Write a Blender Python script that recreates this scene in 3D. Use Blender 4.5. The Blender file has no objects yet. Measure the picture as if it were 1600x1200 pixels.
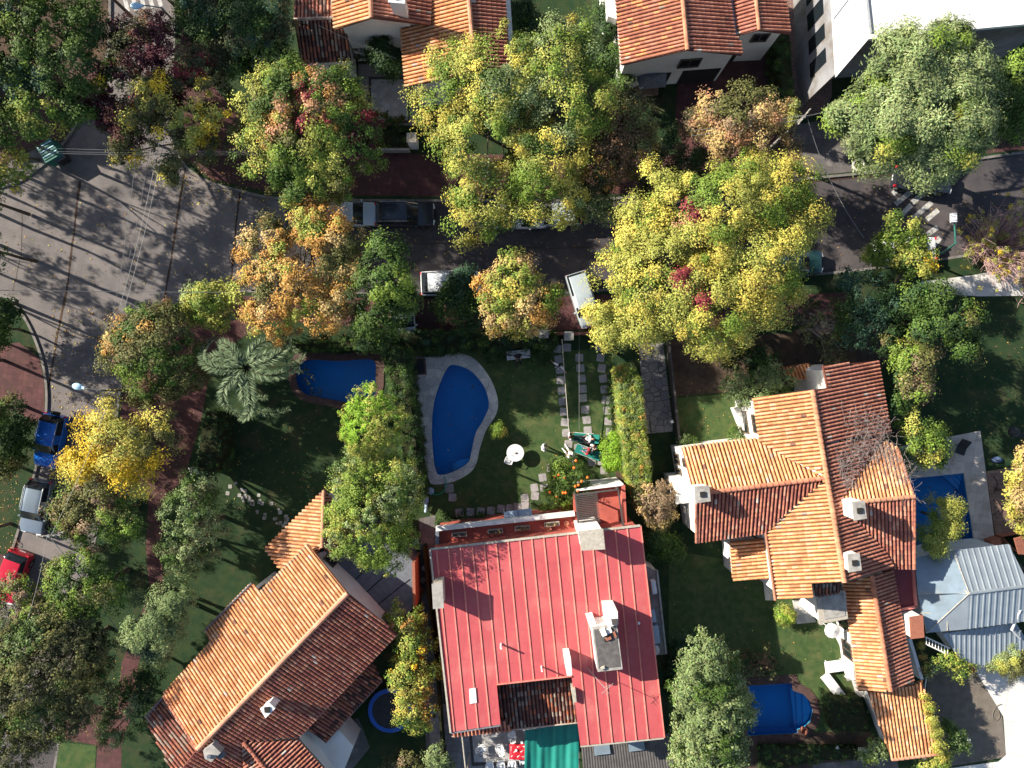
import bpy, math, random
import numpy as np
from mathutils import Vector, Matrix
from mathutils.geometry import tessellate_polygon
rnd = random.Random(7)
R = math.radians
# ------------------------------------------------------------ camera, sky, sun
H, F = 58.0, 1218.0
sc = bpy.context.scene
col = sc.collection
cam_d = bpy.data.cameras.new('camera'); cam = bpy.data.objects.new('camera', cam_d)
col.objects.link(cam); cam.location = (0, 0, H)
cam_d.sensor_width = 36; cam_d.lens = 36*F/1600; cam_d.clip_end = 2000; cam_d.clip_start = 1
sc.camera = cam
SEL, SAZ = R(28.5), R(23)             # sun height; shadows run right and slightly down
sdir = Vector((math.cos(SAZ)*math.cos(SEL), -math.sin(SAZ)*math.cos(SEL), -math.sin(SEL)))
w = bpy.data.worlds.new('World'); sc.world = w; w.use_nodes = True
nt = w.node_tree; bg = nt.nodes['Background']
sky = nt.nodes.new('ShaderNodeTexSky'); sky.sky_type = 'NISHITA'; sky.sun_disc = False
sky.sun_elevation = SEL; sky.sun_rotation = math.atan2(-sdir.x, -sdir.y)
nt.links.new(sky.outputs[0], bg.inputs[0]); bg.inputs[1].default_value = 0.08
sl = bpy.data.lights.new('sun', 'SUN'); sl.energy = 5.0; sl.angle = R(0.5); sl.color = (1, .925, .80)
so = bpy.data.objects.new('sun', sl); col.objects.link(so); so.location = (-40, 20, 60)
so.rotation_euler = sdir.to_track_quat('-Z', 'Y').to_euler()
vs = sc.view_settings; vs.view_transform = 'Standard'; vs.look = 'None'; vs.gamma = 1; vs.exposure = 1.25
# ------------------------------------------------------------ geometry helpers
def P(px, py, z=0.0):
    k = (H-z)/F
    return Vector(((px-800)*k, (600-py)*k, z))
def P2(px, py, z=0.0):
    p = P(px, py, z); return (p.x, p.y)
class Plane:
    def __init__(s, a, b, c):
        a, b, c = P(*a), P(*b), P(*c)
        s.p = a; s.n = (b-a).cross(c-a).normalized()
        if s.n.z < 0: s.n = -s.n
    def hit(s, px, py, lift=0.0):
        o = Vector((0, 0, H)); d = Vector(((px-800)/F, (600-py)/F, -1.0))
        t = (s.p+s.n*lift-o).dot(s.n)/d.dot(s.n)
        return o+d*t
class MB:
    def __init__(s): s.v = []; s.f = []; s.c = []
    def add(s, vs, fs, c=None):
        b = len(s.v); s.v += [tuple(v) for v in vs]
        for f in fs: s.f.append([i+b for i in f]); s.c.append(c)
        return s
    def box(s, c, size, rz=0.0, col=None, taper=1.0):
        cx, cy, cz = c; x, y, z = size[0]/2, size[1]/2, size[2]/2
        ca, sa = math.cos(rz), math.sin(rz); vs = []
        for k, t in ((-1, 1), (1, taper)):
            for a, b in ((-1, -1), (1, -1), (1, 1), (-1, 1)):
                X, Y = a*x*t, b*y*t
                vs.append((cx+X*ca-Y*sa, cy+X*sa+Y*ca, cz+k*z))
        return s.add(vs, [(3, 2, 1, 0), (4, 5, 6, 7), (0, 1, 5, 4), (1, 2, 6, 5), (2, 3, 7, 6), (3, 0, 4, 7)], col)
    def prism(s, poly, z0, z1, col=None, holes=None, bottom=False, hz0=None):
        poly = [(p[0], p[1]) for p in poly]
        loops = [poly]+[[(p[0], p[1]) for p in h] for h in (holes or [])]
        flat = [p for l in loops for p in l]; n = len(flat)
        tris = tessellate_polygon([[Vector((p[0], p[1], 0)) for p in l] for l in loops])
        vs = [(p[0], p[1], z1) for p in flat]+[(p[0], p[1], z0) for p in flat]
        fs = []
        for t in tris:
            a, b, c = [Vector(flat[i]) for i in t]
            t = tuple(t)
            if (b-a).x*(c-a).y-(b-a).y*(c-a).x < 0: t = t[::-1]
            fs.append(t)
            if bottom: fs.append(tuple(i+n for i in t[::-1]))
        if z1 > z0:
            o = 0
            for l in loops:
                m = len(l)
                for i in range(m):
                    j = (i+1) % m
                    fs.append((o+i, o+j, n+o+j, n+o+i))
                o += m
        return s.add(vs, fs, col)
    def tube(s, pts, rad, n=6, col=None, cap=True):
        pts = [Vector(p) for p in pts]
        if not isinstance(rad, (list, tuple)): rad = [rad]*len(pts)
        vs = []; up = Vector((0.3, 0.2, 1)).normalized()
        for i, p in enumerate(pts):
            d = (pts[min(i+1, len(pts)-1)]-pts[max(i-1, 0)])
            d = d.normalized() if d.length > 1e-9 else Vector((0, 0, 1))
            a = d.cross(up)
            if a.length < .05: a = d.cross(Vector((1, 0, 0)))
            a.normalize(); b = d.cross(a)
            for k in range(n):
                t = 2*math.pi*k/n
                vs.append(p+(a*math.cos(t)+b*math.sin(t))*rad[i])
        fs = []
        for i in range(len(pts)-1):
            for k in range(n):
                k2 = (k+1) % n
                fs.append((i*n+k, i*n+k2, (i+1)*n+k2, (i+1)*n+k))
        if cap:
            fs.append(tuple(range(n))[::-1]); fs.append(tuple((len(pts)-1)*n+k for k in range(n)))
        return s.add(vs, fs, col)
    def lathe(s, prof, c=(0, 0, 0), n=24, col=None, sx=1, sy=1):
        vs = []; m = len(prof)
        for k in range(n):
            t = 2*math.pi*k/n
            for r, z in prof: vs.append((c[0]+r*sx*math.cos(t), c[1]+r*sy*math.sin(t), c[2]+z))
        fs = []
        for k in range(n):
            k2 = (k+1) % n
            for i in range(m-1): fs.append((k*m+i, k2*m+i, k2*m+i+1, k*m+i+1))
        return s.add(vs, fs, col)
    def build(s, name, mat, parent=None, smooth=False, base=None, sharp=None):
        me = bpy.data.meshes.new(name)
        off = Vector((0, 0, 0))
        if parent is not None:
            q = parent
            while q is not None:
                if not q.get('_proto'): off += q.location
                q = q.parent
        elif base is not None: off = Vector(base)
        used = sorted({i for f in s.f for i in f}); mp = {k: i for i, k in enumerate(used)}
        if len(used) != len(s.v): s.v = [s.v[i] for i in used]; s.f = [[mp[i] for i in f] for f in s.f]
        vs = [(v[0]-off.x, v[1]-off.y, v[2]-off.z) for v in s.v]
        me.from_pydata(vs, [], s.f)
        if any(c is not None for c in s.c):
            at = me.color_attributes.new('Col', 'FLOAT_COLOR', 'CORNER')
            arr = []
            for f, c in zip(s.f, s.c):
                c = c or (.5, .5, .5); arr += [c[0], c[1], c[2], 1.0]*len(f)
            at.data.foreach_set('color', arr)
        me.materials.append(mat)
        if smooth:
            me.polygons.foreach_set('use_smooth', [True]*len(me.polygons))
            if sharp: me.set_sharp_from_angle(angle=R(sharp))
        me.update()
        o = bpy.data.objects.new(name, me); col.objects.link(o)
        if parent is not None: o.parent = parent
        elif base is not None: o.location = base
        return o
def tag(o, label=None, cat=None, group=None, kind=None):
    if label: o['label'] = label
    if cat: o['category'] = cat
    if group: o['group'] = group
    if kind: o['kind'] = kind
    return o
def thing(name, label, cat, loc=(0, 0, 0), group=None, rz=0.0, proto=False):
    o = bpy.data.objects.new(name, None); col.objects.link(o); o.location = loc; o.rotation_euler = (0, 0, rz)
    o.empty_display_size = .2
    if proto: o['_proto'] = 1
    return tag(o, label, cat, group)
def children(o): return [c for c in bpy.data.objects if c.parent == o]
def copy_tree(o, parent=None):
    c = o.copy(); col.objects.link(c); c.parent = parent
    for ch in children(o): copy_tree(ch, c)
    return c
def place(proto, used, loc, rz, label, group=None):
    o = proto if not used else copy_tree(proto)
    o.location = loc; o.rotation_euler = (0, 0, rz); tag(o, label, None, group)
    return o
def inset(poly, d):
    n = len(poly); out = []
    area = sum(poly[i][0]*poly[(i+1) % n][1]-poly[(i+1) % n][0]*poly[i][1] for i in range(n))
    sg = 1 if area > 0 else -1
    for i in range(n):
        a, b, c = Vector(poly[i-1][:2]), Vector(poly[i][:2]), Vector(poly[(i+1) % n][:2])
        e1 = (b-a).normalized(); e2 = (c-b).normalized()
        n1 = Vector((-e1.y, e1.x))*sg; n2 = Vector((-e2.y, e2.x))*sg
        m = n1+n2
        if m.length < .2: m = n1
        else: m = m.normalized()/max(.45, m.normalized().dot(n1))
        q = b+m*d; out.append((q.x, q.y)+tuple(poly[i][2:]))
    return out
def smooth_poly(pts, n=6):
    out = []; m = len(pts)
    for i in range(m):
        p0, p1, p2, p3 = [Vector(pts[(i+k) % m]) for k in (-1, 0, 1, 2)]
        for k in range(n):
            t = k/n
            out.append(tuple(0.5*((2*p1)+(p2-p0)*t+(2*p0-5*p1+4*p2-p3)*t*t+(3*p1-p0-3*p2+p3)*t**3)))
    return out
def smooth_line(pts, n=6):
    out = []; m = len(pts)
    for i in range(m-1):
        p0, p1, p2, p3 = [Vector(pts[max(0, min(m-1, i+k))]) for k in (-1, 0, 1, 2)]
        for k in range(n):
            t = k/n
            out.append(0.5*((2*p1)+(p2-p0)*t+(2*p0-5*p1+4*p2-p3)*t*t+(3*p1-p0-3*p2+p3)*t**3))
    out.append(Vector(pts[-1]))
    return [tuple(p) for p in out]
# ------------------------------------------------------------ materials
def base_mat(name):
    m = bpy.data.materials.new(name); m.use_nodes = True
    return m, m.node_tree.nodes, m.node_tree.links, m.node_tree.nodes['Principled BSDF']
def noise(N, L, scale, detail=4, rough=.6, coord=None):
    t = N.new('ShaderNodeTexNoise'); t.inputs['Scale'].default_value = scale
    t.inputs['Detail'].default_value = detail; t.inputs['Roughness'].default_value = rough
    L.new(coord, t.inputs['Vector']); return t.outputs['Fac']
def ramp(N, L, fac, a, b, c0=(0, 0, 0, 1), c1=(1, 1, 1, 1)):
    r = N.new('ShaderNodeValToRGB'); r.color_ramp.elements[0].position = a; r.color_ramp.elements[1].position = b
    r.color_ramp.elements[0].color = c0; r.color_ramp.elements[1].color = c1
    L.new(fac, r.inputs[0]); return r.outputs[0]
def mixc(N, L, fac, a, b, mode='MIX'):
    m = N.new('ShaderNodeMix'); m.data_type = 'RGBA'; m.blend_type = mode
    for sock, val in ((m.inputs[0], fac), (m.inputs[6], a), (m.inputs[7], b)):
        if isinstance(val, (float, int)): sock.default_value = val
        elif isinstance(val, tuple): sock.default_value = val if len(val) == 4 else val+(1,)
        else: L.new(val, sock)
    return m.outputs[2]
def M(name, c1, c2=None, scale=3.0, rough=.75, spec=.3, metal=0.0, bump=0.0, bscale=20, dirt=None, dscale=.7, damt=(.45, .7), attr=False, thr=(.35, .65), pattern=None, coat=0):
    m, N, L, b = base_mat(name)
    tc = N.new('ShaderNodeNewGeometry').outputs['Position']
    if attr:
        a = N.new('ShaderNodeAttribute'); a.attribute_name = 'Col'; c = a.outputs['Color']
        if c2: c = mixc(N, L, ramp(N, L, noise(N, L, scale, coord=tc), *thr), c, c2, 'MULTIPLY')
    else:
        c = c1+(1,)
        if c2: c = mixc(N, L, ramp(N, L, noise(N, L, scale, coord=tc), *thr), c1, c2)
        else: c = mixc(N, L, 0.0, c1, c1)
    bumpsrc = None
    if pattern:
        kind, ang, sx, sy, mort, mcol = pattern[:6]
        mp = N.new('ShaderNodeMapping'); mp.inputs['Rotation'].default_value[2] = R(ang)
        L.new(tc, mp.inputs[0])
        if kind == 'brick':
            t = N.new('ShaderNodeTexBrick'); t.inputs['Scale'].default_value = 1.0
            t.inputs['Brick Width'].default_value = sx; t.inputs['Row Height'].default_value = sy
            t.inputs['Mortar Size'].default_value = mort; t.inputs['Mortar Smooth'].default_value = .2
            t.inputs['Color1'].default_value = (1, 1, 1, 1); t.inputs['Color2'].default_value = (.72, .72, .72, 1) if len(pattern) < 7 else (pattern[6],)*3+(1,)
            t.inputs['Mortar'].default_value = tuple(mcol)+(1,)
            if sx == sy: t.offset = 0.0
            L.new(mp.outputs[0], t.inputs[0])
            c = mixc(N, L, 1.0, c, t.outputs['Color'], 'MULTIPLY')
            bumpsrc = t.outputs['Fac']
        else:
            t = N.new('ShaderNodeTexVoronoi'); t.feature = 'DISTANCE_TO_EDGE'; t.inputs['Scale'].default_value = sx
            L.new(mp.outputs[0], t.inputs['Vector'])
            t2 = N.new('ShaderNodeTexVoronoi'); t2.inputs['Scale'].default_value = sx
            L.new(mp.outputs[0], t2.inputs['Vector'])
            bw = N.new('ShaderNodeRGBToBW'); L.new(t2.outputs['Color'], bw.inputs[0])
            c = mixc(N, L, 1.0, c, ramp(N, L, bw.outputs[0], .2, .8, (.80, .80, .82, 1), (1.1, 1.08, 1.02, 1)), 'MULTIPLY')
            c = mixc(N, L, ramp(N, L, t.outputs['Distance'], mort*.4, mort), tuple(mcol), c)
    if dirt:
        c = mixc(N, L, ramp(N, L, noise(N, L, dscale, 6, .65, tc), *damt), c, dirt)
    L.new(c, b.inputs['Base Color'])
    b.inputs['Roughness'].default_value = rough; b.inputs['Specular IOR Level'].default_value = spec
    b.inputs['Metallic'].default_value = metal; b.inputs['Coat Weight'].default_value = coat
    if bump:
        bn = N.new('ShaderNodeBump'); bn.inputs['Strength'].default_value = bump; bn.inputs['Distance'].default_value = .03
        L.new(noise(N, L, bscale, 5, .7, tc), bn.inputs['Height']); L.new(bn.outputs[0], b.inputs['Normal'])
    return m
def leaf_mat(name='leaf', trans=.14):
    m, N, L, b = base_mat(name)
    a = N.new('ShaderNodeAttribute'); a.attribute_name = 'Col'
    L.new(a.outputs['Color'], b.inputs['Base Color']); b.inputs['Roughness'].default_value = .6
    b.inputs['Specular IOR Level'].default_value = .18
    tr = N.new('ShaderNodeBsdfTranslucent'); L.new(a.outputs['Color'], tr.inputs[0])
    mx = N.new('ShaderNodeMixShader'); mx.inputs[0].default_value = trans
    L.new(b.outputs[0], mx.inputs[1]); L.new(tr.outputs[0], mx.inputs[2])
    L.new(mx.outputs[0], N['Material Output'].inputs[0]); return m
def water_mat():
    m, N, L, b = base_mat('pool_water')
    tc = N.new('ShaderNodeNewGeometry').outputs['Position']
    tp = N.new('ShaderNodeBsdfTransparent'); tp.inputs[0].default_value = (.42, .74, .95, 1)
    gl = N.new('ShaderNodeBsdfGlossy'); gl.inputs['Roughness'].default_value = .03
    fr = N.new('ShaderNodeFresnel'); fr.inputs[0].default_value = 1.33
    bn = N.new('ShaderNodeBump'); bn.inputs['Strength'].default_value = .6; bn.inputs['Distance'].default_value = .05
    L.new(noise(N, L, 3.5, 3, .5, tc), bn.inputs['Height'])
    L.new(bn.outputs[0], gl.inputs['Normal']); L.new(bn.outputs[0], fr.inputs['Normal'])
    mx = N.new('ShaderNodeMixShader'); L.new(fr.outputs[0], mx.inputs[0]); L.new(tp.outputs[0], mx.inputs[1]); L.new(gl.outputs[0], mx.inputs[2])
    L.new(mx.outputs[0], N['Material Output'].inputs[0]); return m
LEAF = leaf_mat(); WATER = water_mat()
m_grass = M('grass', (.017, .038, .017), (.032, .050, .020), 1.4, .9, .1, bump=1.0, bscale=26, dirt=(.06, .055, .028), dscale=.6, damt=(.52, .75))
m_grass2 = M('lawn', (.036, .070, .024), (.070, .100, .034), 2.2, .9, .1, bump=1.0, bscale=30, dirt=(.12, .112, .05), dscale=.9, damt=(.5, .8))
m_soil = M('soil', (.075, .055, .042), (.045, .035, .028), 2, .95, .1, bump=.9, bscale=18, dirt=(.11, .07, .045))
m_drysoil = M('dry_soil', (.17, .145, .12), (.13, .11, .09), 2, .95, .1, bump=.8, bscale=25)
m_conc_road = M('concrete_road', (.185, .162, .152), (.135, .122, .12), .6, .9, .2, bump=.5, bscale=30, dirt=(.085, .078, .078), dscale=.45, damt=(.5, .78))
m_asph = M('asphalt', (.075, .066, .068), (.055, .050, .053), 1.2, .9, .2, bump=.6, bscale=50, dirt=(.11, .092, .088), dscale=.35, damt=(.5, .75))
m_tar = M('tar', (.02, .016, .014), (.08, .038, .018), 8, .8, bump=.4)
m_kerb = M('kerb', (.20, .185, .17), (.12, .11, .10), 2, .9, bump=.4)
m_redpave = M('red_paving', (.125, .052, .05), (.085, .038, .038), 1.5, .85, .2, bump=.4, bscale=25, dirt=(.06, .034, .03), pattern=('brick', 8, .4, .4, .015, (.6, .6, .6)))
m_stone = M('stepping_stone_slab', (.34, .31, .30), (.25, .23, .23), 3, .9, bump=.4, dirt=(.14, .14, .10), dscale=2, damt=(.5, .75))
m_greypave = M('grey_paving', (.17, .155, .15), (.12, .11, .11), 1.5, .85, bump=.4, pattern=('brick', 6, .5, .5, .015, (.55, .55, .55)), dirt=(.09, .08, .07))
m_whiteconc = M('pale_concrete', (.68, .65, .60), (.56, .53, .49), .8, .85, bump=.2, pattern=('brick', 12, 2.4, 2.4, .02, (.6, .58, .55), .9), dirt=(.42, .38, .33), dscale=.5, damt=(.6, .85))
m_crazy = M('crazy_paving', (.60, .57, .52), (.50, .48, .44), 1.5, .85, bump=.5, pattern=('vor', 10, 1.9, 0, .022, (.26, .25, .23)))
m_crazyd = M('drive_paving', (.27, .255, .25), (.19, .18, .185), 1.5, .85, bump=.5, pattern=('vor', 10, 1.7, 0, .045, (.055, .05, .045)))
m_trav = M('travertine', (.58, .51, .44), (.48, .42, .37), 1.2, .8, bump=.3, pattern=('brick', 7, .55, .55, .012, (.7, .68, .65)), dirt=(.26, .19, .14), dscale=.9, damt=(.55, .8))
m_brickpave = M('brick_paving', (.20, .12, .10), (.13, .085, .075), 2, .85, bump=.4, pattern=('brick', -6, .5, .17, .02, (1.9, 1.8, 1.7)))
m_patio = M('patio_tile', (.42, .41, .40), (.35, .34, .33), 1.2, .6, bump=.15, pattern=('brick', 40, .42, .42, .012, (.6, .58, .55)))
m_patio2 = M('square_patio_tile', (.30, .275, .26), (.24, .22, .21), 1.2, .7, bump=.15, pattern=('brick', 6, .4, .4, .015, (.5, .48, .45)))
m_darkstone = M('dark_stone', (.07, .062, .058), (.05, .045, .043), 3, .8)
m_wooddeck = M('wood_deck', (.30, .20, .15), (.20, .13, .10), 2, .8, bump=.3, pattern=('brick', 5, 2.4, .25, .012, (.35, .3, .28)))
m_brickc = M('brick_coping', (.11, .062, .052), (.075, .045, .038), 3, .85, bump=.5, pattern=('brick', 12, .25, .12, .012, (.5, .45, .4)))
m_white = M('white_wall', (.74, .72, .68), (.66, .64, .60), .9, .9, .2, bump=.15, dirt=(.45, .42, .37), dscale=.8, damt=(.6, .9))
m_wwhite = M('white_roof', (.82, .81, .79), (.74, .73, .71), .5, .8, .2, bump=.1, dirt=(.55, .54, .52), dscale=.4, damt=(.62, .85))
m_grey = M('grey_wall', (.24, .24, .25), (.18, .18, .19), 1, .9, bump=.2, dirt=(.14, .12, .10))
m_conc = M('roof_concrete', (.36, .34, .31), (.24, .225, .205), 2.2, .9, bump=.4, bscale=30, dirt=(.12, .11, .10), dscale=1.5, damt=(.55, .8))
m_bitumen = M('bitumen', (.12, .11, .105), (.075, .07, .068), 4, .85, bump=.5, bscale=60, dirt=(.22, .20, .19), dscale=2.5, damt=(.6, .8))
m_redroof = M('red_metal_roof', (.44, .085, .090), (.38, .068, .075), .9, .6, .3, bump=.18, bscale=9, dirt=(.56, .20, .17), dscale=.45, damt=(.50, .90), pattern=('brick', 6.3, .83, 2.3, .012, (.80, .78, .78), .93))
m_redseam = M('red_seam', (.62, .22, .17), (.54, .16, .13), 2, .55)  # paler than the roof: the seams' highlight is put into the colour
m_redfloor = M('red_terrace_floor', (.42, .105, .075), (.34, .08, .06), 1.2, .8, bump=.2, dirt=(.25, .06, .05), dscale=1.1, damt=(.55, .8))
m_darkred = M('dark_red_roof', (.20, .04, .045), (.15, .035, .04), 1, .7)
m_tile = M('clay_tile', None, (.74, .68, .64), .9, .8, .25, attr=True, bump=.3, bscale=25, thr=(.35, .7), dirt=(.14, .085, .065), dscale=2.4, damt=(.62, .9))
m_tilecap = M('ridge_tile', (.50, .20, .11), (.40, .15, .085), 4, .8, bump=.3)
m_glass = M('dark_glass', (.012, .016, .02), None, rough=.08, spec=.6)
m_black = M('black_plastic', (.015, .015, .016), (.03, .03, .03), 5, .6)
m_rubber = M('rubber', (.018, .018, .018), None, rough=.85)
m_metal = M('galvanised_metal', (.34, .35, .36), (.25, .26, .27), 4, .45, .5, .6)
m_greyroof = M('grey_metal_roof', (.29, .33, .36), (.23, .265, .295), .8, .4, .5, .35, bump=.1, dirt=(.24, .26, .28), dscale=.7, damt=(.55, .85))
m_polycarb = M('clear_roof_sheet', (.19, .25, .30), (.15, .19, .22), 1.2, .35, .5, dirt=(.34, .32, .28), dscale=.6, damt=(.6, .85))  # darkened and blued: shadow of the nearby chimney and house put into the colour
m_corr = M('dark_corrugated_sheet', (.10, .09, .085), (.065, .06, .058), 2, .8, bump=.2)
m_teal = M('teal_canvas', (.010, .19, .15), (.010, .155, .12), 1, .6, .3, bump=.1, bscale=3)
m_plast = M('white_plastic', (.68, .68, .67), (.60, .60, .59), 6, .45, .4)
m_bark = M('bark', (.13, .10, .075), (.07, .055, .042), 8, .95, .1, bump=.8, bscale=12)
m_twig = M('twig', (.46, .31, .28), (.34, .21, .19), 6, .9, .1)
m_greytwig = M('grey_twig', (.30, .25, .23), (.20, .165, .15), 6, .9, .1)
m_core = M('dark_core', (.018, .024, .012), (.03, .03, .015), 4, .95, .05, bump=1, bscale=10)
m_pole = M('weathered_pole', (.22, .21, .19), (.15, .14, .13), 6, .85)
m_wire = M('wire', (.10, .10, .10), None, rough=.6)
m_paleire = M('pale_wire', (.22, .22, .21), None, rough=.6)
m_lampblue = M('pale_blue_lamp_shell', (.42, .62, .75), None, rough=.4)
m_greenpaint = M('green_paint', (.03, .16, .12), (.02, .11, .09), 5, .5)
m_bluepool = M('pool_lining', (.03, .40, .66), (.026, .36, .60), 1.0, .6)
m_bluepool2 = M('pale_pool_step', (.14, .55, .78), None, rough=.6)
m_blue = M('blue_pad', (.02, .10, .42), (.015, .08, .34), 3, .5)
m_orange = M('orange_fruit', (.75, .16, .02), None, rough=.5)
m_red = M('red_cloth', (.55, .015, .03), (.42, .01, .02), 5, .8)
m_skin = M('skin', (.42, .24, .17), None, rough=.6)
m_hair = M('dark_hair', (.018, .012, .01), None, rough=.6)
m_redhair = M('reddish_hair', (.09, .03, .02), None, rough=.6)
m_cloth_w = M('white_cloth', (.72, .70, .68), (.62, .60, .60), 9, .9)
m_cloth_d = M('dark_cloth', (.02, .024, .035), (.03, .034, .045), 9, .9)
m_cloth_r = M('crimson_cloth', (.38, .02, .04), (.28, .015, .03), 9, .9)
m_cloth_b = M('denim_cloth', (.05, .08, .16), (.08, .12, .2), 9, .9)
m_terra = M('terracotta', (.32, .12, .07), (.24, .09, .06), 6, .85)
m_lead = M('flashing', (.14, .155, .18), (.10, .11, .13), 4, .6, .4)
m_paint = M('road_paint', (.50, .49, .46), (.36, .35, .33), 5, .85, dirt=(.16, .14, .13), dscale=3, damt=(.5, .7))
m_hose = M('green_hose', (.02, .35, .22), None, rough=.5)
m_pottery = M('concrete_planter', (.42, .38, .32), (.3, .27, .22), 6, .9)
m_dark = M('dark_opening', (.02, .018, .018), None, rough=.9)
m_bluegrey = M('pale_blue_cloth', (.35, .45, .55), None, rough=.8)

# ------------------------------------------------------------ ground, roads, pavements
def px_poly(pts, z=0.0): return [P2(x, y, z) for x, y in pts]
def struct(name, mb, mat): return tag(mb.build(name, mat), kind='structure')
POOL_A = smooth_poly([(708, 569), (735, 578), (757, 603), (765, 632), (757, 655), (744, 678), (738, 705), (733, 722), (715, 735), (690, 743), (680, 735), (675, 700), (674, 660), (678, 625), (688, 595), (697, 577)])
POOL_B = smooth_poly([(478, 562), (530, 563), (583, 562), (588, 590), (587, 618), (565, 622), (545, 629), (510, 624), (476, 616), (463, 598), (465, 575)])
POOL_C = [(1167, 1070), (1238, 1066), (1240, 1078), (1255, 1083), (1266, 1095), (1271, 1110), (1267, 1128), (1256, 1138), (1247, 1141), (1247, 1147), (1166, 1151)]
POOL_D = [(1400, 749), (1506, 738), (1525, 862), (1415, 880)]
POOLS = {'A': POOL_A, 'B': POOL_B, 'C': POOL_C, 'D': POOL_D}
hw = {k: px_poly(v, .1) for k, v in POOLS.items()}
g = MB(); g.prism([(-600, -600), (600, -600), (600, 600), (-600, 600)], 0, 0, holes=list(hw.values()))
struct('ground', g, m_soil)
K_NW = [(170, -90), (170, 60), (152, 148), (124, 187), (92, 232), (52, 268), (0, 292), (-160, 312)]
K_NE = [(272, -90), (272, 30), (272, 200), (283, 250), (318, 280), (375, 298), (440, 310), (600, 313), (800, 313), (960, 310), (1220, 283), (1400, 265), (1600, 238), (1760, 220)]
K_SW = [(-160, 452), (0, 462), (25, 478), (50, 520), (68, 575), (72, 640), (58, 722), (28, 830), (0, 915), (-30, 1020), (-75, 1290)]
K_SE = [(70, 1290), (98, 1122), (118, 1000), (140, 880), (162, 780), (178, 690), (186, 620), (200, 560), (235, 500), (290, 468), (380, 455), (600, 458), (760, 462), (960, 452), (1235, 432), (1400, 415), (1600, 386), (1760, 366)]
K = {k: smooth_line(v, 5) for k, v in (('NW', K_NW), ('NE', K_NE), ('SW', K_SW), ('SE', K_SE))}
ZL = .12
def line_w(k, z=ZL): return [P2(x, y, z) for x, y in K[k]]
def land(k, extra, name, mat, holes=None):
    pts = line_w(k)+[P2(x, y, ZL) for x, y in extra]
    mb = MB().prism(pts, .0, ZL, holes=holes); struct(name, mb, mat)
land('NW', [(-700, 312), (-700, -500), (170, -500)], 'northwest_verge', m_soil)
land('NE', [(2400, 150), (2400, -600), (272, -600)], 'north_block', m_grass)
land('SW', [(-75, 1700), (-800, 1700), (-800, 440)], 'west_block', m_grass)
land('SE', [(2400, 330), (2400, 1900), (20, 1900)], 'south_block', m_grass, list(hw.values()))
road = MB().prism([P2(x, y) for x, y in [(-800, -500), (2400, -500), (2400, 1900), (-800, 1900)]], .004, .004, holes=list(hw.values())); struct('road', road, m_asph)
cr = MB().prism([P2(x, y) for x, y in [(-800, 230), (160, 150), (160, -500), (290, -500), (290, 200), (445, 290), (448, 470), (200, 520), (205, 640), (130, 900), (-100, 1400), (-350, 1400), (-20, 860), (60, 640), (10, 470), (-800, 470)]], .008, .008)
struct('concrete_crossing', cr, m_conc_road)
def kerb(k, name):
    ln = [Vector(p) for p in line_w(k)]; vs = []
    mb = MB()
    for i, p in enumerate(ln):
        d = (ln[min(i+1, len(ln)-1)]-ln[max(0, i-1)]).normalized(); n = Vector((-d.y, d.x))*.09
        vs += [(p.x+n.x, p.y+n.y, 0), (p.x+n.x, p.y+n.y, ZL+.012), (p.x-n.x, p.y-n.y, ZL+.012), (p.x-n.x, p.y-n.y, 0)]
    fs = [(i*4+a, i*4+a+1, i*4+a+5, i*4+a+4) for i in range(len(ln)-1) for a in range(3)]
    mb.add(vs, fs); tag(mb.build(name, m_kerb), kind='structure')
for k in K: kerb(k, 'kerb')
def strip(pts, wd, z, mb):
    ln = [P(x, y, z) for x, y in pts]; vs = []
    for i, p in enumerate(ln):
        d = (ln[min(i+1, len(ln)-1)]-ln[max(0, i-1)]); d.z = 0; d.normalize(); n = Vector((-d.y, d.x, 0))*wd/2*rnd.uniform(.6, 1.3)
        vs += [p+n, p-n]
    mb.add(vs, [(i*2, i*2+1, i*2+3, i*2+2) for i in range(len(ln)-1)])
def wob(a, b, n=14, amp=1.0): return [(a[0]+(b[0]-a[0])*i/n+rnd.uniform(-amp, amp)*.5, a[1]+(b[1]-a[1])*i/n+rnd.uniform(-amp, amp)*.3) for i in range(n+1)]
mb = MB()
for ln, wd in (([(125, 283), (118, 340), (105, 450), (90, 520), (75, 610), (70, 650)], .17), ([(292, 250), (280, 320), (268, 400), (255, 482)], .14), ([(376, 290), (370, 340), (365, 400), (360, 450)], .13),
               ([(290, 270), (330, 284), (375, 298), (400, 306)], .10), ([(35, 330), (33, 400), (20, 455)], .05), ([(125, 525), (160, 528), (200, 532)], .05), ([(560, 385), (700, 380), (860, 388), (960, 385)], .05), ([(1210, 290), (1300, 281), (1400, 272)], .12), ([(200, 640), (230, 700), (235, 720)], .05)):
    pts = []
    for i in range(len(ln)-1): pts += wob(ln[i], ln[i+1], 8)
    strip(pts, wd, .012, mb)
struct('road_joints', mb, m_tar)
def bars(lst, wd, name, z=.012):
    mb = MB()
    for a, b in lst:
        A, B = P(a[0], a[1], z), P(b[0], b[1], z); d = (B-A).normalized(); n = Vector((-d.y, d.x, 0))*wd/2
        mb.add([A+n, A-n, B-n, B+n], [(0, 1, 2, 3)])
    struct(name, mb, m_paint)
bars([((1395, 303), (1412, 288)), ((1399, 319), (1441, 285)), ((1425, 317), (1453, 293)), ((1407, 337), (1424, 320)), ((1425, 343), (1456, 316)), ((1448, 343), (1466, 328)), ((1448, 367), (1465, 355)), ((1460, 383), (1469, 371))], .38, 'crossing_bars')
bars([((192+i*13, -14), (200+i*13, 18-i*2)) for i in range(5)], .3, 'zebra_bars')
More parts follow.
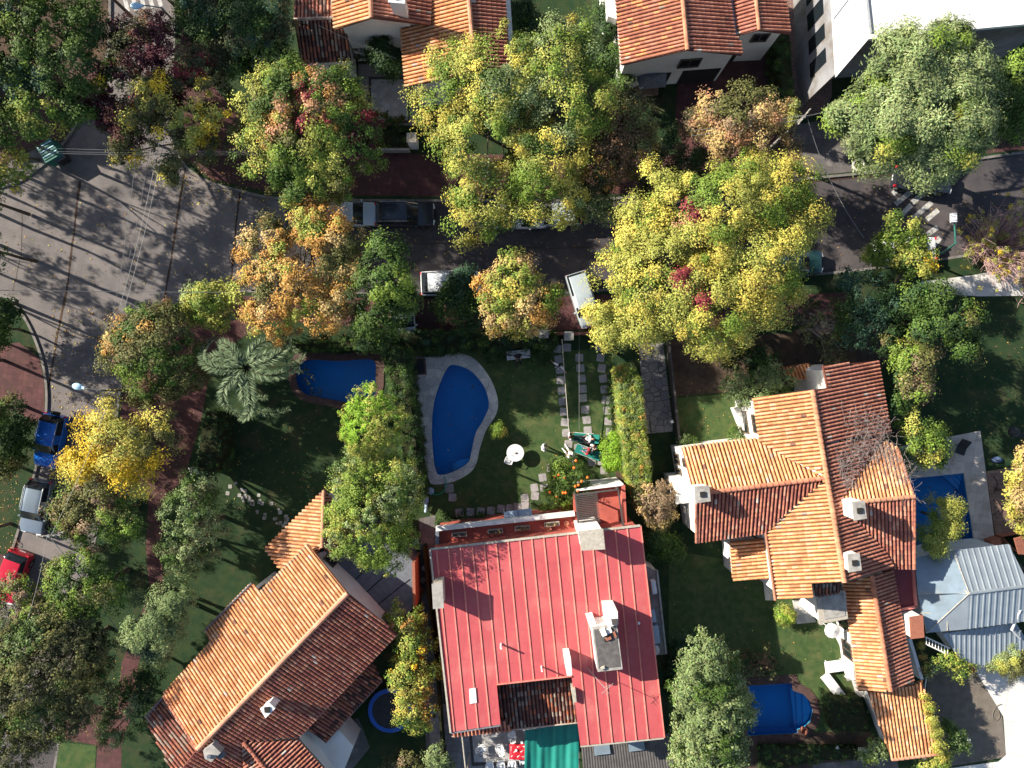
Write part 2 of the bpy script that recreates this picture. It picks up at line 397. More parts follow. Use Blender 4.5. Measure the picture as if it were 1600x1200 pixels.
def sheet(name, pts, mat, lift=.004, sm=False, holes=None):
    if sm: pts = smooth_poly(pts, 5)
    return struct(name, MB().prism([P2(x, y, ZL+lift) for x, y in pts], ZL-.02, ZL+lift, holes=holes), mat)
sheet('pavement', [(-50, 545), (30, 535), (62, 560), (69, 600), (70, 645), (55, 660), (20, 640), (-50, 640)], m_redpave)
sheet('pavement', [(-50, 856), (12, 868), (22, 880), (0, 930), (-50, 960)], m_redpave)
sheet('pavement', [(-60, 230), (60, 232), (105, 200), (150, 140), (160, 90), (120, 120), (60, 160), (-60, 170)], m_redpave)
sheet('pavement', [(60, 262), (90, 230), (70, 225), (20, 250), (0, 268), (0, 288)], m_greypave, .008)
sheet('pavement', [(285, 130), (330, 130), (420, 235), (700, 241), (1050, 243), (1238, 205), (1238, 275), (1100, 292), (960, 304), (700, 307), (440, 304), (330, 280), (290, 250)], m_redpave)
sheet('pavement', [(1238, 196), (1330, 180), (1330, 226), (1334, 268), (1238, 277)], m_greypave, .008)
sheet('verge', [(1331, 232), (1420, 215), (1425, 255), (1334, 268)], m_grass2, .006)
sheet('pavement', [(1535, 205), (1700, 180), (1700, 222), (1540, 240)], m_redpave)
sheet('pavement', [(190, 625), (205, 570), (240, 510), (300, 476), (380, 462), (640, 466), (960, 460), (1100, 452), (1240, 462), (1330, 455), (1330, 500), (1240, 508), (960, 516), (640, 516), (420, 500), (330, 560), (318, 640), (300, 705), (290, 745), (262, 775), (250, 860), (258, 930), (235, 935), (228, 860), (232, 770), (200, 740), (182, 715)], m_redpave)
sheet('pavement', [(232, 930), (250, 930), (217, 1035), (208, 1110), (190, 1165), (188, 1290), (145, 1290), (152, 1165), (100, 1155), (103, 1112), (140, 1100), (184, 1108), (190, 1035)], m_redpave)
sheet('pavement', [(1440, 440), (1520, 430), (1600, 415), (1760, 398), (1760, 450), (1600, 462), (1530, 463), (1430, 456)], m_whiteconc)
sheet('front_garden_soil', [(1046, 530), (1240, 520), (1240, 600), (1140, 612), (1050, 620)], m_soil)
sheet('front_garden_soil', [(1240, 515), (1420, 500), (1420, 560), (1300, 600), (1240, 600)], m_soil)
sheet('lawn', [(668, 548), (868, 548), (958, 545), (962, 760), (900, 800), (672, 810)], m_grass2, .005, holes=[px_poly(POOL_A, ZL+.005)])
sheet('lawn', [(1055, 622), (1180, 612), (1190, 700), (1058, 706)], m_grass2)
sheet('lawn', [(1385, 500), (1700, 470), (1700, 730), (1500, 735), (1390, 640)], m_grass)
sheet('lawn', [(1045, 860), (1330, 905), (1350, 1155), (1180, 1160), (1045, 1200)], m_grass2, holes=[px_poly(POOL_C, ZL+.004)])
# crazy paving round kidney pool
def ring(name, outer, inner, mat, z, root=None):
    mb = MB().prism([P2(x, y, z) for x, y in outer], z-.06, z, holes=[[P2(x, y, z) for x, y in inner]])
    return mb
sheet('driveway', [(998, 536), (1036, 536), (1052, 674), (1008, 678)], m_crazyd)
sheet('driveway', [(1060, 118), (1130, 100), (1235, 60), (1222, 170), (1215, 205), (1070, 240), (1055, 180)], m_darkstone if False else m_redpave, .008)
sheet('side_walk', [(1226, -60), (1300, -60), (1300, 150), (1290, 175), (1242, 190)], m_brickpave, .012)
sheet('patio', [(560, 100), (655, 100), (655, 196), (560, 196)], m_patio2, .004)
sheet('patio_border', [(576, 120), (641, 120), (641, 192), (576, 192)], m_darkstone, .008)
sheet('patio_floor', [(580, 124), (637, 124), (637, 188), (580, 188)], m_patio, .012)
sheet('side_path', [(655, 810), (680, 805), (700, 1250), (668, 1250)], m_greypave, .008)
sheet('rear_patio', [(672, 1100), (905, 1100), (905, 1290), (672, 1290)], m_patio2, .012)
sheet('rear_patio_border', [(731, 1120), (905, 1110), (905, 1192), (737, 1197)], m_darkstone, .016)
sheet('rear_patio_floor', [(735, 1120), (905, 1110), (905, 1186), (741, 1191)], m_patio, .020)
sheet('grey_slab', [(548, 1125), (560, 1122), (578, 1168), (548, 1205), (520, 1215), (520, 1160)], m_greypave)
sheet('rear_drive', [(1500, 1015), (1580, 1030), (1700, 1010), (1700, 1290), (1380, 1290), (1450, 1205), (1560, 1190), (1572, 1180), (1568, 1120), (1533, 1062)], m_whiteconc, .008)
sheet('bare_soil', [(1452, 1030), (1530, 1040), (1566, 1120), (1572, 1183), (1440, 1205), (1445, 1120)], m_drysoil)
sheet('garden_bed', [(1160, 1150), (1360, 1140), (1390, 1195), (1160, 1210)], m_soil, .006)
sheet('garden_bed', [(940, 740), (975, 735), (975, 765), (900, 775)], m_soil)
sheet('grey_path', [(1270, 1193), (1400, 1184), (1420, 1260), (1270, 1260)], m_greypave, .008)
sheet('terrace_floor', [(1300, 985), (1336, 960), (1360, 1090), (1338, 1088), (1318, 1020)], m_whiteconc, .008)
sheet('stone_path', [(1238, 938), (1262, 935), (1275, 972), (1245, 975)], m_crazy, .008)
sheet('stone_path', [(1192, 905), (1206, 905), (1212, 938), (1196, 938)], m_crazy, .008)
sheet('verge', [(82, 1250), (92, 1160), (150, 1165), (146, 1250)], m_grass2, .008)
# stepping stones as individual slabs
def slabs(lst, group, size=.62, z=ZL, mat=None, lab=None):
    proto = None
    for i, (x, y, *s) in enumerate(lst):
        k = (s[0] if s else 1)*size
        mb = MB(); n = 8; pts = []
        a_, b_ = .47*k, .38*k; pts = [(a_, -b_), (a_, b_), (b_, a_), (-b_, a_), (-a_, b_), (-a_, -b_), (-b_, -a_), (b_, -a_)]; pts = [(x_*(1+rnd.uniform(-.04, .04)), y_*(1+rnd.uniform(-.04, .04))) for x_, y_ in pts]
        mb.prism(pts, 0, .035)
        o = mb.build('stepping_stone', mat or m_stone); o.location = P(x, y, z); o.rotation_euler[2] = rnd.uniform(-.15, .15)
        tag(o, lab[i] if isinstance(lab, list) else lab, 'paving slab', group)
st1 = [(871+ (i*1.65), 545+i*16.4) for i in range(9)]
st2 = [(905+i*1.9, 559+i*16.2) for i in range(9) if i != 4]
st3 = [(936+i*2.1, 542+i*16.6) for i in range(9)]
ORD = 'first second third fourth fifth sixth seventh eighth ninth tenth'.split()
GS = 'stepping stones in the pool garden'
slabs(st1, GS, lab=[f'grey stepping stone, {ORD[i]} from the gate in the left row under the taut cable' for i in range(9)])
slabs(st2, GS, lab=[f'grey stepping stone, {ORD[i]} from the gate in the middle row, not counting the pale one' for i in range(8)])
slabs(st3, GS, lab=[f'grey stepping stone, {ORD[i]} from the gate in the right row near the clipped hedge' for i in range(9)])
slabs([(886, 543)], GS, lab='grey stepping stone beside the right gate pillar, between the two cables')
slabs([(848, 746), (835, 762), (850, 762), (820, 778), (836, 775)], GS, lab=[f'square grey stepping stone left of the orange tree, {ORD[i]} from the top' for i in range(5)])
slabs([(820, 790), (808, 792), (797, 794), (783, 795), (767, 798), (751, 799), (735, 800), (718, 801)], GS, lab=[f'grey stepping stone by the red terrace parapet, {ORD[i]} from the orange tree leftwards' for i in range(8)])
slabs([(861, 731), (888, 694), (895, 718), (903, 700), (922, 683), (925, 722), (940, 720), (944, 735)], GS, lab=[f'worn grey stepping stone around the green loungers, {ORD[i]} from left to right' for i in range(8)])
slabs([(702, 763, 1.1), (707, 777, 1)], GS, lab=['pale stepping stone just below the tip of the kidney pool paving', 'pale stepping stone farther below the tip of the kidney pool paving'])
slabs([(911, 622)], None, .62, mat=m_pottery, lab='pale stepping stone, lightest slab of the middle row in the pool garden')
peb = []
for i in range(40):
    t = i/40; peb.append((365+t*95+rnd.uniform(-10, 10), 765+t*62+rnd.uniform(-13, 13), rnd.uniform(.5, .9)))
slabs(peb, 'pale round stones of the lawn path', .34, mat=m_conc, lab='small pale stone of the curving path in the corner house lawn')
# ------------------------------------------------------------ pools
def pool(key, label, name, outer=None, omat=None, depth=1.4, zc=ZL+.05, steps=None, lining=m_bluepool):
    pw = hw[key]; c = Vector((sum(p[0] for p in pw)/len(pw), sum(p[1] for p in pw)/len(pw), 0))
    root = thing(name, label, 'swimming pool', c)
    b = MB(); n = len(pw)
    b.prism(pw, -depth, -depth)
    vs = [(p[0], p[1], zc-.07) for p in pw]+[(p[0], p[1], -depth) for p in pw]
    b.add(vs, [(i, (i+1) % n, n+(i+1) % n, n+i) for i in range(n)])
    b.build('basin', lining, root)
    MB().prism(inset(pw, -.002), -.10, -.10).build('water', WATER, root)
    if outer:
        MB().prism([P2(x, y, zc) for x, y in outer], ZL-.05, zc, holes=[inset(pw, .05)]).build('coping', omat, root)
    if steps:
        for s, z in steps: MB().prism([P2(x, y, .0) for x, y in s], -depth+.01, z).build('step', m_bluepool2, root)
    return root
outA = smooth_poly([(709, 549), (740, 560), (764, 588), (777, 620), (776, 645), (760, 672), (750, 700), (745, 722), (735, 738), (710, 752), (680, 757), (670, 750), (664, 720), (655, 680), (645, 620), (640, 575), (655, 560), (690, 558)])
pool('A', 'kidney shaped blue pool with pale stone paving around it, in the middle garden', 'swimming_pool', outA, m_crazy, steps=[([(711, 722), (733, 716), (733, 724), (720, 733), (713, 734)], -.35), ([(706, 726), (711, 724), (714, 735), (708, 737)], -.6)])
outB = smooth_poly([(470, 550), (530, 553), (592, 552), (600, 590), (592, 628), (570, 632), (548, 640), (510, 634), (470, 624), (452, 600), (454, 568)])
pool('B', 'rounded blue pool with brick rim beside the palm and the clipped conifer', 'swimming_pool', outB, m_brickc)
outC = [(1155, 1060), (1244, 1054), (1249, 1068), (1265, 1076), (1278, 1092), (1283, 1112), (1279, 1133), (1266, 1148), (1252, 1158), (1155, 1165)]
pool('C', 'blue pool with rounded stepped end and brick rim, partly behind the grey green cypress', 'swimming_pool', outC, m_brickc, steps=[([(1240, 1078), (1255, 1083), (1266, 1095), (1271, 1110), (1267, 1128), (1256, 1138), (1247, 1141)], -.75), ([(1247, 1081), (1256, 1085), (1266, 1096), (1270, 1110), (1266, 1127), (1257, 1136), (1250, 1139)], -.5), ([(1256, 1086), (1265, 1096), (1270, 1110), (1265, 1126), (1257, 1135)], -.3)])
outD = [(1395, 700), (1532, 673), (1557, 862), (1545, 880), (1400, 890)]
pool('D', 'rectangular blue pool with diagonal corner steps and a pale stone deck, at the right', 'swimming_pool', outD, m_trav, steps=[([(1478, 741), (1506, 738), (1509, 768)], -.9), ([(1486, 740), (1506, 738), (1508, 760)], -.65), ([(1493, 739.5), (1506, 738), (1507, 752)], -.4), ([(1499, 739), (1506, 738), (1506.6, 745)], -.2)])
o = MB().prism([P2(x, y, .2) for x, y in [(1541, 737), (1620, 724), (1640, 830), (1556, 838)]], .02, .2).build('wooden_deck', m_wooddeck); tag(o, 'brown plank deck between the pale pool deck and the golden bush', 'deck')
# ------------------------------------------------------------ clay tile roofs
PAL_SUN = [(.70, .33, .145), (.72, .35, .16), (.66, .29, .13), (.73, .38, .20), (.61, .26, .12), (.74, .42, .24)]  # paler tiles for sun-facing slopes: sunlight put into the colour
PAL_RED = [(.44, .18, .12), (.41, .16, .11), (.47, .20, .13), (.38, .15, .105), (.48, .22, .15)]  # redder tones, also given to slopes turned from the sun
PAL_BRN = [(.36, .135, .095), (.32, .115, .085), (.39, .15, .10), (.44, .18, .11), (.27, .10, .08), (.46, .23, .16)]  # darker tones for slopes turned from the sun, shade put into the colour
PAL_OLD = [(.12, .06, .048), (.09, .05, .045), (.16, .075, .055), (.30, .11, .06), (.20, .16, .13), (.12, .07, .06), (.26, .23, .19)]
PAL_LICH = [(.34, .13, .085), (.28, .11, .08), (.22, .10, .075), (.38, .28, .22), (.42, .18, .11), (.32, .24, .19)]
def tiles(root, plane, poly, pal=PAL_RED, name='roof', pitch=.25, course=.36, thick=.14, label=None):
    pl = Plane(*plane); n = pl.n
    d = (Vector((0, 0, -1))-n*(-n.z)).normalized(); u = n.cross(d).normalized()
    W = [pl.hit(x, y) for x, y in poly]; o0 = W[0]
    uv = [((q-o0).dot(u), (q-o0).dot(d)) for q in W]
    mb = MB(); base = pal[0]; dk = (base[0]*.34, base[1]*.30, base[2]*.32)
    tr = tessellate_polygon([[Vector((a, b, 0)) for a, b in uv]]); m = len(W)
    vs = list(W)+[q-n*thick for q in W]; fs = []
    for t in tr: fs.append(tuple(t)); fs.append(tuple(i+m for i in t))
    fs += [(i, (i+1) % m, m+(i+1) % m, m+i) for i in range(m)]
    mb.add(vs, fs, dk)
    u0, u1 = min(a for a, b in uv), max(a for a, b in uv)
    nc = max(1, int((u1-u0)/pitch)); ph = (u1-u0-nc*pitch)/2
    patch = [rnd.uniform(.9, 1.1) for _ in range(400)]
    for ci in range(nc):
        uc = u0+ph+(ci+.5)*pitch; xs = []
        for i in range(m):
            (a, b), (c, e) = uv[i], uv[(i+1) % m]
            if (a-uc)*(c-uc) < 0: xs.append(b+(e-b)*(uc-a)/(c-a))
        xs.sort()
        for k in range(0, len(xs)-1, 2):
            v0, v1 = xs[k], xs[k+1]+.05
            v = v1; off = rnd.uniform(-.018, .018)
            while v > v0+.03:
                va = max(v0, v-course)
                c = rnd.choice(pal); f = rnd.uniform(.92, 1.08)*patch[(int(uc/1.1+50)*7+int(v/.9+50)*13) % 400]
                if rnd.random() < .02: c = rnd.choice([(.34, .28, .23), (.20, .11, .08), (.50, .42, .36)])
                c = tuple(x*f for x in c)
                rows = []
                for vv, hwid, lift in ((v, .37*pitch, .028), (va, .31*pitch, .004)):
                    row = []
                    for a in range(5):
                        t = math.pi*a/4
                        row.append(o0+u*(uc+off-math.cos(t)*hwid)+d*vv+n*(lift+math.sin(t)*.10))
                    rows.append(row)
                mb.add(rows[0]+rows[1], [(a, a+1, a+6, a+5) for a in range(4)]+[(0, 1, 2, 3, 4)], c)
                v = va
    o = mb.build(name, m_tile, root)
    if label: o['label'] = label
    return pl
def ridge(root, a, b, r=.13, color=(.50, .22, .13), name='ridge_cap', lift=.05, mat=None):
    A, B = P(*a), P(*b); L_ = (B-A).length; n = max(1, int(L_/.38)); mb = MB()
    d = (B-A).normalized(); s = Vector((-d.y, d.x, 0)).normalized(); up = s.cross(d); up = up if up.z > 0 else -up
    for i in range(n):
        p, q = A+d*(L_*i/n), A+d*(L_*(i+1)/n+.02); f = rnd.uniform(.85, 1.15); rows = []
        for c, rr, lf in ((p, r*.92, lift-.01), (q, r*1.06, lift+.02)):
            rows += [c+s*(-math.cos(math.pi*k/5)*rr)+up*(lf+math.sin(math.pi*k/5)*rr*.8-.02) for k in range(6)]
        mb.add(rows, [(k, k+1, k+7, k+6) for k in range(5)]+[(0, 1, 2, 3, 4, 5), (11, 10, 9, 8, 7, 6)], tuple(x*f for x in color))
    return mb.build(name, mat or m_tile, root)
def walls(root, pts, z0=0.0, ins=.35, drop=.16, mat=None, name='wall', cap=False):
    W = [P(*p) for p in pts]; q = inset([(p.x, p.y, p.z) for p in W], ins); n = len(q)
    mb = MB(); vs = [(p[0], p[1], p[2]-drop) for p in q]+[(p[0], p[1], z0) for p in q]
    fs = [(i, (i+1) % n, n+(i+1) % n, n+i) for i in range(n)]
    if cap: fs.append(tuple(range(n)))
    mb.add(vs, fs); return mb.build(name, mat or m_white, root), q
def opening(root, q, i, t0, t1, z0, z1, name='window', mat=None, frame=True, depth=.03):
    a, b = Vector((q[i][0], q[i][1], 0)), Vector((q[(i+1) % len(q)][0], q[(i+1) % len(q)][1], 0))
    d = b-a; cx = sum(p[0] for p in q)/len(q); cy = sum(p[1] for p in q)/len(q)
    n = Vector((d.y, -d.x, 0)).normalized(); mid = (a+b)/2
    if n.dot(mid-Vector((cx, cy, 0))) < 0: n = -n
    A, B = a+d*t0, a+d*t1; ang = math.atan2(d.y, d.x); L_ = (B-A).length; c = (A+B)/2
    gl = MB().box((c.x+n.x*depth*.5, c.y+n.y*depth*.5, (z0+z1)/2), (L_, depth, z1-z0), ang).build(name, mat or m_glass, root)
    if frame:
        f = MB()
        for cc, sz in ((z1+.04, (L_+.16, .1, .08)), (z0-.04, (L_+.16, .14, .08))): f.box((c.x+n.x*.05, c.y+n.y*.05, cc), sz, ang)
        for e in (A, B): 
            s = d.normalized()*(.04 if e == B else -.04)
            f.box((e.x+n.x*.05+s.x, e.y+n.y*.05+s.y, (z0+z1)/2), (.08, .1, z1-z0), ang)
        f.box((c.x+n.x*.045, c.y+n.y*.045, (z0+z1)/2), (.05, .05, z1-z0-.002), ang)
        f.build('frame', m_bark, gl)
    return gl
def chimney(root, pts, z0, z1, mat=m_white, cap=m_conc, capz=.12, name='chimney', hole=True, over=.06):
    q = [P2(x, y, z1) for x, y in pts]
    ch = MB().prism(q, z0, z1-capz).build(name, mat, root)
    c = MB().prism(inset(q, -over), z1-capz, z1, bottom=True).build('cap', cap, ch)
    cx = sum(p[0] for p in q)/4; cy = sum(p[1] for p in q)/4
    if hole: MB().box((cx, cy, z1+.05), (.34, .34, .1), .1).build('flue', m_dark, ch)
    return ch
def cyl(c, r, h, n=16): return MB().lathe([(0, 0), (r, 0), (r, h), (0, h)], c, n)
# ---- H6 big tiled house at the right
h6 = thing('tiled_house', 'large orange clay tiled house with crossing gables and three chimneys, at the right', 'house', P(1290, 750))
RZ = 7.4; EZ = 5.6
pl_ml = ((1269, 609, RZ), (1319, 909, RZ), (1196, 832, EZ))
pl_mr = ((1269, 609, RZ), (1319, 909, RZ), (1391, 677, EZ-.25))
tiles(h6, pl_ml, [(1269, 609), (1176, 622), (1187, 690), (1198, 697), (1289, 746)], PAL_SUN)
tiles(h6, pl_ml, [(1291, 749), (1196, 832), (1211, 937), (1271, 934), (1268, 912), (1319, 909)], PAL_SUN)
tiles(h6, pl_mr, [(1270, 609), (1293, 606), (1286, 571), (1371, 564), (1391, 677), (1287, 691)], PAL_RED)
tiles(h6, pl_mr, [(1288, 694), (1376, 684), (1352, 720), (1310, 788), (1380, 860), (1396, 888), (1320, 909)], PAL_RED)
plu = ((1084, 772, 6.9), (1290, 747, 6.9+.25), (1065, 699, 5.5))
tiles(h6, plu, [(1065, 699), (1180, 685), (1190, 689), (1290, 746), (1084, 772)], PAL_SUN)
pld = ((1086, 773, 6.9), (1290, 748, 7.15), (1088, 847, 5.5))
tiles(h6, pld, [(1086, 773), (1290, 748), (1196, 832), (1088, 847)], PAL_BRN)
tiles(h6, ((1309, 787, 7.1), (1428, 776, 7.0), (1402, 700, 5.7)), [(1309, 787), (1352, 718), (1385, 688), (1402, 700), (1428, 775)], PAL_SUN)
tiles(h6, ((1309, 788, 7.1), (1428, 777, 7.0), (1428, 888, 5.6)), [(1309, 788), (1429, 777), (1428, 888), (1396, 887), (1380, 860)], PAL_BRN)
ridge(h6, (1269, 609, RZ+.02), (1319, 909, RZ+.02), .17, (.55, .25, .14))
ridge(h6, (1084, 772, 6.95), (1290, 747, 7.2), .15, (.50, .20, .12))
ridge(h6, (1309, 787, 7.15), (1428, 776, 7.05), .14, (.50, .24, .14))
ridge(h6, (1428, 778, 6.95), (1428, 888, 5.65), .12, (.42, .16, .1), 'hip_cap')
ridge(h6, (1402, 700, 5.8), (1427, 775, 7.0), .1, (.46, .2, .12), 'hip_cap')
ridge(h6, (1196, 832, 5.68), (1211, 937, 5.68), .09, (.46, .2, .12), 'eave_cap'); ridge(h6, (1088, 774, 6.8), (1088, 847, 5.55), .1, (.42, .18, .12), 'eave_cap')
def vline(root, a, b, wd=.12, mat=m_lead, lift=.10, name='valley_flashing'):
    A, B = P(*a), P(*b); A.z += lift; B.z += lift; MB().tube([A, B], wd/2, 6).build(name, mat, root)
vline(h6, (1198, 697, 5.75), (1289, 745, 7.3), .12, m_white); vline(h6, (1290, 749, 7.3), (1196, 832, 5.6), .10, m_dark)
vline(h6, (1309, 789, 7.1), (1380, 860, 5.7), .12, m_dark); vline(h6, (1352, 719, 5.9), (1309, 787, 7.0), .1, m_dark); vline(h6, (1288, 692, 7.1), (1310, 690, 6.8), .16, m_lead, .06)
_, q6 = walls(h6, [(1269, 609, RZ-.3), (1176, 622, EZ), (1187, 690, EZ), (1180, 686, 5.5), (1065, 699, 5.5), (1084, 772, 6.9), (1088, 847, 5.5), (1196, 833, 5.5), (1211, 937, EZ), (1271, 934, 6.2), (1268, 912, 6.2), (1320, 909, 7.0), (1395, 888, 5.4), (1428, 888, 5.5), (1428, 776, 6.8), (1402, 700, 5.6), (1385, 684, 5.4), (1371, 564, 5.3), (1286, 571, 6.6), (1292, 606, 6.9)], ins=.30)
for i, t0, t1 in ((4, .2, .45), (4, .6, .8), (2, .4, .6), (8, .3, .7), (1, .25, .7), (7, .3, .6)): opening(h6, q6, i, t0, t1, 1.2, 2.6)
for i, t0, t1 in ((1, .3, .65), (4, .25, .42)): opening(h6, q6, i, t0, t1, 4.0, 4.9)
chimney(h6, [(1087, 762), (1107, 760), (1109, 782), (1088, 785)], 0, 8.1)
chimney(h6, [(1333, 786), (1350, 784), (1353, 809), (1336, 812)], 5.5, 8.9)
chimney(h6, [(1326, 868), (1342, 866), (1345, 890), (1328, 893)], 5.8, 8.3)
# white chimney breast in front of left gable
MB().prism([P2(x, y, 3.6) for x, y in [(1052, 748), (1076, 746), (1080, 785), (1056, 788)]], 0, 3.6).build('chimney_breast', m_white, h6)
tiles(h6, ((1196, 832, 4.0), (1208, 905, 4.0), (1138, 847, 3.3)), [(1140, 846), (1205, 840), (1215, 905), (1145, 906)], PAL_SUN)
walls(h6, [(1140, 846, 3.3), (1200, 840, 3.6), (1210, 905, 3.6), (1145, 906, 3.3)], ins=.25)
tiles(h6, ((1271, 912, 5.4), (1320, 907, 5.4), (1273, 934, 5.0)), [(1271, 912), (1314, 909), (1313, 925), (1275, 932)], PAL_OLD)
MB().prism([P2(x, y, 4.2) for x, y in [(1277, 931), (1320, 925), (1323, 965), (1283, 972)]], 0, 4.2).build('bay', m_white, h6)
MB().prism([P2(x, y, 4.32) for x, y in [(1275, 929), (1321, 923), (1325, 967), (1281, 975)]], 4.2, 4.32, bottom=True).build('bay_roof', m_pottery, h6)
MB().prism([P2(x, y, 4.35) for x, y in [(1284, 931), (1318, 927), (1321, 962), (1288, 968)]], 4.3, 4.36).build('bay_roof_surface', m_conc, h6)
MB().prism([P2(x, y, 3.2) for x, y in [(1392, 890), (1427, 888), (1431, 948), (1401, 953)]], 2.9, 3.2).build('flat_roof', m_darkred, h6)
for a, b in (((1427, 888), (1431, 948)), ((1431, 948), (1401, 953))):
    A, B = P(*a, 3.3), P(*b, 3.3); c = (A+B)/2; MB().box((c.x, c.y, 3.28), ((B-A).length, .18, .2), math.atan2((B-A).y, (B-A).x)).build('parapet', m_redseam, h6)
walls(h6, [(1392, 890, 3.0), (1427, 888, 3.0), (1431, 948, 3.0), (1401, 953, 3.0)], ins=.05, mat=m_redfloor)
# south wing
pwl = ((1362, 899, 4.6), (1391, 1079, 4.6), (1342, 1080, 3.4)); pwr = ((1363, 899, 4.6), (1391, 1079, 4.6), (1426, 1067, 3.7))
tiles(h6, pwl, [(1318, 911), (1362, 900), (1391, 1079), (1341, 1080), (1330, 1000)], PAL_SUN)
tiles(h6, pwr, [(1363, 899), (1394, 893), (1427, 1067), (1391, 1079)], PAL_RED)
ridge(h6, (1362, 899, 4.65), (1391, 1079, 4.65), .16, (.52, .21, .12))
_, qs = walls(h6, [(1319, 911, 3.3), (1362, 900, 4.5), (1394, 893, 3.6), (1427, 1067, 3.6), (1391, 1079, 4.5), (1342, 1080, 3.3)], ins=.28)
for t0, t1 in ((.2, .35), (.5, .65), (.75, .9)): opening(h6, qs, 5, t0, t1, .9, 2.3)
tiles(h6, ((1356, 1083, 3.3), (1444, 1064, 3.3), (1394, 1187, 2.5)), [(1356, 1081), (1428, 1070), (1441, 1063), (1469, 1178), (1394, 1187)], PAL_SUN)
ridge(h6, (1394, 1187, 2.56), (1469, 1178, 2.56), .1, (.5, .24, .15), 'eave_cap')
walls(h6, [(1360, 1083, 3.0), (1440, 1066, 3.0), (1464, 1174, 2.5), (1396, 1183, 2.5)], ins=.25)
MB().prism([P2(x, y, 3.2) for x, y in [(1287, 569), (1287, 604), (1270, 607), (1264, 592), (1262, 575)]], 0, 3.2).build('porch', m_white, h6)
tiles(h6, ((1228, 578, 3.0), (1228, 592, 2.8), (1262, 574, 2.8)), [(1213, 575), (1266, 568), (1267, 590), (1236, 594)], PAL_SUN)
MB().prism([P2(x, y, 1.6) for x, y in [(1150, 638), (1165, 635), (1176, 700), (1170, 690)]], 0, 1.6).build('white_terrace', m_white, h6)
MB().prism([P2(x, y, 2.6) for x, y in [(1168, 636), (1178, 634), (1187, 684), (1174, 686)]], 0, 2.6).build('white_terrace', m_white, h6)
# brick chimney of the wall by the grey roof
bc = thing('barbecue_chimney', 'squat white chimney with brick top by the grey metal roof', 'chimney', P(1430, 978))
chimney(bc, [(1423, 966), (1441, 963), (1443, 995), (1425, 997)], 0, 4.6, m_white, m_terra, hole=False)
wl = MB()
for a, b in (((1422, 998, 2.2), (1441, 1062, 2.2)),):
    A, B = P(*a), P(*b); c = (A+B)/2; wl.box((c.x, c.y, 1.1), ((B-A).length, .22, 2.2), math.atan2((B-A).y, (B-A).x))
tag(wl.build('boundary_wall', m_white, base=P(1430, 1030)), 'low white boundary wall running down from the brick topped chimney', 'wall')
# ---- H4 corner house, rotated
h4 = thing('tiled_house', 'big clay tiled house standing diagonally on the lower left corner lot', 'house', P(430, 1040))
rz4 = 7.2
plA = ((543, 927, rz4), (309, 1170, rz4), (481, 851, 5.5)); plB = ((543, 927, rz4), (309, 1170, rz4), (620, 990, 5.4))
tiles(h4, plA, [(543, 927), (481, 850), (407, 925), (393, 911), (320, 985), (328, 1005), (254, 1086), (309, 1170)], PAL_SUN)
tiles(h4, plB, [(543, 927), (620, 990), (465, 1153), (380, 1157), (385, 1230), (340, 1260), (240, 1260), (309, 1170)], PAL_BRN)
plW = ((227, 1121, 4.9), (256, 1090, 4.9), (290, 1250, 6.3))
tiles(h4, plW, [(227, 1121), (254, 1088), (309, 1172), (380, 1260), (296, 1260)], PAL_LICH)
ridge(h4, (543, 927, rz4), (309, 1170, rz4), .17, (.58, .30, .19)); ridge(h4, (255, 1087, 5.6), (308, 1170, 7.1), .09, (.4, .16, .1), 'verge_cap')
tiles(h4, ((380, 1158, 6.4), (415, 1202, 6.4), (465, 1154, 5.3)), [(380, 1158), (465, 1153), (506, 1199), (540, 1240), (448, 1240)], PAL_BRN)
tiles(h4, ((379, 1159, 6.4), (415, 1202, 6.4), (384, 1215, 5.9)), [(379, 1159), (446, 1240), (388, 1250)], PAL_LICH)
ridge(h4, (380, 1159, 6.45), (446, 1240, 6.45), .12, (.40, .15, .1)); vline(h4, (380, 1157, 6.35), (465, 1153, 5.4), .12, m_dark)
vline(h4, (465, 1153, 5.45), (506, 1199, 5.45), .1, m_dark, 0, 'gutter')
_, q4 = walls(h4, [(543, 927, rz4), (481, 851, 5.5), (407, 925, 5.5), (393, 911, 5.2), (320, 985, 5.2), (328, 1005, 5.3), (230, 1118, 4.9), (296, 1250, 5.0), (530, 1240, 5.2), (465, 1153, 5.4), (620, 990, 5.4)], ins=.32)
for i, t0, t1 in ((10, .1, .25), (0, .5, .7), (2, .3, .6), (4, .2, .35), (4, .6, .75)): opening(h4, q4, i, t0, t1, 3.4, 4.5)
vline(h4, (481, 851, 5.5), (407, 925, 5.5), .11, m_lead, 0, 'gutter'); vline(h4, (393, 911, 5.3), (320, 985, 5.3), .11, m_lead, 0, 'gutter'); vline(h4, (328, 1005, 5.4), (230, 1118, 5.4), .09, m_lead, -.05, 'gutter'); vline(h4, (620, 991, 5.35), (465, 1154, 5.35), .11, m_lead, 0, 'gutter')
tiles(h4, ((575, 1020, 4.0), (475, 1130, 4.0), (596, 1062, 3.3)), [(575, 1015), (596, 1063), (508, 1160), (465, 1128)], PAL_OLD[:4]+PAL_BRN)
vline(h4, (597, 1064, 3.3), (508, 1161, 3.3), .1, m_lead, 0, 'gutter')
MB().prism([P2(x, y, 2.9) for x, y in [(484, 1128), (530, 1141), (552, 1166), (528, 1225), (478, 1225), (468, 1150)]], 0, 2.9).build('white_annex', m_white, h4)
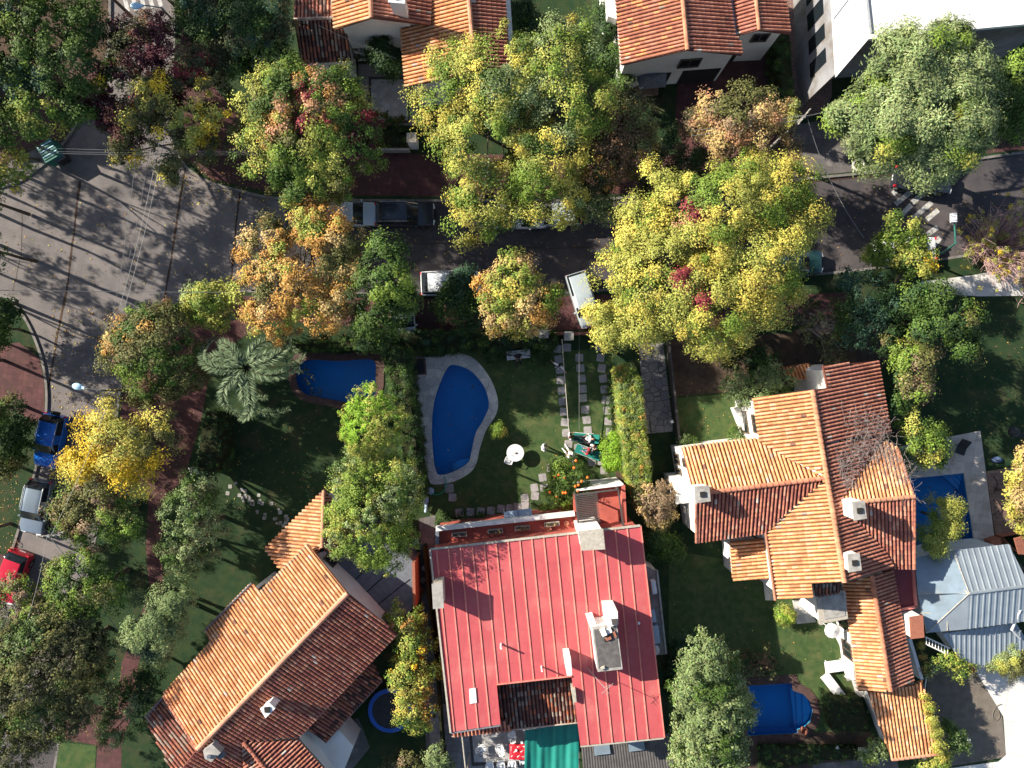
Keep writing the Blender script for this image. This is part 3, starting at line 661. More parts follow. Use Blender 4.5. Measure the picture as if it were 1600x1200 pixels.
# annex wing
tiles(h4, ((506, 766, 5.2), (503, 855, 5.2), (414, 857, 3.9)), [(506, 766), (503, 855), (494, 866), (482, 866), (439, 891), (414, 857)], PAL_SUN)
tiles(h4, ((506, 766, 5.2), (503, 855, 5.2), (545, 850, 4.2)), [(506, 766), (570, 830), (519, 866), (503, 855)], PAL_RED)
ridge(h4, (506, 766, 5.25), (503, 855, 5.25), .13, (.52, .26, .16))
walls(h4, [(506, 768, 5.1), (416, 857, 3.9), (440, 889, 3.9), (500, 870, 4.5), (520, 864, 4.2), (568, 830, 4.0)], ins=.25)
MB().prism([P2(x, y, 3.1) for x, y in [(508, 860), (560, 815), (610, 840), (646, 878), (647, 950), (612, 976)]], 0, 3.1).build('flat_roof', m_lead, h4)
for a, b in (((556, 905), (600, 862)), ((573, 925), (625, 878)), ((590, 945), (640, 905))): vline(h4, a+(3.1,), b+(3.1,), .06, m_dark, .02, 'roof_seam')
A, B = P(646, 878, 3.4), P(648, 950, 3.4); c = (A+B)/2; MB().box((c.x, c.y, 1.75), (.2, (B-A).length, 3.5), .02).build('parapet', m_terra, h4)
chimney(h4, [(408, 1108), (420, 1099), (428, 1107), (415, 1120)], 5.5, 7.9, m_white, m_plast)
hd = MB().prism([P2(x, y, 7.6) for x, y in [(317, 1173), (331, 1163), (345, 1176), (330, 1191), (320, 1186)]], 6.0, 7.6).build('chimney', m_conc, h4)
MB().tube([P(326, 1182, 7.6), P(326, 1182, 7.9)], .13, 10).build('flue', m_metal, hd); MB().prism([P2(x, y, 7.1) for x, y in [(338, 1180), (346, 1175), (351, 1182), (342, 1188)]], 6.3, 7.1).build('vent_box', m_lead, h4)
# ---- H5 red metal roofed house
h5 = thing('red_roofed_house', 'house with a broad red standing seam metal roof in the lower middle', 'house', P(850, 990))
z5a, z5b = 6.2, 6.6
plR = Plane((672, 858, z5a), (1000, 820, z5a), (1037, 1152, z5b))
def slab_on(pl, poly, th, mat, name, root, lift=0.0):
    W = [pl.hit(x, y, lift) for x, y in poly]; m = len(W)
    tr = tessellate_polygon([[Vector((q.x, q.y, 0)) for q in W]])
    fs = []
    for t in tr:
        a, b, c = [W[i] for i in t]; t = tuple(t)
        if (b-a).x*(c-a).y-(b-a).y*(c-a).x < 0: t = t[::-1]
        fs += [t, tuple(i+m for i in t[::-1])]
    fs += [(i, (i+1) % m, m+(i+1) % m, m+i) for i in range(m)]
    return MB().add(W+[q-pl.n*th for q in W], fs).build(name, mat, root)
R5 = [(672, 858), (1000, 821), (1037, 1152), (907, 1165), (893, 1056), (776, 1068), (782, 1132), (704, 1144)]
rf5 = slab_on(plR, R5, .22, m_redroof, 'roof', h5)
def inter(poly, x0, y0, x1, y1):
    ts = []
    for i in range(len(poly)):
        ax, ay = poly[i]; bx, by = poly[(i+1) % len(poly)]
        dx, dy, ex, ey = x1-x0, y1-y0, bx-ax, by-ay; den = dx*ey-dy*ex
        if abs(den) < 1e-9: continue
        t = ((ax-x0)*ey-(ay-y0)*ex)/den; s = ((ax-x0)*dy-(ay-y0)*dx)/den
        if 0 <= s < 1: ts.append(t)
    return sorted(ts)
for i in range(18):
    t = (i+.42)/17.6
    if t > .985: continue
    x0, y0 = 672+328*t, 858-37*t; x1, y1 = 706+331*t, 1166-14*t
    ts = inter(R5, x0, y0-20, x1, y1+20)
    for k in range(0, len(ts)-1, 2):
        a = plR.hit(x0+(x1-x0)*ts[k], y0-20+(y1-y0+40)*ts[k], .03); b = plR.hit(x0+(x1-x0)*ts[k+1], y0-20+(y1-y0+40)*ts[k+1], .03)
        d = (b-a).normalized(); s = Vector((-d.y, d.x, 0)).normalized()*.055; up = plR.n*.035; mb = MB()
        a -= plR.n*.04; b -= plR.n*.04
        mb.add([a-s, a+s, a+s*.6+up*1.9, a-s*.6+up*1.9, b-s, b+s, b+s*.6+up*1.9, b-s*.6+up*1.9], [(0, 1, 5, 4), (1, 2, 6, 5), (2, 3, 7, 6), (3, 0, 4, 7), (0, 3, 2, 1), (4, 5, 6, 7)])
        mb.build('roof_seam', m_redseam, rf5)
def rail(pl, pts, w, h, mat, name, root, lift=0.0):
    for a, b in zip(pts, pts[1:]):
        A, B = pl.hit(*a, lift), pl.hit(*b, lift); c = (A+B)/2
        d = (B-A).normalized(); s = Vector((-d.y, d.x, 0)).normalized()*w/2; u = Vector((0, 0, h))
        MB().add([A-s, A+s, A+s+u, A-s+u, B-s, B+s, B+s+u, B-s+u], [(0, 1, 5, 4), (1, 2, 6, 5), (2, 3, 7, 6), (3, 0, 4, 7), (0, 3, 2, 1), (4, 5, 6, 7)]).build(name, mat, root)
rail(plR, [(672, 858), (1000, 821)], .14, .1, m_cloth_w if False else m_pottery, 'edge_flashing', h5); rail(plR, [(672, 858), (704, 1144)], .12, .1, m_pottery, 'edge_flashing', h5)
rail(plR, [(704, 1145), (782, 1133)], .1, .06, m_metal, 'edge_flashing', h5, -.1); rail(plR, [(907, 1166), (1037, 1153)], .1, .06, m_pottery, 'edge_flashing', h5, -.1); rail(plR, [(1001, 821), (1038, 1152)], .08, .08, m_redseam, 'edge_flashing', h5)
rail(plR, [(776, 1069), (893, 1056)], .08, .1, m_redseam, 'edge_flashing', h5)
_, q5 = walls(h5, [(672, 858, 6.1), (1000, 821, 6.1), (1037, 1152, 6.4), (907, 1165, 6.4), (893, 1056, 6.3), (776, 1068, 6.3), (782, 1132, 6.4), (704, 1144, 6.4)], ins=.15, drop=.3, mat=m_redfloor)
tiles(h5, ((776, 1050, 4.9), (893, 1038, 4.9), (782, 1133, 4.2)), [(772, 1040), (896, 1030), (903, 1128), (782, 1142)], PAL_OLD)
tiles(h5, ((704, 1130, 5.0), (782, 1120, 5.0), (706, 1150, 4.7)), [(704, 1135), (790, 1125), (800, 1141), (706, 1150)], PAL_BRN)
vline(h5, (706, 1151, 4.6), (905, 1129, 4.2), .1, m_pottery, 0, 'gutter')
# lower terrace with parapet
zt = 3.6; TT = [(681, 826), (898, 800), (902, 850), (682, 876)]
MB().prism([P2(x, y, zt) for x, y in [(683, 828), (898, 802), (905, 860), (683, 886)]], 0, zt).build('terrace', m_redfloor, h5)
def wallseg(root, a, b, z0, z1, th, mat, name):
    A, B = P(a[0], a[1], z1), P(b[0], b[1], z1); c = (A+B)/2
    return MB().box((c.x, c.y, (z0+z1)/2), ((B-A).length, th, z1-z0), math.atan2((B-A).y, (B-A).x)).build(name, mat, root)
wallseg(h5, (681, 827), (898, 803), zt, zt+.55, .3, m_white, 'parapet'); wallseg(h5, (683, 829), (683, 880), zt, zt+.5, .25, m_lead, 'parapet')
# courtyard tower at right of terrace
MB().prism([P2(x, y, 3.0) for x, y in [(897, 766), (973, 757), (978, 835), (903, 845)]], 0, 3.0).build('courtyard_floor', m_redfloor, h5)
wallseg(h5, (900, 766), (974, 757), 0, 3.9, .15, m_white, 'parapet'); wallseg(h5, (974, 758), (977, 822), 3.0, 3.9, .25, m_redfloor, 'parapet'); wallseg(h5, (897, 772), (903, 830), 3.0, 3.9, .2, m_redfloor, 'parapet')
pg = thing('pergola', 'dark slatted pergola frame over the small red courtyard beside the orange tree', 'pergola', P(935, 800, 3.0))
for a, b in (((899, 773), (966, 765)), ((966, 765), (974, 822)), ((899, 773), (905, 830))):
    A, B = P(*a, 5.0), P(*b, 5.0); c = (A+B)/2; MB().box((c.x, c.y, 4.94), ((B-A).length, .1, .12), math.atan2((B-A).y, (B-A).x)).build('beam', m_darkstone, pg)
for x, y in ((899, 773), (966, 765), (974, 822), (905, 830)):
    q = P(x, y, 5.0); MB().box((q.x, q.y, 4.0), (.1, .1, 1.9)).build('post', m_darkstone, pg)
A, B = P(899, 773, 5.0), P(905, 830, 5.0)
for i in range(19):
    a = A+(B-A)*(i+.5)/21; b = a+(P(933, 769, 5.0)-P(899, 773, 5.0)); c = (a+b)/2
    MB().box((c.x, c.y, 5.03), ((b-a).length, .06, .05), math.atan2((b-a).y, (b-a).x)).build('slat', m_darkstone, pg)
# rooftop structures
chimney(h5, [(676, 914), (690, 912), (692, 949), (678, 950)], 5.5, 8.2, m_pottery, m_conc, hole=False)
chimney(h5, [(905, 832), (941, 828), (944, 857), (910, 859)], 3.0, 8.2, m_white, m_pottery, hole=False)
tkb = MB().prism([P2(x, y, 8.3) for x, y in [(926, 980), (963, 975), (971, 1046), (934, 1049)]], 6, 8.2).build('water_tank_room', m_white, h5)
MB().prism([P2(x, y, 8.32) for x, y in [(925, 980), (964, 975), (973, 1046), (934, 1050)]], 8.2, 8.3, bottom=True).build('roof_slab', m_conc, tkb)
MB().prism([P2(x, y, 8.33) for x, y in [(928, 984), (962, 979), (970, 1042), (936, 1045)]], 8.28, 8.32).build('bitumen_top', m_bitumen, tkb)
MB().prism([P2(x, y, 8.9) for x, y in [(947, 956), (965, 955), (966, 976), (950, 980)]], 6, 8.9).build('chimney', m_white, h5)
MB().prism([P2(x, y, 9.0) for x, y in [(955, 968), (964, 967), (966, 976), (957, 977)]], 8.88, 9.0).build('cap', m_darkstone, h5)
MB().prism([P2(x, y, 8.0) for x, y in [(918, 970), (929, 968), (934, 985), (925, 990)]], 6, 8.0).build('chimney', m_white, h5)
MB().prism([P2(x, y, 8.4) for x, y in [(882, 1030), (892, 1029), (894, 1055), (886, 1056)]], 4.5, 8.4).build('chimney', m_white, h5)
MB().prism([P2(x, y, 6.9) for x, y in [(893, 1078), (899, 1077), (901, 1097), (896, 1098)]], 4.5, 6.9).build('chimney', m_pottery, h5)
sk = slab_on(plR, [(733, 1077), (743, 1075), (745, 1098), (734, 1100)], .1, m_plast, 'skylight', h5, .08)
for x, y, r in ((783, 1006, .1), (1078-232, 1041, .08), (999-1, 973, .12)):
    q = plR.hit(x, y, 0); MB().tube([q, q+Vector((0, 0, .9 if r < .11 else .15))], r*.7, 8).build('vent_pipe', m_plast, h5)
# patch repairs and roof clutter on the tank slab
for nm, x, y, sz, mt in (('paint_tin', 943, 988, (.35, .45, .3), m_white), ('round_cover', 952, 986, (.36, .36, .12), m_plast), ('terracotta_brick', 951, 998, (.4, .2, .15), m_terra), ('terracotta_brick', 961, 992, (.15, .4, .15), m_terra), ('stone', 942, 1044, (.3, .15, .15), m_pottery), ('stone', 944, 1001, (.12, .12, .12), m_darkstone)):
    q = P(x, y, 8.45); mbx = MB().box((q.x, q.y, 8.32+sz[2]/2), sz, .4, taper=.85); tag(mbx.build(nm, mt, base=(q.x, q.y, 8.32)), {'paint_tin': 'white box on the dark slab of the rooftop tank room', 'round_cover': 'pale cover beside the white box on the rooftop tank slab', 'terracotta_brick': 'loose terracotta brick on the rooftop tank slab', 'stone': 'small loose stone on the rooftop tank slab'}[nm], nm.split('_')[-1], {'terracotta_brick': 'loose bricks on the tank slab', 'stone': 'loose stones on the tank slab'}.get(nm))
# antenna
an = thing('television_antenna', 'thin leaning television antenna over the red roof below the tank room', 'antenna', plR.hit(917, 1043))
MB().tube([plR.hit(917, 1043), P(946, 1076, 8.6)], .02, 5).build('mast', m_paleire, an)
for a, b in (((940, 1084), (958, 1068)), ((942, 1070), (952, 1084)), ((945, 1074), (953, 1071)), ((943, 1080), (949, 1087))): MB().tube([P(*a, 8.6), P(*b, 8.6)], .015, 4).build('element', m_paleire, an)
# side ledge with tanks
MB().prism([P2(x, y, 4.6) for x, y in [(1000, 880), (1026, 892), (1041, 1022), (1010, 1026)]], 0, 4.6).build('service_ledge', m_conc, h5)
wallseg(h5, (1027, 892), (1041, 1022), 4.6, 4.95, .12, m_conc, 'parapet')
def box_thing(name, label, cat, pts, z0, z1, mat, extra=None):
    q = [P2(x, y, z1) for x, y in pts]; cx = sum(p[0] for p in q)/len(q); cy = sum(p[1] for p in q)/len(q)
    t = thing(name, label, cat, (cx, cy, z0)); MB().prism(q, z0, z1).build('housing', mat, t)
    MB().prism(inset(q, .06), z1, z1+.02).build('lid', extra or mat, t); return t
box_thing('air_conditioner', 'white air conditioner unit at the top end of the service ledge beside the red roof', 'air conditioner', [(1017, 909), (1024, 907), (1027, 927), (1020, 929)], 4.6, 5.3, m_plast)
box_thing('equipment_box', 'pale box in the middle of the service ledge beside the red roof', 'box', [(1015, 954), (1023, 953), (1026, 972), (1018, 973)], 4.6, 5.0, m_bluegrey)
box_thing('water_tank', 'long pale tank on the lower part of the service ledge', 'tank', [(1017, 980), (1029, 979), (1032, 1005), (1020, 1007)], 4.6, 5.2, m_bluegrey)
q = P(1024, 1017, 5.3); t = thing('round_tank', 'round pale drum at the bottom end of the service ledge', 'tank', (q.x, q.y, 4.6)); cyl((q.x, q.y, 4.6), .33, .6, 20).build('drum', m_bluegrey, t); cyl((q.x, q.y, 5.2), .3, .05, 20).build('lid', m_plast, t)
# rear sheds of H5
def corr(root, pts, z0, z1, mat, name, pitch=.18, amp=.03):
    pl = Plane((pts[0][0], pts[0][1], z0), (pts[1][0], pts[1][1], z0), (pts[2][0], pts[2][1], z1))
    a, b, c, d = [pl.hit(x, y) for x, y in pts]; n = int((b-a).length/pitch)*2; vs = []
    for i in range(n+1):
        t = i/n; o_ = pl.n*(amp if i % 2 else 0)
        vs += [a+(b-a)*t+o_, d+(c-d)*t+o_]
    fs = [(2*i, 2*i+2, 2*i+3, 2*i+1) for i in range(n)]
    return MB().add(vs, fs).build(name, mat, root)
sh = thing('corrugated_shed', 'dark corrugated sheet roof at the bottom edge below the red roof', 'shed', P(975, 1190))
corr(sh, [(908, 1163), (1046, 1146), (1060, 1235), (915, 1250)], 3.2, 2.9, m_corr, 'roof')
for x, y in ((928, 1164), (982, 1158)):
    MB().prism([P2(a, b, 3.35) for a, b in [(x, y), (x+24, y-2), (x+26, y+14), (x+1, y+17)]], 3.2, 3.33).build('skylight_panel', m_polycarb, sh)
walls(sh, [(908, 1163, 3.0), (1046, 1146, 3.0), (1060, 1235, 2.8), (915, 1250, 2.8)], ins=.2, mat=m_grey)
aw = thing('green_awning', 'green canvas cover stretched beside the patio under the red roof', 'awning', P(863, 1170))
vs = []; nx, ny = 40, 12
for j in range(ny+1):
    for i in range(nx+1):
        u, v = i/nx, j/ny; x = 820+85*u-1*v; y = 1141-12*u+100*v
        vs.append(P(x, y, 3.0+.05*math.sin(u*22+v*2)+.03*math.sin(u*47)-.25*math.sin(math.pi*u)*.6+.05*math.sin(v*5+u*3)))
MB().add(vs, [(j*(nx+1)+i, j*(nx+1)+i+1, (j+1)*(nx+1)+i+1, (j+1)*(nx+1)+i) for j in range(ny) for i in range(nx)]).build('canvas', m_teal, aw, True)
for x, y in ((822, 1150), (905, 1135), (826, 1230), (905, 1225)): MB().tube([P(x, y, 0)+Vector((0, 0, 0)), Vector((P(x, y, 0).x, P(x, y, 0).y, 2.9))], .04, 6).build('post', m_metal, aw)
# ---- H1 top left house
h1 = thing('tiled_house', 'tiled house with white gable, ivy and chimney at the top left of the garden strip', 'house', P(640, 60))
tiles(h1, ((459, 31, 5.0), (522, 28, 5.0), (470, 98, 3.9)), [(459, 31), (522, 28), (541, 46), (549, 95), (470, 99)], PAL_OLD+PAL_LICH[:3])
tiles(h1, ((459, 31, 5.0), (522, 28, 5.0), (459, -40, 4.2)), [(459, 30), (522, 27), (522, -60), (459, -60)], PAL_RED+PAL_OLD)
ridge(h1, (459, 31, 5.0), (522, 28, 5.0), .12, (.4, .3, .24))
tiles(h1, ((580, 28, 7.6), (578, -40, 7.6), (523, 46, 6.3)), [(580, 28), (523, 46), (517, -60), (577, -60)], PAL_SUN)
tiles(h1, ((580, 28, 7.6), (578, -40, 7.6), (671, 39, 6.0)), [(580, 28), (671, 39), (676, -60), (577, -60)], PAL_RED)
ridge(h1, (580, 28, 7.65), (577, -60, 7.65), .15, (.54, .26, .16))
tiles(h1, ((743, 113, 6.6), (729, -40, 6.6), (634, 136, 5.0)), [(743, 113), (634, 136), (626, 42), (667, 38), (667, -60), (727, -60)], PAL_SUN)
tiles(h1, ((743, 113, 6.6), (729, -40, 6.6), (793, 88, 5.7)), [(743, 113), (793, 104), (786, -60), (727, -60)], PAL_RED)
ridge(h1, (743, 113, 6.65), (727, -60, 6.65), .15, (.54, .26, .16))
_, q1 = walls(h1, [(470, 98, 3.8), (459, -60, 3.9), (530, -60, 4.5), (541, 46, 4.8), (549, 95, 3.8)], ins=.3)
_, q1b = walls(h1, [(580, 28, 7.6), (523, 46, 6.2), (517, -80, 6.2), (676, -80, 6.0), (671, 39, 6.0)], ins=.4)
_, q1c = walls(h1, [(743, 113, 6.6), (634, 136, 5.0), (626, 42, 5.0), (660, -80, 5.0), (786, -80, 5.6), (793, 100, 5.6)], ins=.4)
opening(h1, q1c, 0, .08, .3, 3.6, 4.6); opening(h1, q1c, 5, .2, .6, 3.6, 4.6); opening(h1, q1, 4, .2, .5, 1.0, 2.4)
opening(h1, q1b, 4, .4, .5, 3.0, 3.8)
chimney(h1, [(608, 2), (631, 4), (631, -12), (610, -14)], 5.5, 8.8, m_white, m_plast)
wallseg(h1, (791, -50), (798, 62), 0, 4.5, .3, m_white, 'parapet_wall')
# ---- H2 top middle house
h2 = thing('tiled_house', 'white two gabled house with red tiled roof and carport at the top middle', 'house', P(1070, 60))
tiles(h2, ((1074, 78, 6.9), (1062, -40, 6.9), (971, 102, 5.4)), [(1074, 78), (971, 102), (957, -60), (1061, -60)], PAL_SUN[:1]+PAL_RED)
tiles(h2, ((1074, 78, 6.9), (1062, -40, 6.9), (1159, 86, 5.5)), [(1074, 78), (1159, 86), (1156, 62), (1148, 57), (1131, -60), (1061, -60)], PAL_RED)
ridge(h2, (1074, 78, 6.95), (1061, -60, 6.95), .15, (.52, .24, .14))
tiles(h2, ((1186, 47, 6.0), (1176, -40, 6.0), (1151, 56, 5.4)), [(1186, 47), (1150, 56), (1136, -60), (1175, -60)], PAL_RED)
tiles(h2, ((1186, 47, 6.0), (1176, -40, 6.0), (1234, 53, 5.2)), [(1186, 47), (1234, 53), (1220, -60), (1175, -60)], PAL_RED)
ridge(h2, (1186, 47, 6.05), (1175, -60, 6.05), .13, (.52, .24, .14)); vline(h2, (1149, 57, 5.4), (1134, -60, 5.4), .2, m_lead, .1)
_, q2 = walls(h2, [(1074, 78, 6.9), (971, 102, 5.4), (957, -80, 5.4), (1133, -80, 5.4), (1159, 86, 5.4)], ins=.35)
_, q2b = walls(h2, [(1186, 47, 6.0), (1150, 56, 5.3), (1138, -80, 5.3), (1220, -80, 5.2), (1234, 53, 5.2)], ins=.35)
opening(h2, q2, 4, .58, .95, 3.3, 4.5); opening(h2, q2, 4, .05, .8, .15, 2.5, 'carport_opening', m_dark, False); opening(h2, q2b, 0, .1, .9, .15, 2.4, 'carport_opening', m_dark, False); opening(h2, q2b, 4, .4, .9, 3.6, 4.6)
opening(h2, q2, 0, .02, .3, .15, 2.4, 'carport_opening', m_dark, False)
MB().prism([P2(x, y, 4.0) for x, y in [(945, -60), (962, -60), (964, 30), (950, 25)]], 0, 4.0).build('side_wall', m_white, h2)
# ---- H3 white flat roofed building
h3 = thing('white_flat_building', 'large building with a white flat roof at the top right corner', 'building', P(1450, 20))
z3 = 7.2; R3 = [(1296, -90), (1308, 118), (1357, 61), (1660, 32), (1660, -90)]
q3 = [(P(x, y, z3).x, P(x, y, z3).y) for x, y in R3]
MB().prism(inset(q3, .15), 0, z3-.15).build('wall', m_grey, h3)
MB().prism(q3, z3-.3, z3, bottom=True).build('roof', m_wwhite, h3)
vline(h3, (1352, -40, z3), (1362, 52, z3), .3, m_lead, -.05, 'roof_joint'); vline(h3, (1302, 30, z3), (1325, 0, z3), .06, m_metal, 0, 'roof_wire')
qq = inset(q3, .15)
for t0, t1 in ((.08, .22), (.3, .44), (.52, .64), (.72, .84)): opening(h3, qq, 0, t0, t1, 2.6, 5.4, mat=m_glass, frame=False)
for i, t0, t1 in ((2, .2, .45), (2, .55, .7)): opening(h3, qq, i, t0, t1, 3.8, 5.2, mat=m_drysoil, frame=False)
# ---- H7 grey metal roofs
h7 = thing('grey_roofed_house', 'low house with ribbed grey metal roofs at the right edge below the pool deck', 'house', P(1530, 930))
ap = (1514, 927, 4.8)
def ribbed(root, plane, poly, mat, name='roof', pitch=.42, rw=.07, along=None):
    pl = Plane(*plane)
    n = pl.n; d = (Vector((0, 0, -1))-n*(-n.z)).normalized(); u = n.cross(d).normalized()
    W = [pl.hit(x, y) for x, y in poly]; o0 = W[0]; uv = [((q-o0).dot(u), (q-o0).dot(d)) for q in W]; m = len(W)
    u0, u1 = min(a for a, b in uv), max(a for a, b in uv); c = u0+pitch/2; mb = MB()
    while c < u1:
        xs = []
        for i in range(m):
            (a, b), (e, f) = uv[i], uv[(i+1) % m]
            if (a-c)*(e-c) < 0: xs.append(b+(f-b)*(c-a)/(e-a))
        xs.sort()
        for k in range(0, len(xs)-1, 2):
            r = [o0+u*(c+du)+d*vv+n*h for vv in (xs[k], xs[k+1]) for du, h in ((-rw, -.01), (-rw*.5, .055), (rw*.5, .055), (rw, -.01))]
            mb.add(r, [(0, 1, 5, 4), (1, 2, 6, 5), (2, 3, 7, 6), (0, 3, 2, 1), (4, 5, 6, 7)])
        c += pitch
    tr = tessellate_polygon([[Vector((a, b, 0)) for a, b in uv]]); fs = []
    for t in tr: fs += [tuple(t), tuple(i+m for i in t)]
    fs += [(i, (i+1) % m, m+(i+1) % m, m+i) for i in range(m)]
    mb.add(list(W)+[q-n*.08 for q in W], fs); return mb.build(name, mat, root)
ribbed(h7, (ap, (1640, 911, 4.8), (1489, 860, 3.9)), [(1514, 927), (1489, 860), (1576, 850), (1606, 910), (1640, 911)], m_greyroof)
ribbed(h7, (ap, (1640, 911, 4.8), (1510, 983, 4.0)), [(1514, 927), (1511, 983), (1600, 971), (1640, 966), (1640, 911)], m_greyroof)
vline(h7, ap, (1640, 911, 4.8), .22, m_greyroof, .04, 'ridge_cap')
slab_on(Plane(ap, (1489, 860, 3.9), (1430, 871, 3.3)), [(1514, 927), (1489, 860), (1430, 871), (1434, 928)], .06, m_polycarb, 'clear_roof', h7)
slab_on(Plane(ap, (1434, 928, 3.35), (1447, 989, 3.3)), [(1514, 927), (1434, 928), (1447, 989)], .06, m_polycarb, 'clear_roof', h7)
slab_on(Plane(ap, (1447, 989, 3.3), (1511, 983, 4.0)), [(1514, 927), (1447, 989), (1511, 983)], .06, m_greyroof, 'clear_roof', h7)
for a, b in ((ap, (1447, 989, 3.3)), (ap, (1434, 928, 3.35)), (ap, (1475, 903, 3.9)), (ap, (1489, 860, 3.9)), ((1438, 958, 3.3), (1482, 957, 3.9)), ((1479, 960, 3.9), (1480, 985, 3.7)), ((1462, 868, 3.6), (1472, 890, 3.8)), ((1430, 871, 3.3), (1447, 989, 3.3))): vline(h7, a, b, .07, m_pottery, .04, 'glazing_bar')
walls(h7, [(1432, 872, 3.3), (1489, 860, 3.9), (1575, 851, 3.9), (1640, 915, 4.0), (1640, 966, 4.0), (1511, 983, 3.9), (1447, 988, 3.3)], ins=.3)
ribbed(h7, ((1472, 990, 3.0), (1590, 975, 3.0), (1502, 1032, 2.5)), [(1472, 990), (1588, 974), (1604, 1000), (1618, 1012), (1535, 1040), (1502, 1032)], m_greyroof, pitch=.36)
walls(h7, [(1474, 991, 2.7), (1590, 976, 2.7), (1616, 1010, 2.4), (1535, 1038, 2.4), (1503, 1031, 2.4)], ins=.25)
fr = thing('white_lattice_frame', 'white slatted frame leaning between the brick topped chimney and the grey roof', 'frame', P(1465, 1005))
A, B = P(1446, 995, 2.6), P(1484, 1013, 2.6)
for s in (0, 1):
    o_ = (P(1446, 1006, 2.6)-P(1446, 995, 2.6))*s*1.0; MB().tube([A+o_, B+o_], .05, 5).build('rail', m_white, fr)
for i in range(8):
    a = A+(B-A)*(i+.3)/8; MB().tube([a, a+(P(1446, 1006, 2.6)-P(1446, 995, 2.6))], .035, 5).build('slat', m_white, fr)
gg = thing('gutter_pipe', 'bent white gutter pipe lying over the lower grey roof at the right edge', 'pipe', P(1590, 970))
MB().tube([P(1594, 953, 4.3), P(1581, 984, 3.6), P(1594, 997, 3.0)], .09, 8).build('pipe', m_plast, gg)
# ---- H8 tile corner at right edge
h8 = thing('garden_hut', 'small brick hut with tiled roof at the right edge above the grey metal roof', 'hut', P(1590, 850))
slab_on(Plane((1590, 840, 2.6), (1640, 830, 2.6), (1590, 866, 2.3)), [(1585, 842), (1640, 830), (1640, 870), (1592, 866)], .12, m_terra, 'roof', h8)
walls(h8, [(1565, 838, 1.3), (1588, 834, 1.3), (1640, 830, 1.3), (1640, 870, 1.3), (1592, 866, 1.3)], ins=.1, mat=m_terra)
MB().prism([P2(x, y, 1.0) for x, y in [(1548, 845), (1564, 840), (1566, 853), (1550, 857)]], 0, 1.0).build('side_block', m_terra, h8)

# low house and tall trees just beyond the left edge, whose shade falls over the crossing
h9 = thing('white_house', 'plain flat roofed house standing beyond the left edge of the photo', 'house', P(-120, 100))
MB().prism([P2(x, y, 0) for x, y in [(-200, 60), (-60, 60), (-60, 152), (-200, 152)]], 0, 6.6).build('wall', m_white, h9)
MB().prism([P2(x, y, 0) for x, y in [(-204, 56), (-57, 56), (-57, 155), (-204, 155)]], 6.6, 6.8, bottom=True).build('roof', m_conc, h9)
# ------------------------------------------------------------ vegetation
rng = np.random.default_rng(11)
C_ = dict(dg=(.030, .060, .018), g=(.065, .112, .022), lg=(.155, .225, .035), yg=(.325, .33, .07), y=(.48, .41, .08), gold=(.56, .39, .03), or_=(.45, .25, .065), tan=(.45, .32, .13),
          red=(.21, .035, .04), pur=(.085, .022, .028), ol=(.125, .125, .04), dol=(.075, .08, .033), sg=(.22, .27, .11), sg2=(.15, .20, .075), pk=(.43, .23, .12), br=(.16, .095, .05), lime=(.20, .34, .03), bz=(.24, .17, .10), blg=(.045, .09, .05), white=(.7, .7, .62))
def leaf_mesh(name, cen, nor, size, colr, parent, aspect=1.6, tang=None, mat=None, fold=.0):
    n = len(cen); nor = nor/np.maximum(np.linalg.norm(nor, axis=1, keepdims=True), 1e-6)
    r = tang if tang is not None else rng.normal(size=(n, 3))
    u = r-nor*np.sum(r*nor, 1, keepdims=True); u /= np.maximum(np.linalg.norm(u, axis=1, keepdims=True), 1e-6)
    v = np.cross(nor, u); s = size[:, None]
    a = u*s*.5*aspect**.5; b = v*s*.5/aspect**.5
    V = np.stack([cen-a, cen+b-a*.1, cen+a, cen-b-a*.1], 1).reshape(-1, 3).astype(np.float32)
    q = parent
    while q is not None: V -= np.array(q.location, dtype=np.float32); q = q.parent
    me = bpy.data.meshes.new(name); me.vertices.add(n*4); me.vertices.foreach_set('co', V.ravel())
    me.loops.add(n*4); me.loops.foreach_set('vertex_index', np.arange(n*4, dtype=np.int32))
    me.polygons.add(n); me.polygons.foreach_set('loop_start', np.arange(0, n*4, 4, dtype=np.int32))
    at = me.color_attributes.new('Col', 'FLOAT_COLOR', 'POINT')
    c4 = np.ones((n, 4, 4), dtype=np.float32); c4[:, :, :3] = np.clip(colr, 0, 1)[:, None, :]
    at.data.foreach_set('color', c4.ravel()); me.materials.append(mat or LEAF); me.update(); me.validate()
    o = bpy.data.objects.new(name, me); col.objects.link(o); o.parent = parent; return o
def pick(pal, n):
    cols = np.array([C_[k] for k, w_ in pal]); ws = np.array([w_ for k, w_ in pal], float); ws /= ws.sum()
    return cols[rng.choice(len(pal), n, p=ws)]
def pick_smooth(pal, cc):          # colour shifts from branch to branch, not leaf by leaf
    f = np.sin(cc[:, 0]*1.25+1.1*cc[:, 2])+np.sin(cc[:, 1]*1.4-.8*cc[:, 0])+np.sin(cc[:, 2]*1.7+.6*cc[:, 1]+2)+rng.normal(size=len(cc))*.55
    q = .5+.5*np.tanh(f*.62/1.0); q = q*.7+np.argsort(np.argsort(f))/max(1, len(f))*.3
    ws = np.cumsum([w_ for k, w_ in pal]); cols = np.array([C_[k] for k, w_ in pal]); return cols[np.minimum(np.searchsorted(ws/ws[-1], q), len(pal)-1)]
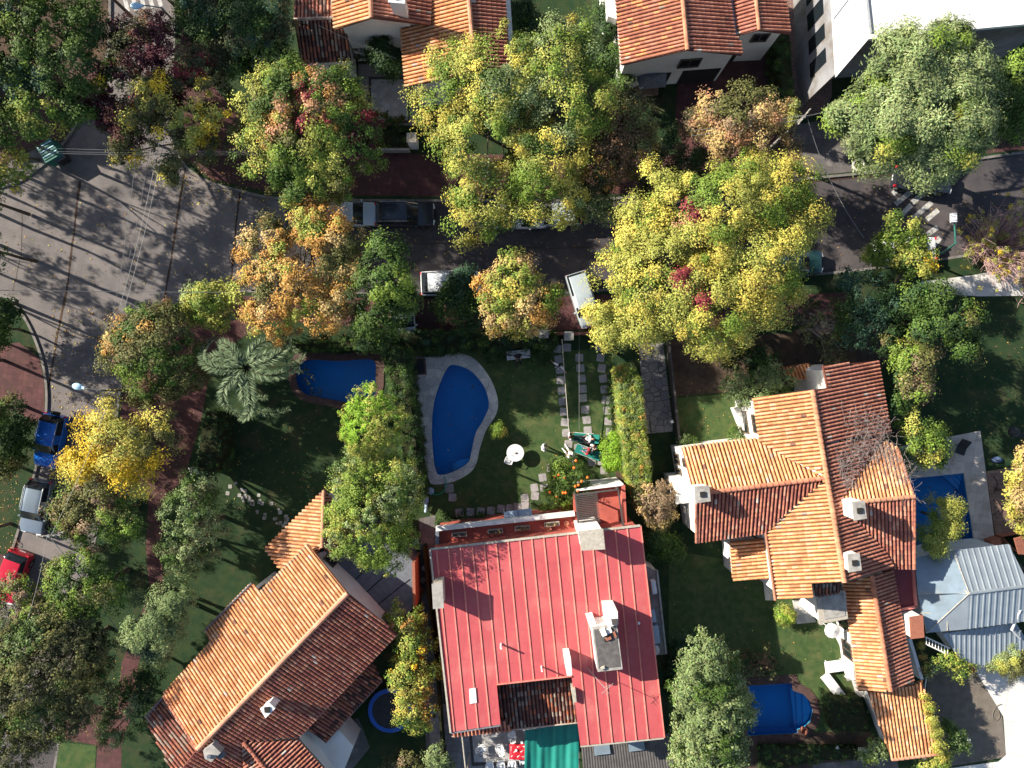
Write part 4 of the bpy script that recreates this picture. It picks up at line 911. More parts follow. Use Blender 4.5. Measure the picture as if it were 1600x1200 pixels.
STY = {  # clump radius, clumps per m2 of lobe, leaves per clump, leaf size, aspect, flatness, up bias
    'broad': (.50, 2.3, 80, .15, 1.5, .75, .5), 'fine': (.34, 4.6, 34, .13, 1.6, .8, .35), 'puff': (.60, 1.75, 165, .125, 1.6, .7, .4),
    'feather': (.66, 1.5, 190, .15, 2.4, .6, .5), 'conif': (.28, 7, 26, .13, 1.8, .8, .2), 'sparse': (.42, 1.3, 30, .19, 1.5, .7, .5),
    'maple': (.44, 2.9, 72, .135, 1.3, .8, .4), 'vsparse': (.4, .6, 26, .18, 1.4, .7, .4)}
def crown_points(lobes, pal, style, dens=1.0, accents=()):
    rc, cpm, nl, ls, asp, flat, upb = STY[style]
    CC, NN, COL = [], [], []; LC = []
    for lb in lobes:
        px, py, rp, zt = lb[:4]; rp *= 1.05; fl = lb[4] if len(lb) > 4 else .75
        k = (H-zt)/F; r = rp*k; rz = r*fl; zc = zt-rz; c = np.array(P(px, py, zc)); r = rp*(H-zc)/F; LC.append((c, r, rz))
        rcl = min(rc, r*.35)
        area = 2.6*math.pi*r*(r+rz)/2; n = max(8, int(area*cpm*dens*(rc/rcl)**1.3))
        d = rng.normal(size=(n, 3)); d /= np.linalg.norm(d, axis=1, keepdims=True); d[:, 2] = np.where(d[:, 2] < -.35, -d[:, 2], d[:, 2])
        th = np.arctan2(d[:, 1], d[:, 0]); ph = rng.uniform(0, 6.28, 4)
        rough = 1+.09*np.sin(3*th+ph[0])+.07*np.sin(5*th+ph[1]+3*d[:, 2])+.07*np.sin(9*th+ph[2])
        rad = rng.uniform(.80, 1.04, n)*rough; inner = rng.random(n) < .22; rad = np.where(inner, rng.uniform(.35, .8, n), rad)
        rad = np.maximum(rad-rcl*.3/r, .1)
        cc = c+d*rad[:, None]*np.array([r, r, rz]); CC.append(cc); NN.append(d)
        cl = pick_smooth(pal, cc)*rng.uniform(.75, 1.25, (n, 1)); COL.append(cl)
    CC, NN, COL = np.concatenate(CC), np.concatenate(NN), np.concatenate(COL)
    keep = np.ones(len(CC), bool)                      # drop clumps deep inside a neighbouring lobe
    for c, r, rz in LC:
        q = (CC-c)/np.array([r, r, rz]); keep &= ~((np.linalg.norm(q, axis=1) < .6) & (rng.random(len(CC)) < .6))
    CC, NN, COL = CC[keep], NN[keep], COL[keep]
    gp = np.sin(CC[:, 0]*1.7+LC[0][0][0])+np.sin(CC[:, 1]*1.9+1.3*CC[:, 2])+np.sin(CC[:, 0]*.8-CC[:, 1]*.9+2)
    if len(lobes) > 3 and style != 'conif': kk_ = ~((gp > 1.45) & (rng.random(len(CC)) < .75)); CC, NN, COL = CC[kk_], NN[kk_], COL[kk_]
    for ax, ay, ar, pal2 in accents:
        kk = (H-CC[:, 2])/F; pxx = CC[:, 0]/kk+800; pyy = 600-CC[:, 1]/kk
        m = ((pxx-ax)**2+(pyy-ay)**2 < (ar*rng.uniform(.7, 1.15, len(CC)))**2) & (rng.random(len(CC)) < .8)
        COL[m] = pick(pal2, m.sum())*rng.uniform(.75, 1.25, (m.sum(), 1))
    return CC, NN, COL, LC
def grow_leaves(CC, NN, COL, style, scale=1.0):
    rc, cpm, nl, ls, asp, flat, upb = STY[style]; n = len(CC); nl = int(nl*1.25)
    e = rng.normal(size=(n, nl, 3)); e /= np.linalg.norm(e, axis=2, keepdims=True)
    e[:, :, 2] = np.where(e[:, :, 2] < -.2, -e[:, :, 2], e[:, :, 2])
    rr = rc*scale*rng.uniform(.55, 1.5, (n, 1, 1))*rng.uniform(.3, 1.15, (n, nl, 1))
    off = e*rr*np.array([1, 1, flat]); cen = CC[:, None, :]+off
    nor = e*.8+NN[:, None, :]*.9+rng.normal(size=(n, nl, 3))*.4+np.array([0, 0, upb*.4])
    cl = COL[:, None, :]*rng.uniform(.72, 1.3, (n, nl, 1))*(1+rng.normal(size=(n, nl, 3))*.06)
    sz = ls*.86*scale*rng.uniform(.6, 1.3, (n, nl))
    tang = e if style == 'feather' else rng.normal(size=(n, nl, 3))
    return cen.reshape(-1, 3), nor.reshape(-1, 3), sz.ravel(), cl.reshape(-1, 3), tang.reshape(-1, 3), asp
def limbs(root, base, LC, r0, mat=None, CC=None, name='trunk', extra=16):
    mb = MB(); B = Vector(base); top = Vector(np.mean([c for c, r, rz in LC], axis=0)); zf = min(c[2]-.4*rz for c, r, rz in LC)
    fork = B.lerp(top, .3); fork.z = max(B.z+.5, min(zf, B.z+(top.z-B.z)*.55))
    mb.tube([B, B.lerp(fork, .5)+Vector((rnd.uniform(-.1, .1), rnd.uniform(-.1, .1), 0)), fork], [r0*1.25, r0, r0*.85], 8)
    for c, r, rz in LC:
        e = Vector(c)+Vector((0, 0, rz*.3)); m_ = fork.lerp(e, .5)+Vector((rnd.uniform(-.3, .3), rnd.uniform(-.3, .3), .3))
        mb.tube([fork, m_, e], [r0*.6, r0*.4, r0*.2], 6)
        if CC is not None:
            for i in range(int(extra*min(1, r/3))+3):
                t = Vector(CC[rng.integers(len(CC))])
                if (t-Vector(c)).length < r*1.3:
                    s0 = m_.lerp(e, rnd.random()); mid = s0.lerp(t, .5)+Vector((0, 0, .15*rnd.random()))
                    mb.tube([s0, mid, t], [r0*.2, r0*.13, .012], 4)
    return mb.build(name, mat or m_bark, root)
def tree(label, lobes, pal, style='broad', dens=1.0, cat='tree', name=None, base=None, zb=ZL, r0=None, accents=(), group=None, scale=1.0, extra=16, twig=None):
    CC, NN, COL, LC = crown_points(lobes, pal, style, dens, accents)
    if base is None:
        m_ = np.mean([c for c, r, rz in LC], axis=0); base = (m_[0], m_[1], zb)
    else: base = tuple(P(base[0], base[1], zb))
    name = name or ('shrub' if cat == 'shrub' else 'tree')
    root = thing(name, label, cat, base, group); R_ = max(r for c, r, rz in LC)
    limbs(root, base, LC, r0 or max(.06, min(.32, R_*.07)), twig, CC, 'trunk' if cat == 'tree' else 'stems', extra)
    c, n, s, k, t, a = grow_leaves(CC, NN, COL, style, scale)
    leaf_mesh('crown' if cat == 'tree' else 'foliage', c, n, s, k, root, a, t); return root
YEL = [('yg', 5), ('y', 3), ('lg', 2)]
# big crowns over the street
tree('broad yellow green tree over the street, touching the tiled roof of the top left house',
     [(735, 130, 62, 10.5), (800, 120, 75, 11.5), (870, 100, 62, 11.5), (885, 170, 72, 11), (760, 215, 80, 10.5), (690, 180, 48, 9.5), (850, 250, 70, 10), (760, 300, 60, 9.5), (860, 310, 55, 8.8), (735, 350, 38, 8.5), (805, 345, 36, 8), (900, 65, 40, 10.5), (700, 100, 34, 9)],
     [('lg', 4), ('yg', 4), ('y', 2.2), ('g', 1.5), ('sg', 1.2)], 'puff', .72, base=(800, 262), accents=[(810, 150, 60, [('yg', 2), ('sg2', 2), ('sg', 2)]), (880, 90, 70, [('sg', 3), ('yg', 1), ('lg', 2)]), (710, 320, 80, YEL)])
tree('large bright yellow tree in the centre right, its crown flecked with crimson',
     [(1050, 430, 85, 10.5), (1120, 340, 85, 11.5), (1200, 310, 72, 10.5), (1100, 470, 85, 10.5), (1180, 410, 80, 11), (1010, 370, 60, 9.5), (980, 430, 52, 9), (1250, 340, 45, 9.5), (1010, 490, 52, 9), (1160, 480, 60, 9.5), (1110, 520, 40, 8.5), (1200, 450, 48, 9), (965, 500, 30, 8), (938, 488, 24, 8), (950, 520, 22, 8), (1160, 275, 40, 10.5), (1030, 290, 36, 9)],
     YEL, 'puff', .85, base=(1010, 440), accents=[(1085, 350, 28, [('red', 1), ('pk', 2), ('yg', 2)]), (1070, 440, 20, [('red', 1), ('yg', 1)]), (1090, 475, 16, [('red', 1), ('y', 1)]), (1180, 430, 22, [('red', 1), ('y', 2)]), (1010, 455, 16, [('red', 1), ('yg', 1)])])
tree('silvery green feathery tree in front of the white flat roofed building',
     [(1420, 110, 72, 10.5), (1480, 120, 66, 10), (1400, 180, 78, 10.5), (1470, 190, 75, 10.5), (1350, 190, 52, 9.5), (1520, 150, 40, 9), (1440, 245, 50, 9), (1370, 240, 34, 8.5), (1490, 235, 38, 8.5), (1390, 80, 38, 9), (1490, 70, 36, 9), (1320, 190, 28, 8)],
     [('sg', 6), ('sg2', 2.2), ('lg', 1), ('yg', .5)], 'feather', 1.0, base=(1380, 245))
tree('multicoloured tree with red and orange patches at its top, below the ivy courtyard house',
     [(480, 200, 95, 10.5), (430, 160, 55, 9.5), (520, 170, 60, 9.8), (430, 240, 60, 9.3), (540, 240, 62, 9.3), (490, 280, 60, 8.8), (450, 130, 40, 9), (560, 190, 40, 8.8)],
     [('g', 3), ('lg', 4), ('ol', 1), ('yg', 2.4), ('or_', .5)], 'maple', .9, accents=[(485, 160, 50, [('red', 2), ('pk', 3), ('or_', 2), ('ol', 1)]), (440, 190, 34, [('pk', 2), ('or_', 2), ('yg', 1)]), (570, 200, 34, [('red', 1), ('pur', 2), ('g', 1)])], base=(500, 260))
tree('orange and green autumn tree beside the street corner, left of the dark green one',
     [(470, 430, 80, 9.3), (420, 400, 55, 8.5), (520, 380, 50, 8.8), (430, 480, 52, 8.3), (520, 470, 55, 8.5), (490, 350, 42, 8.5), (395, 455, 34, 7.8), (540, 430, 40, 8.3)],
     [('lg', 1), ('yg', 1.4), ('or_', 6), ('tan', 1.4), ('ol', 1.4)], 'maple', .9, base=(510, 465))
tree('dense dark green tree between the orange tree and the parked white car', [(600, 440, 50, 9.5), (590, 490, 42, 8.5), (605, 400, 36, 8.8), (628, 470, 28, 7.9), (580, 530, 24, 6.7)], [('g', 4), ('dg', 2), ('lg', 1.2)], 'broad', 1.1, base=(640, 480))
tree('small pale lime tree at the street corner above the palm', [(325, 472, 36, 6), (345, 490, 28, 5.5), (305, 480, 24, 5.2)], [('lg', 3), ('yg', 3), ('sg', 1)], 'broad', 1.1)
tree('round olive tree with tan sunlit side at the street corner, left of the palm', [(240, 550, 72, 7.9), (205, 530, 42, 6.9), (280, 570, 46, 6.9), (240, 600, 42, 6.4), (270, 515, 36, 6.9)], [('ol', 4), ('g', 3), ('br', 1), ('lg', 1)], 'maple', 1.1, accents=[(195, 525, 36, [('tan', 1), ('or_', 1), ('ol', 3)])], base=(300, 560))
tree('bright golden yellow tree beside the blue parked car', [(190, 700, 52, 8.4), (150, 700, 40, 7.7), (235, 690, 42, 7.9), (135, 735, 32, 7.2), (210, 745, 40, 7.4), (165, 660, 34, 7.7), (175, 760, 38, 6.7), (115, 725, 22, 6.4), (250, 660, 28, 6.9)],
     [('gold', 4), ('y', 4), ('yg', 1.5), ('or_', .6)], 'puff', .62, accents=[(255, 670, 52, [('ol', 2), ('y', 1.5)]), (180, 775, 30, [('ol', 2), ('yg', 1)])], base=(240, 690))
tree('brownish green tree just below the golden tree at the left kerb', [(150, 800, 58, 8.2), (115, 805, 36, 7.5), (190, 815, 42, 7.7), (150, 840, 30, 7)], [('ol', 3), ('br', 1), ('bz', 2), ('lg', 2), ('g', 1.5)], 'maple', 1.0, accents=[(190, 830, 36, [('g', 2), ('lg', 1), ('ol', 1)])], base=(215, 790))
tree('grey green shrubby tree on the corner lawn beside the red footpath', [(300, 800, 46, 7.7), (290, 850, 42, 7.2), (320, 840, 36, 6.9), (310, 765, 34, 6.9), (285, 890, 26, 6)], [('sg2', 3), ('g', 2), ('dol', 1.2), ('sg', 1)], 'fine', 1.0)
tree('fresh green tree above the olive tree, with a cable crossing it', [(130, 915, 52, 8.5), (105, 900, 36, 8), (165, 930, 36, 7.7), (110, 945, 32, 7.7)], [('g', 3), ('lg', 3), ('ol', .6)], 'fine', 1.1, base=(200, 890))
tree('silvery grey green weeping tree beside the diagonal tiled roof', [(245, 970, 50, 7.5), (215, 985, 34, 6.9), (270, 945, 34, 7.1), (245, 1010, 28, 6.5)], [('sg2', 4), ('sg', 2), ('blg', 1)], 'feather', 1.2, scale=.8)
tree('very large dull olive tree filling the lower left corner', [(75, 1030, 90, 9.5), (30, 980, 60, 8.8), (20, 1080, 70, 8.8), (110, 960, 45, 8), (125, 1070, 52, 8), (70, 1120, 52, 7.8), (155, 1020, 32, 7), (30, 930, 36, 8), (-20, 1130, 60, 8), (100, 1020, 60, 8.4), (50, 1060, 60, 8.8), (110, 1120, 40, 7.4), (30, 1150, 50, 7.6), (60, 975, 50, 8.4)], [('dol', 4), ('ol', 4), ('g', 1), ('sg2', .8)], 'fine', 1.25, r0=.13, base=(170, 980), accents=[(35, 930, 40, [('ol', 1), ('bz', 1), ('lg', 1)])])
tree('low green bush with pale leaves touching the lower left tiled eave', [(200, 1110, 42, 3.6), (225, 1075, 34, 3.6), (180, 1140, 28, 3), (235, 1050, 20, 3.2)], [('sg2', 2), ('g', 2), ('dg', 1.5), ('sg', .8)], 'fine', 1.0, 'shrub')
tree('soft rounded lime conifer ball between the two blue pools', [(583, 658, 53, 10.6, .9)], [('lime', 2), ('yg', 3), ('lg', 1)], 'conif', 2.4, 'tree', scale=.7, base=(595, 655))
tree('tall dense light green tree against the flat grey roof', [(588, 780, 62, 10.6), (560, 745, 46, 9.6), (575, 820, 66, 10.1), (600, 860, 42, 8.6), (625, 745, 38, 9.1), (583, 738, 52, 9.0), (555, 790, 44, 9.1), (620, 780, 42, 9.1), (625, 840, 32, 8.1), (535, 830, 24, 7.7)], [('lg', 6), ('yg', 1.8), ('sg', 1), ('g', 1)], 'fine', 1.25, base=(625, 765), scale=.85)
tree('columnar hedge tree with golden middle between the two lower houses', [(635, 965, 32, 5.5), (650, 1010, 34, 5.5), (645, 1060, 38, 5.5), (645, 1105, 34, 5), (670, 1040, 28, 4.6), (660, 1125, 22, 4)], [('g', 3), ('lg', 2), ('yg', 1.5)], 'fine', 1.1, accents=[(640, 1040, 34, [('gold', .6), ('yg', 3), ('lg', 1)]), (645, 1090, 34, [('yg', 3), ('y', 1), ('or_', .3)]), (640, 975, 16, [('or_', 1), ('ol', 2)])], base=(668, 1040))
tree('small grey green bush at the bottom edge left of the white chairs', [(683, 1180, 22, 3), (690, 1200, 22, 2.6)], [('sg2', 3), ('sg', 2)], 'fine', 1.1, 'shrub')
tree('bronze tinged bush at the bottom edge beside the trampoline', [(640, 1190, 26, 2.4), (615, 1200, 22, 2.0)], [('bz', 2), ('ol', 2), ('dol', 2)], 'fine', .9, 'shrub')
tree('brown olive tree between the yellow green tree and the pinkish tan tree', [(975, 200, 52, 8.3), (950, 240, 48, 8), (1000, 240, 42, 7.6), (965, 170, 34, 7.8), (930, 280, 36, 7)], [('br', 3), ('ol', 3), ('or_', .8), ('dol', 2)], 'maple', .95, base=(960, 285))
tree('pinkish tan leafed tree in front of the carport', [(1160, 185, 52, 8.3), (1190, 210, 42, 7.8), (1125, 170, 34, 7.8), (1200, 175, 30, 7.8), (1140, 220, 40, 7.5), (1090, 190, 24, 7), (1225, 235, 28, 6.6)], [('tan', 3), ('pk', 1), ('bz', 3), ('ol', 3.2)], 'maple', 1.0, base=(1110, 290))
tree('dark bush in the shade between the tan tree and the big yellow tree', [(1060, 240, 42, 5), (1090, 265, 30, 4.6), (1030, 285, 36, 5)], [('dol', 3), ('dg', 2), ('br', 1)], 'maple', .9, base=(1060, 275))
tree('pale silvery bush showing beneath the yellow green tree', [(930, 325, 38, 5.2), (905, 300, 22, 5)], [('sg', 3), ('blg', 1), ('sg2', 2)], 'broad', .8, 'shrub')
tree('green tree cut by the right edge beside the silvery feathery tree', [(1590, 140, 44, 7.5), (1585, 190, 36, 6.8), (1620, 110, 42, 7.5)], [('g', 3), ('lg', 2), ('dg', 1)], 'broad', 1.0)
tree('golden orange young tree on the pavement in front of the pool garden', [(805, 445, 46, 8.4), (785, 480, 42, 8), (830, 480, 42, 8), (805, 415, 28, 7.8), (855, 465, 30, 7.4), (765, 450, 28, 7.4), (820, 505, 26, 7)], [('or_', 2), ('tan', 2.4), ('yg', 2.4), ('lg', 1.4), ('y', 1)], 'maple', .95, base=(805, 478), accents=[(865, 470, 26, [('g', 1), ('lg', 1)])])
tree('dark green street tree leaning over the parked white car', [(712, 470, 34, 4.6), (722, 440, 24, 4.6), (735, 490, 26, 4.2)], [('g', 2), ('dg', 3), ('blg', 1)], 'broad', 1.2, base=(718, 478))
tree('small yellow green tree in front of the white car near the crossing', [(1400, 360, 28, 6), (1395, 395, 32, 5.8), (1430, 410, 32, 5.8), (1370, 405, 24, 5), (1425, 380, 22, 5.6)], [('lg', 3), ('yg', 3), ('g', 1.5)], 'broad', 1.1, base=(1400, 440), accents=[(1455, 410, 10, [('gold', 1)])])
tree('thin grey branched bush with few leaves above the right tiled house', [(1275, 510, 42, 6.1), (1245, 490, 32, 5.7), (1300, 545, 30, 5.3), (1320, 500, 30, 5.9)], [('dol', 3), ('ol', 2), ('bz', 1)], 'sparse', .9, 'shrub', extra=60, twig=m_greytwig)
tree('dark blue green dense bush above the right tiled house', [(1350, 465, 42, 7.2), (1340, 510, 38, 6.8), (1390, 480, 36, 6.8), (1385, 525, 34, 6.4), (1330, 440, 26, 6.8)], [('blg', 4), ('dg', 3), ('g', 1)], 'fine', .95, 'shrub')
tree('tall green bush at the corner of the right hand lawn', [(1490, 500, 40, 8.2), (1470, 470, 32, 8), (1505, 540, 28, 7.4), (1450, 515, 32, 7.6), (1430, 470, 28, 7.6)], [('g', 3), ('dg', 2), ('lg', 1), ('ol', 1)], 'broad', 1.0, 'shrub')
tree('olive and tan leafed small tree with bare twigs at the lawn edge', [(1425, 570, 34, 7.8), (1430, 600, 26, 7), (1405, 540, 26, 7), (1445, 555, 20, 7)], [('ol', 3), ('bz', 2), ('lg', 2), ('yg', .6)], 'broad', .75, base=(1405, 590), extra=40, twig=m_greytwig)
tree('leafy green shrub between the tiled house and the stone pool deck', [(1440, 690, 36, 5.5), (1430, 660, 28, 5.1), (1455, 710, 24, 4.9), (1450, 665, 24, 4.9)], [('g', 3), ('lg', 2), ('yg', 1.4)], 'broad', 1.1, 'shrub', accents=[(1445, 715, 20, [('yg', 2), ('y', 1)])])
tree('dark shrub in the shade behind the tiled house ridge', [(1400, 630, 24, 5.1), (1405, 720, 20, 5.1), (1415, 600, 22, 4.9)], [('dg', 3), ('g', 1)], 'broad', .9, 'shrub')
tree('small pale lime tree leaning over the rectangular pool', [(1470, 800, 24, 5), (1478, 825, 24, 4.8), (1455, 835, 20, 4.6), (1458, 858, 16, 4.4), (1488, 795, 16, 4.8)], [('yg', 4), ('lg', 2), ('sg', 1.5)], 'puff', 1.0, base=(1440, 800), scale=.8)
tree('silver green rounded bush against the upper left roof of the right tiled house', [(1180, 600, 38, 4.6), (1150, 605, 26, 4), (1215, 600, 30, 4.4), (1190, 580, 26, 4.2)], [('sg2', 3), ('sg', 2), ('g', 1.5)], 'fine', 1.1, 'shrub')
tree('small dark bush below the yellow tree beside the driveway', [(1185, 560, 26, 3.2), (1140, 550, 28, 3)], [('g', 2), ('dg', 3)], 'broad', .9, 'shrub')
tree('clipped grey green ball bush by the white garden terrace', [(1150, 683, 17, 1.6)], [('sg2', 3), ('g', 1)], 'conif', 1.6, 'shrub')
tree('bronze feathery bush left of the tiled house gable', [(1025, 782, 34, 4.2), (1030, 805, 24, 3.6), (1005, 775, 22, 3.6), (1045, 770, 18, 3.6)], [('bz', 4), ('tan', 1.5), ('ol', 1.5)], 'conif', 1.1, 'shrub')
tree('bright green round shrub beside the deck loungers', [(958, 695, 19, 2.4), (960, 715, 20, 2.4), (955, 725, 13, 2)], [('lime', 4), ('lg', 1)], 'broad', 1.5, 'shrub', scale=.7)
ot = tree('glossy dark green orange tree with ripe oranges by the red courtyard', [(890, 742, 30, 4.2), (880, 765, 26, 3.8), (902, 755, 24, 3.9), (875, 735, 18, 3.5), (888, 785, 13, 2.6)], [('g', 4), ('lg', 2.4)], 'broad', 1.5, 'tree', scale=.75)
for x, y in ((899, 760), (918, 746), (909, 752), (904, 758), (903, 767), (876, 766), (880, 770), (884, 770), (882, 747), (867, 745), (873, 742), (900, 720), (897, 731), (859, 769), (870, 775)):
    q = P(x, y, 4.0+rnd.uniform(-.3, .25)); MB().lathe([(0, -.11), (.07, -.09), (.11, 0), (.07, .09), (0, .11)], q, 8).build('orange', m_orange, ot, True)
def cypress(label, px, py, rp, zt, ht, pal, lean=(0, 0)):
    lobes = []
    for i in range(9):
        t = i/8; z = zt-ht*t*.82; r = rp*(.35+.65*t**.7)*(1 if t < .85 else .92); lobes.append((px+lean[0]*t, py+lean[1]*t, r, z, .9))
    return tree(label, lobes, pal, 'conif', .42, 'tree', r0=.16)
tree('tall grey green cypress with a dense oval crown, right of the red roof', [(1100, 1030, 38, 11.5, .9), (1112, 1060, 50, 10.5, 1), (1120, 1100, 54, 9.5, 1), (1105, 1130, 54, 9, 1), (1115, 1165, 52, 8.4, 1), (1085, 1075, 38, 9, 1), (1090, 1180, 42, 7.5, 1), (1145, 1110, 30, 7.5, 1)], [('sg2', 5), ('sg', 2), ('g', 1.4)], 'conif', 1.25, 'tree', base=(1045, 1020), scale=1.1)
tree('small clipped lime green ball bush by the stone path of the right garden', [(1226, 961, 16, 1.5, .9)], [('lg', 2), ('yg', 2), ('lime', 1)], 'conif', 1.8, 'shrub')
tree('loose green shrub with red flowers under the lattice frame', [(1480, 1035, 22, 3), (1500, 1045, 22, 2.8), (1455, 1040, 18, 2.6), (1512, 1032, 14, 2.4)], [('lg', 3), ('yg', 1.4), ('g', 2), ('sg', 1)], 'fine', .9, 'shrub', accents=[(1512, 1050, 7, [('red', 1)])])
tree('spiky olive green shrub at the right edge over the white driveway', [(1580, 1030, 30, 3), (1560, 1030, 20, 2.6), (1605, 1025, 28, 3)], [('ol', 3), ('yg', 1), ('sg', 1)], 'feather', 1.3, 'shrub', scale=.6)
tree('green shrub with white flowers on the bare soil plot', [(1490, 1150, 18, 2.4), (1500, 1160, 16, 2), (1478, 1138, 14, 2)], [('g', 3), ('sg2', 2), ('lg', 1)], 'fine', 1.1, 'shrub', accents=[(1515, 1158, 9, [('white', 1), ('sg', 1)])])
tree('small round white flowering bush at the foot of the tiled shed roof', [(1370, 1172, 18, 2.4), (1352, 1178, 12, 2)], [('sg2', 3), ('lg', 1), ('white', .5)], 'fine', 1.1, 'shrub')
tree('lime bush at the bottom edge below the vine covered roof edge', [(1470, 1185, 20, 2.4), (1450, 1192, 18, 2)], [('lg', 3), ('yg', 1)], 'fine', 1.1, 'shrub')
vn = tree('yellow green creeper growing along the right edge of the lowest tiled roof', [(1444, 1085, 8, 3.5), (1450, 1105, 10, 3.5), (1455, 1125, 10, 3.4), (1460, 1145, 11, 3.2), (1465, 1165, 12, 3), (1470, 1180, 10, 2.8)], [('yg', 4), ('y', 2.5), ('lg', 1)], 'fine', 1.4, 'shrub', 'creeper', scale=.7)
tree('thin creeper hanging on the low boundary wall', [(1440, 1008, 5, 2.4), (1442, 1025, 5, 2.4), (1446, 1045, 6, 2.4)], [('ol', 2), ('or_', 1), ('yg', 1)], 'fine', 1.2, 'shrub', 'creeper', scale=.6)
tree('pinkish golden leafed bush at the right edge by the wooden deck', [(1592, 745, 20, 4), (1598, 780, 24, 4), (1600, 715, 16, 3.6), (1585, 800, 16, 3.4), (1590, 820, 14, 3)], [('tan', 3), ('y', 2), ('yg', 2), ('pk', 2)], 'broad', 1.0, 'shrub')
tree('young green shrub with yellow leaves standing alone on the pool lawn', [(778, 672, 10, 1.3)], [('g', 3), ('lg', 3), ('y', .6)], 'broad', 1.6, 'shrub', scale=.6)
tree('dark green hedge bush with white blossoms at the left edge beside the blue car', [(16, 658, 38, 3.6), (-4, 690, 34, 3.4), (26, 704, 24, 2.8), (10, 724, 22, 2.4)], [('dg', 3), ('g', 2), ('ol', 1)], 'broad', 1.0, 'shrub')
tree('dark green shrub at the left edge above the red pavement', [(8, 495, 24, 3.6), (-5, 530, 26, 3.2)], [('dg', 2), ('g', 3)], 'broad', 1.0, 'shrub')
# shaded top left corner
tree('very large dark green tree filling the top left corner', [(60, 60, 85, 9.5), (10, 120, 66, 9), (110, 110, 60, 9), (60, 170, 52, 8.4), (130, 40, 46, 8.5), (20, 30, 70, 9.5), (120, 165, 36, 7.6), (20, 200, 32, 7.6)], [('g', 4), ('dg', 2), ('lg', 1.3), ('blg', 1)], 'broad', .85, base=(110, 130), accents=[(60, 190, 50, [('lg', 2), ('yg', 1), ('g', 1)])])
tree('thin yellow green tree over the kerb at the left edge near the green container', [(15, 262, 28, 7), (40, 250, 20, 6.4), (5, 290, 22, 6.4)], [('yg', 3), ('y', 1.4), ('lg', 2)], 'sparse', 1.2, base=(60, 250))
tree('dark purple leafed tree over the street at the top', [(225, 90, 48, 8), (270, 110, 46, 8), (190, 130, 38, 7.5), (205, 60, 34, 7.2), (240, 45, 28, 7.2), (160, 175, 26, 6.5), (200, 215, 26, 6.5), (200, 180, 34, 7), (310, 110, 36, 7.5), (250, 160, 40, 7.5)], [('pur', 5), ('br', 1), ('dol', 1.5), ('red', .5)], 'maple', 1.15, base=(290, 170), accents=[(145, 130, 18, [('gold', 1)])])
tree('thin tree with scattered golden leaf tufts over the crossing', [(240, 150, 34, 8.8), (280, 200, 40, 8.4), (220, 200, 30, 8), (330, 160, 38, 8.4), (350, 190, 40, 8), (260, 245, 32, 7.6), (200, 240, 24, 7.2), (310, 230, 34, 7.6), (270, 275, 16, 7)], [('ol', 3), ('dol', 2), ('y', 1.6), ('gold', 1), ('yg', 1.4)], 'maple', .75, base=(330, 240), extra=26)
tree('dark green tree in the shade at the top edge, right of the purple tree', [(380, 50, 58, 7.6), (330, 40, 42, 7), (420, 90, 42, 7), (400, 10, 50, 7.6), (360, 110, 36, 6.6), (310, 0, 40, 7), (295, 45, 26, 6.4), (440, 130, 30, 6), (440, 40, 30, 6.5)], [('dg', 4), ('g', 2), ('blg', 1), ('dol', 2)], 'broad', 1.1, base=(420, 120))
tree('dark climbing tree against the ivy covered courtyard wall', [(605, 95, 20, 4), (600, 78, 20, 4.2), (612, 110, 12, 3)], [('dg', 3), ('blg', 1)], 'broad', 1.2, 'tree')
tree('dark shrubs beside the long green garden at the top', [(815, 20, 22, 3.4), (830, 50, 18, 3)], [('dg', 2), ('g', 2)], 'broad', 1, 'shrub')
tree('dark bush at the left wall of the top middle house', [(950, 50, 18, 3), (955, 90, 20, 3), (948, 20, 16, 3)], [('dg', 3), ('g', 2)], 'broad', 1, 'shrub')
tree('small feathery bush at the corner of the top middle house', [(975, 128, 16, 3), (960, 140, 14, 2.6)], [('g', 2), ('sg2', 1)], 'fine', 1, 'shrub')
tree('tall thin pale shrub on the pavement by the service pole', [(1242, 165, 7, 4), (1240, 180, 9, 3.4), (1235, 195, 8, 2.6)], [('yg', 2), ('sg', 1), ('bz', 1)], 'fine', 1.4, 'shrub', scale=.7)
tree('bushy dark shrubs in the narrow garden right of the red roofed house', [(1020, 840, 22, 3), (1045, 855, 22, 2.6), (1010, 860, 14, 2.4)], [('g', 3), ('dg', 2)], 'broad', .9, 'shrub')
tree('dark purplish shrub by the rim of the pool beside the cypress', [(1185, 1030, 26, 1.8), (1165, 1040, 20, 1.8), (1200, 1045, 16, 1.4)], [('dol', 2), ('br', 1), ('ol', 1)], 'sparse', 1.2, 'shrub')
tree('dark green climber at the foot of the cypress beside the red roof', [(1065, 1010, 16, 3), (1055, 1040, 14, 2.6), (1050, 1070, 12, 2)], [('dg', 3), ('blg', 2)], 'broad', 1.1, 'shrub')
tree('low green flowers along the terrace parapet of the red roofed house', [(700, 812, 12, .8), (725, 810, 12, .8), (750, 808, 10, .8), (690, 818, 8, .7)], [('g', 2), ('dg', 2)], 'fine', 1.3, 'shrub', scale=.8)
tree('small leafy plant beside the terrace parapet near the orange tree', [(853, 798, 9, 1), (865, 797, 8, .9)], [('lg', 2), ('g', 2)], 'broad', 1.4, 'shrub', scale=.6)
tree('dark bush behind the white garden bench', [(770, 560, 10, 1.4), (845, 560, 12, 1.5), (776, 546, 9, 1.4)], [('dg', 3), ('g', 1)], 'broad', 1.2, 'shrub', scale=.8)
tree('small bush by the low wall of the front lawn, right of the driveway', [(1068, 690, 9, 1.3), (1085, 692, 8, 1.2)], [('sg2', 1), ('g', 1)], 'fine', 1.3, 'shrub', scale=.8)
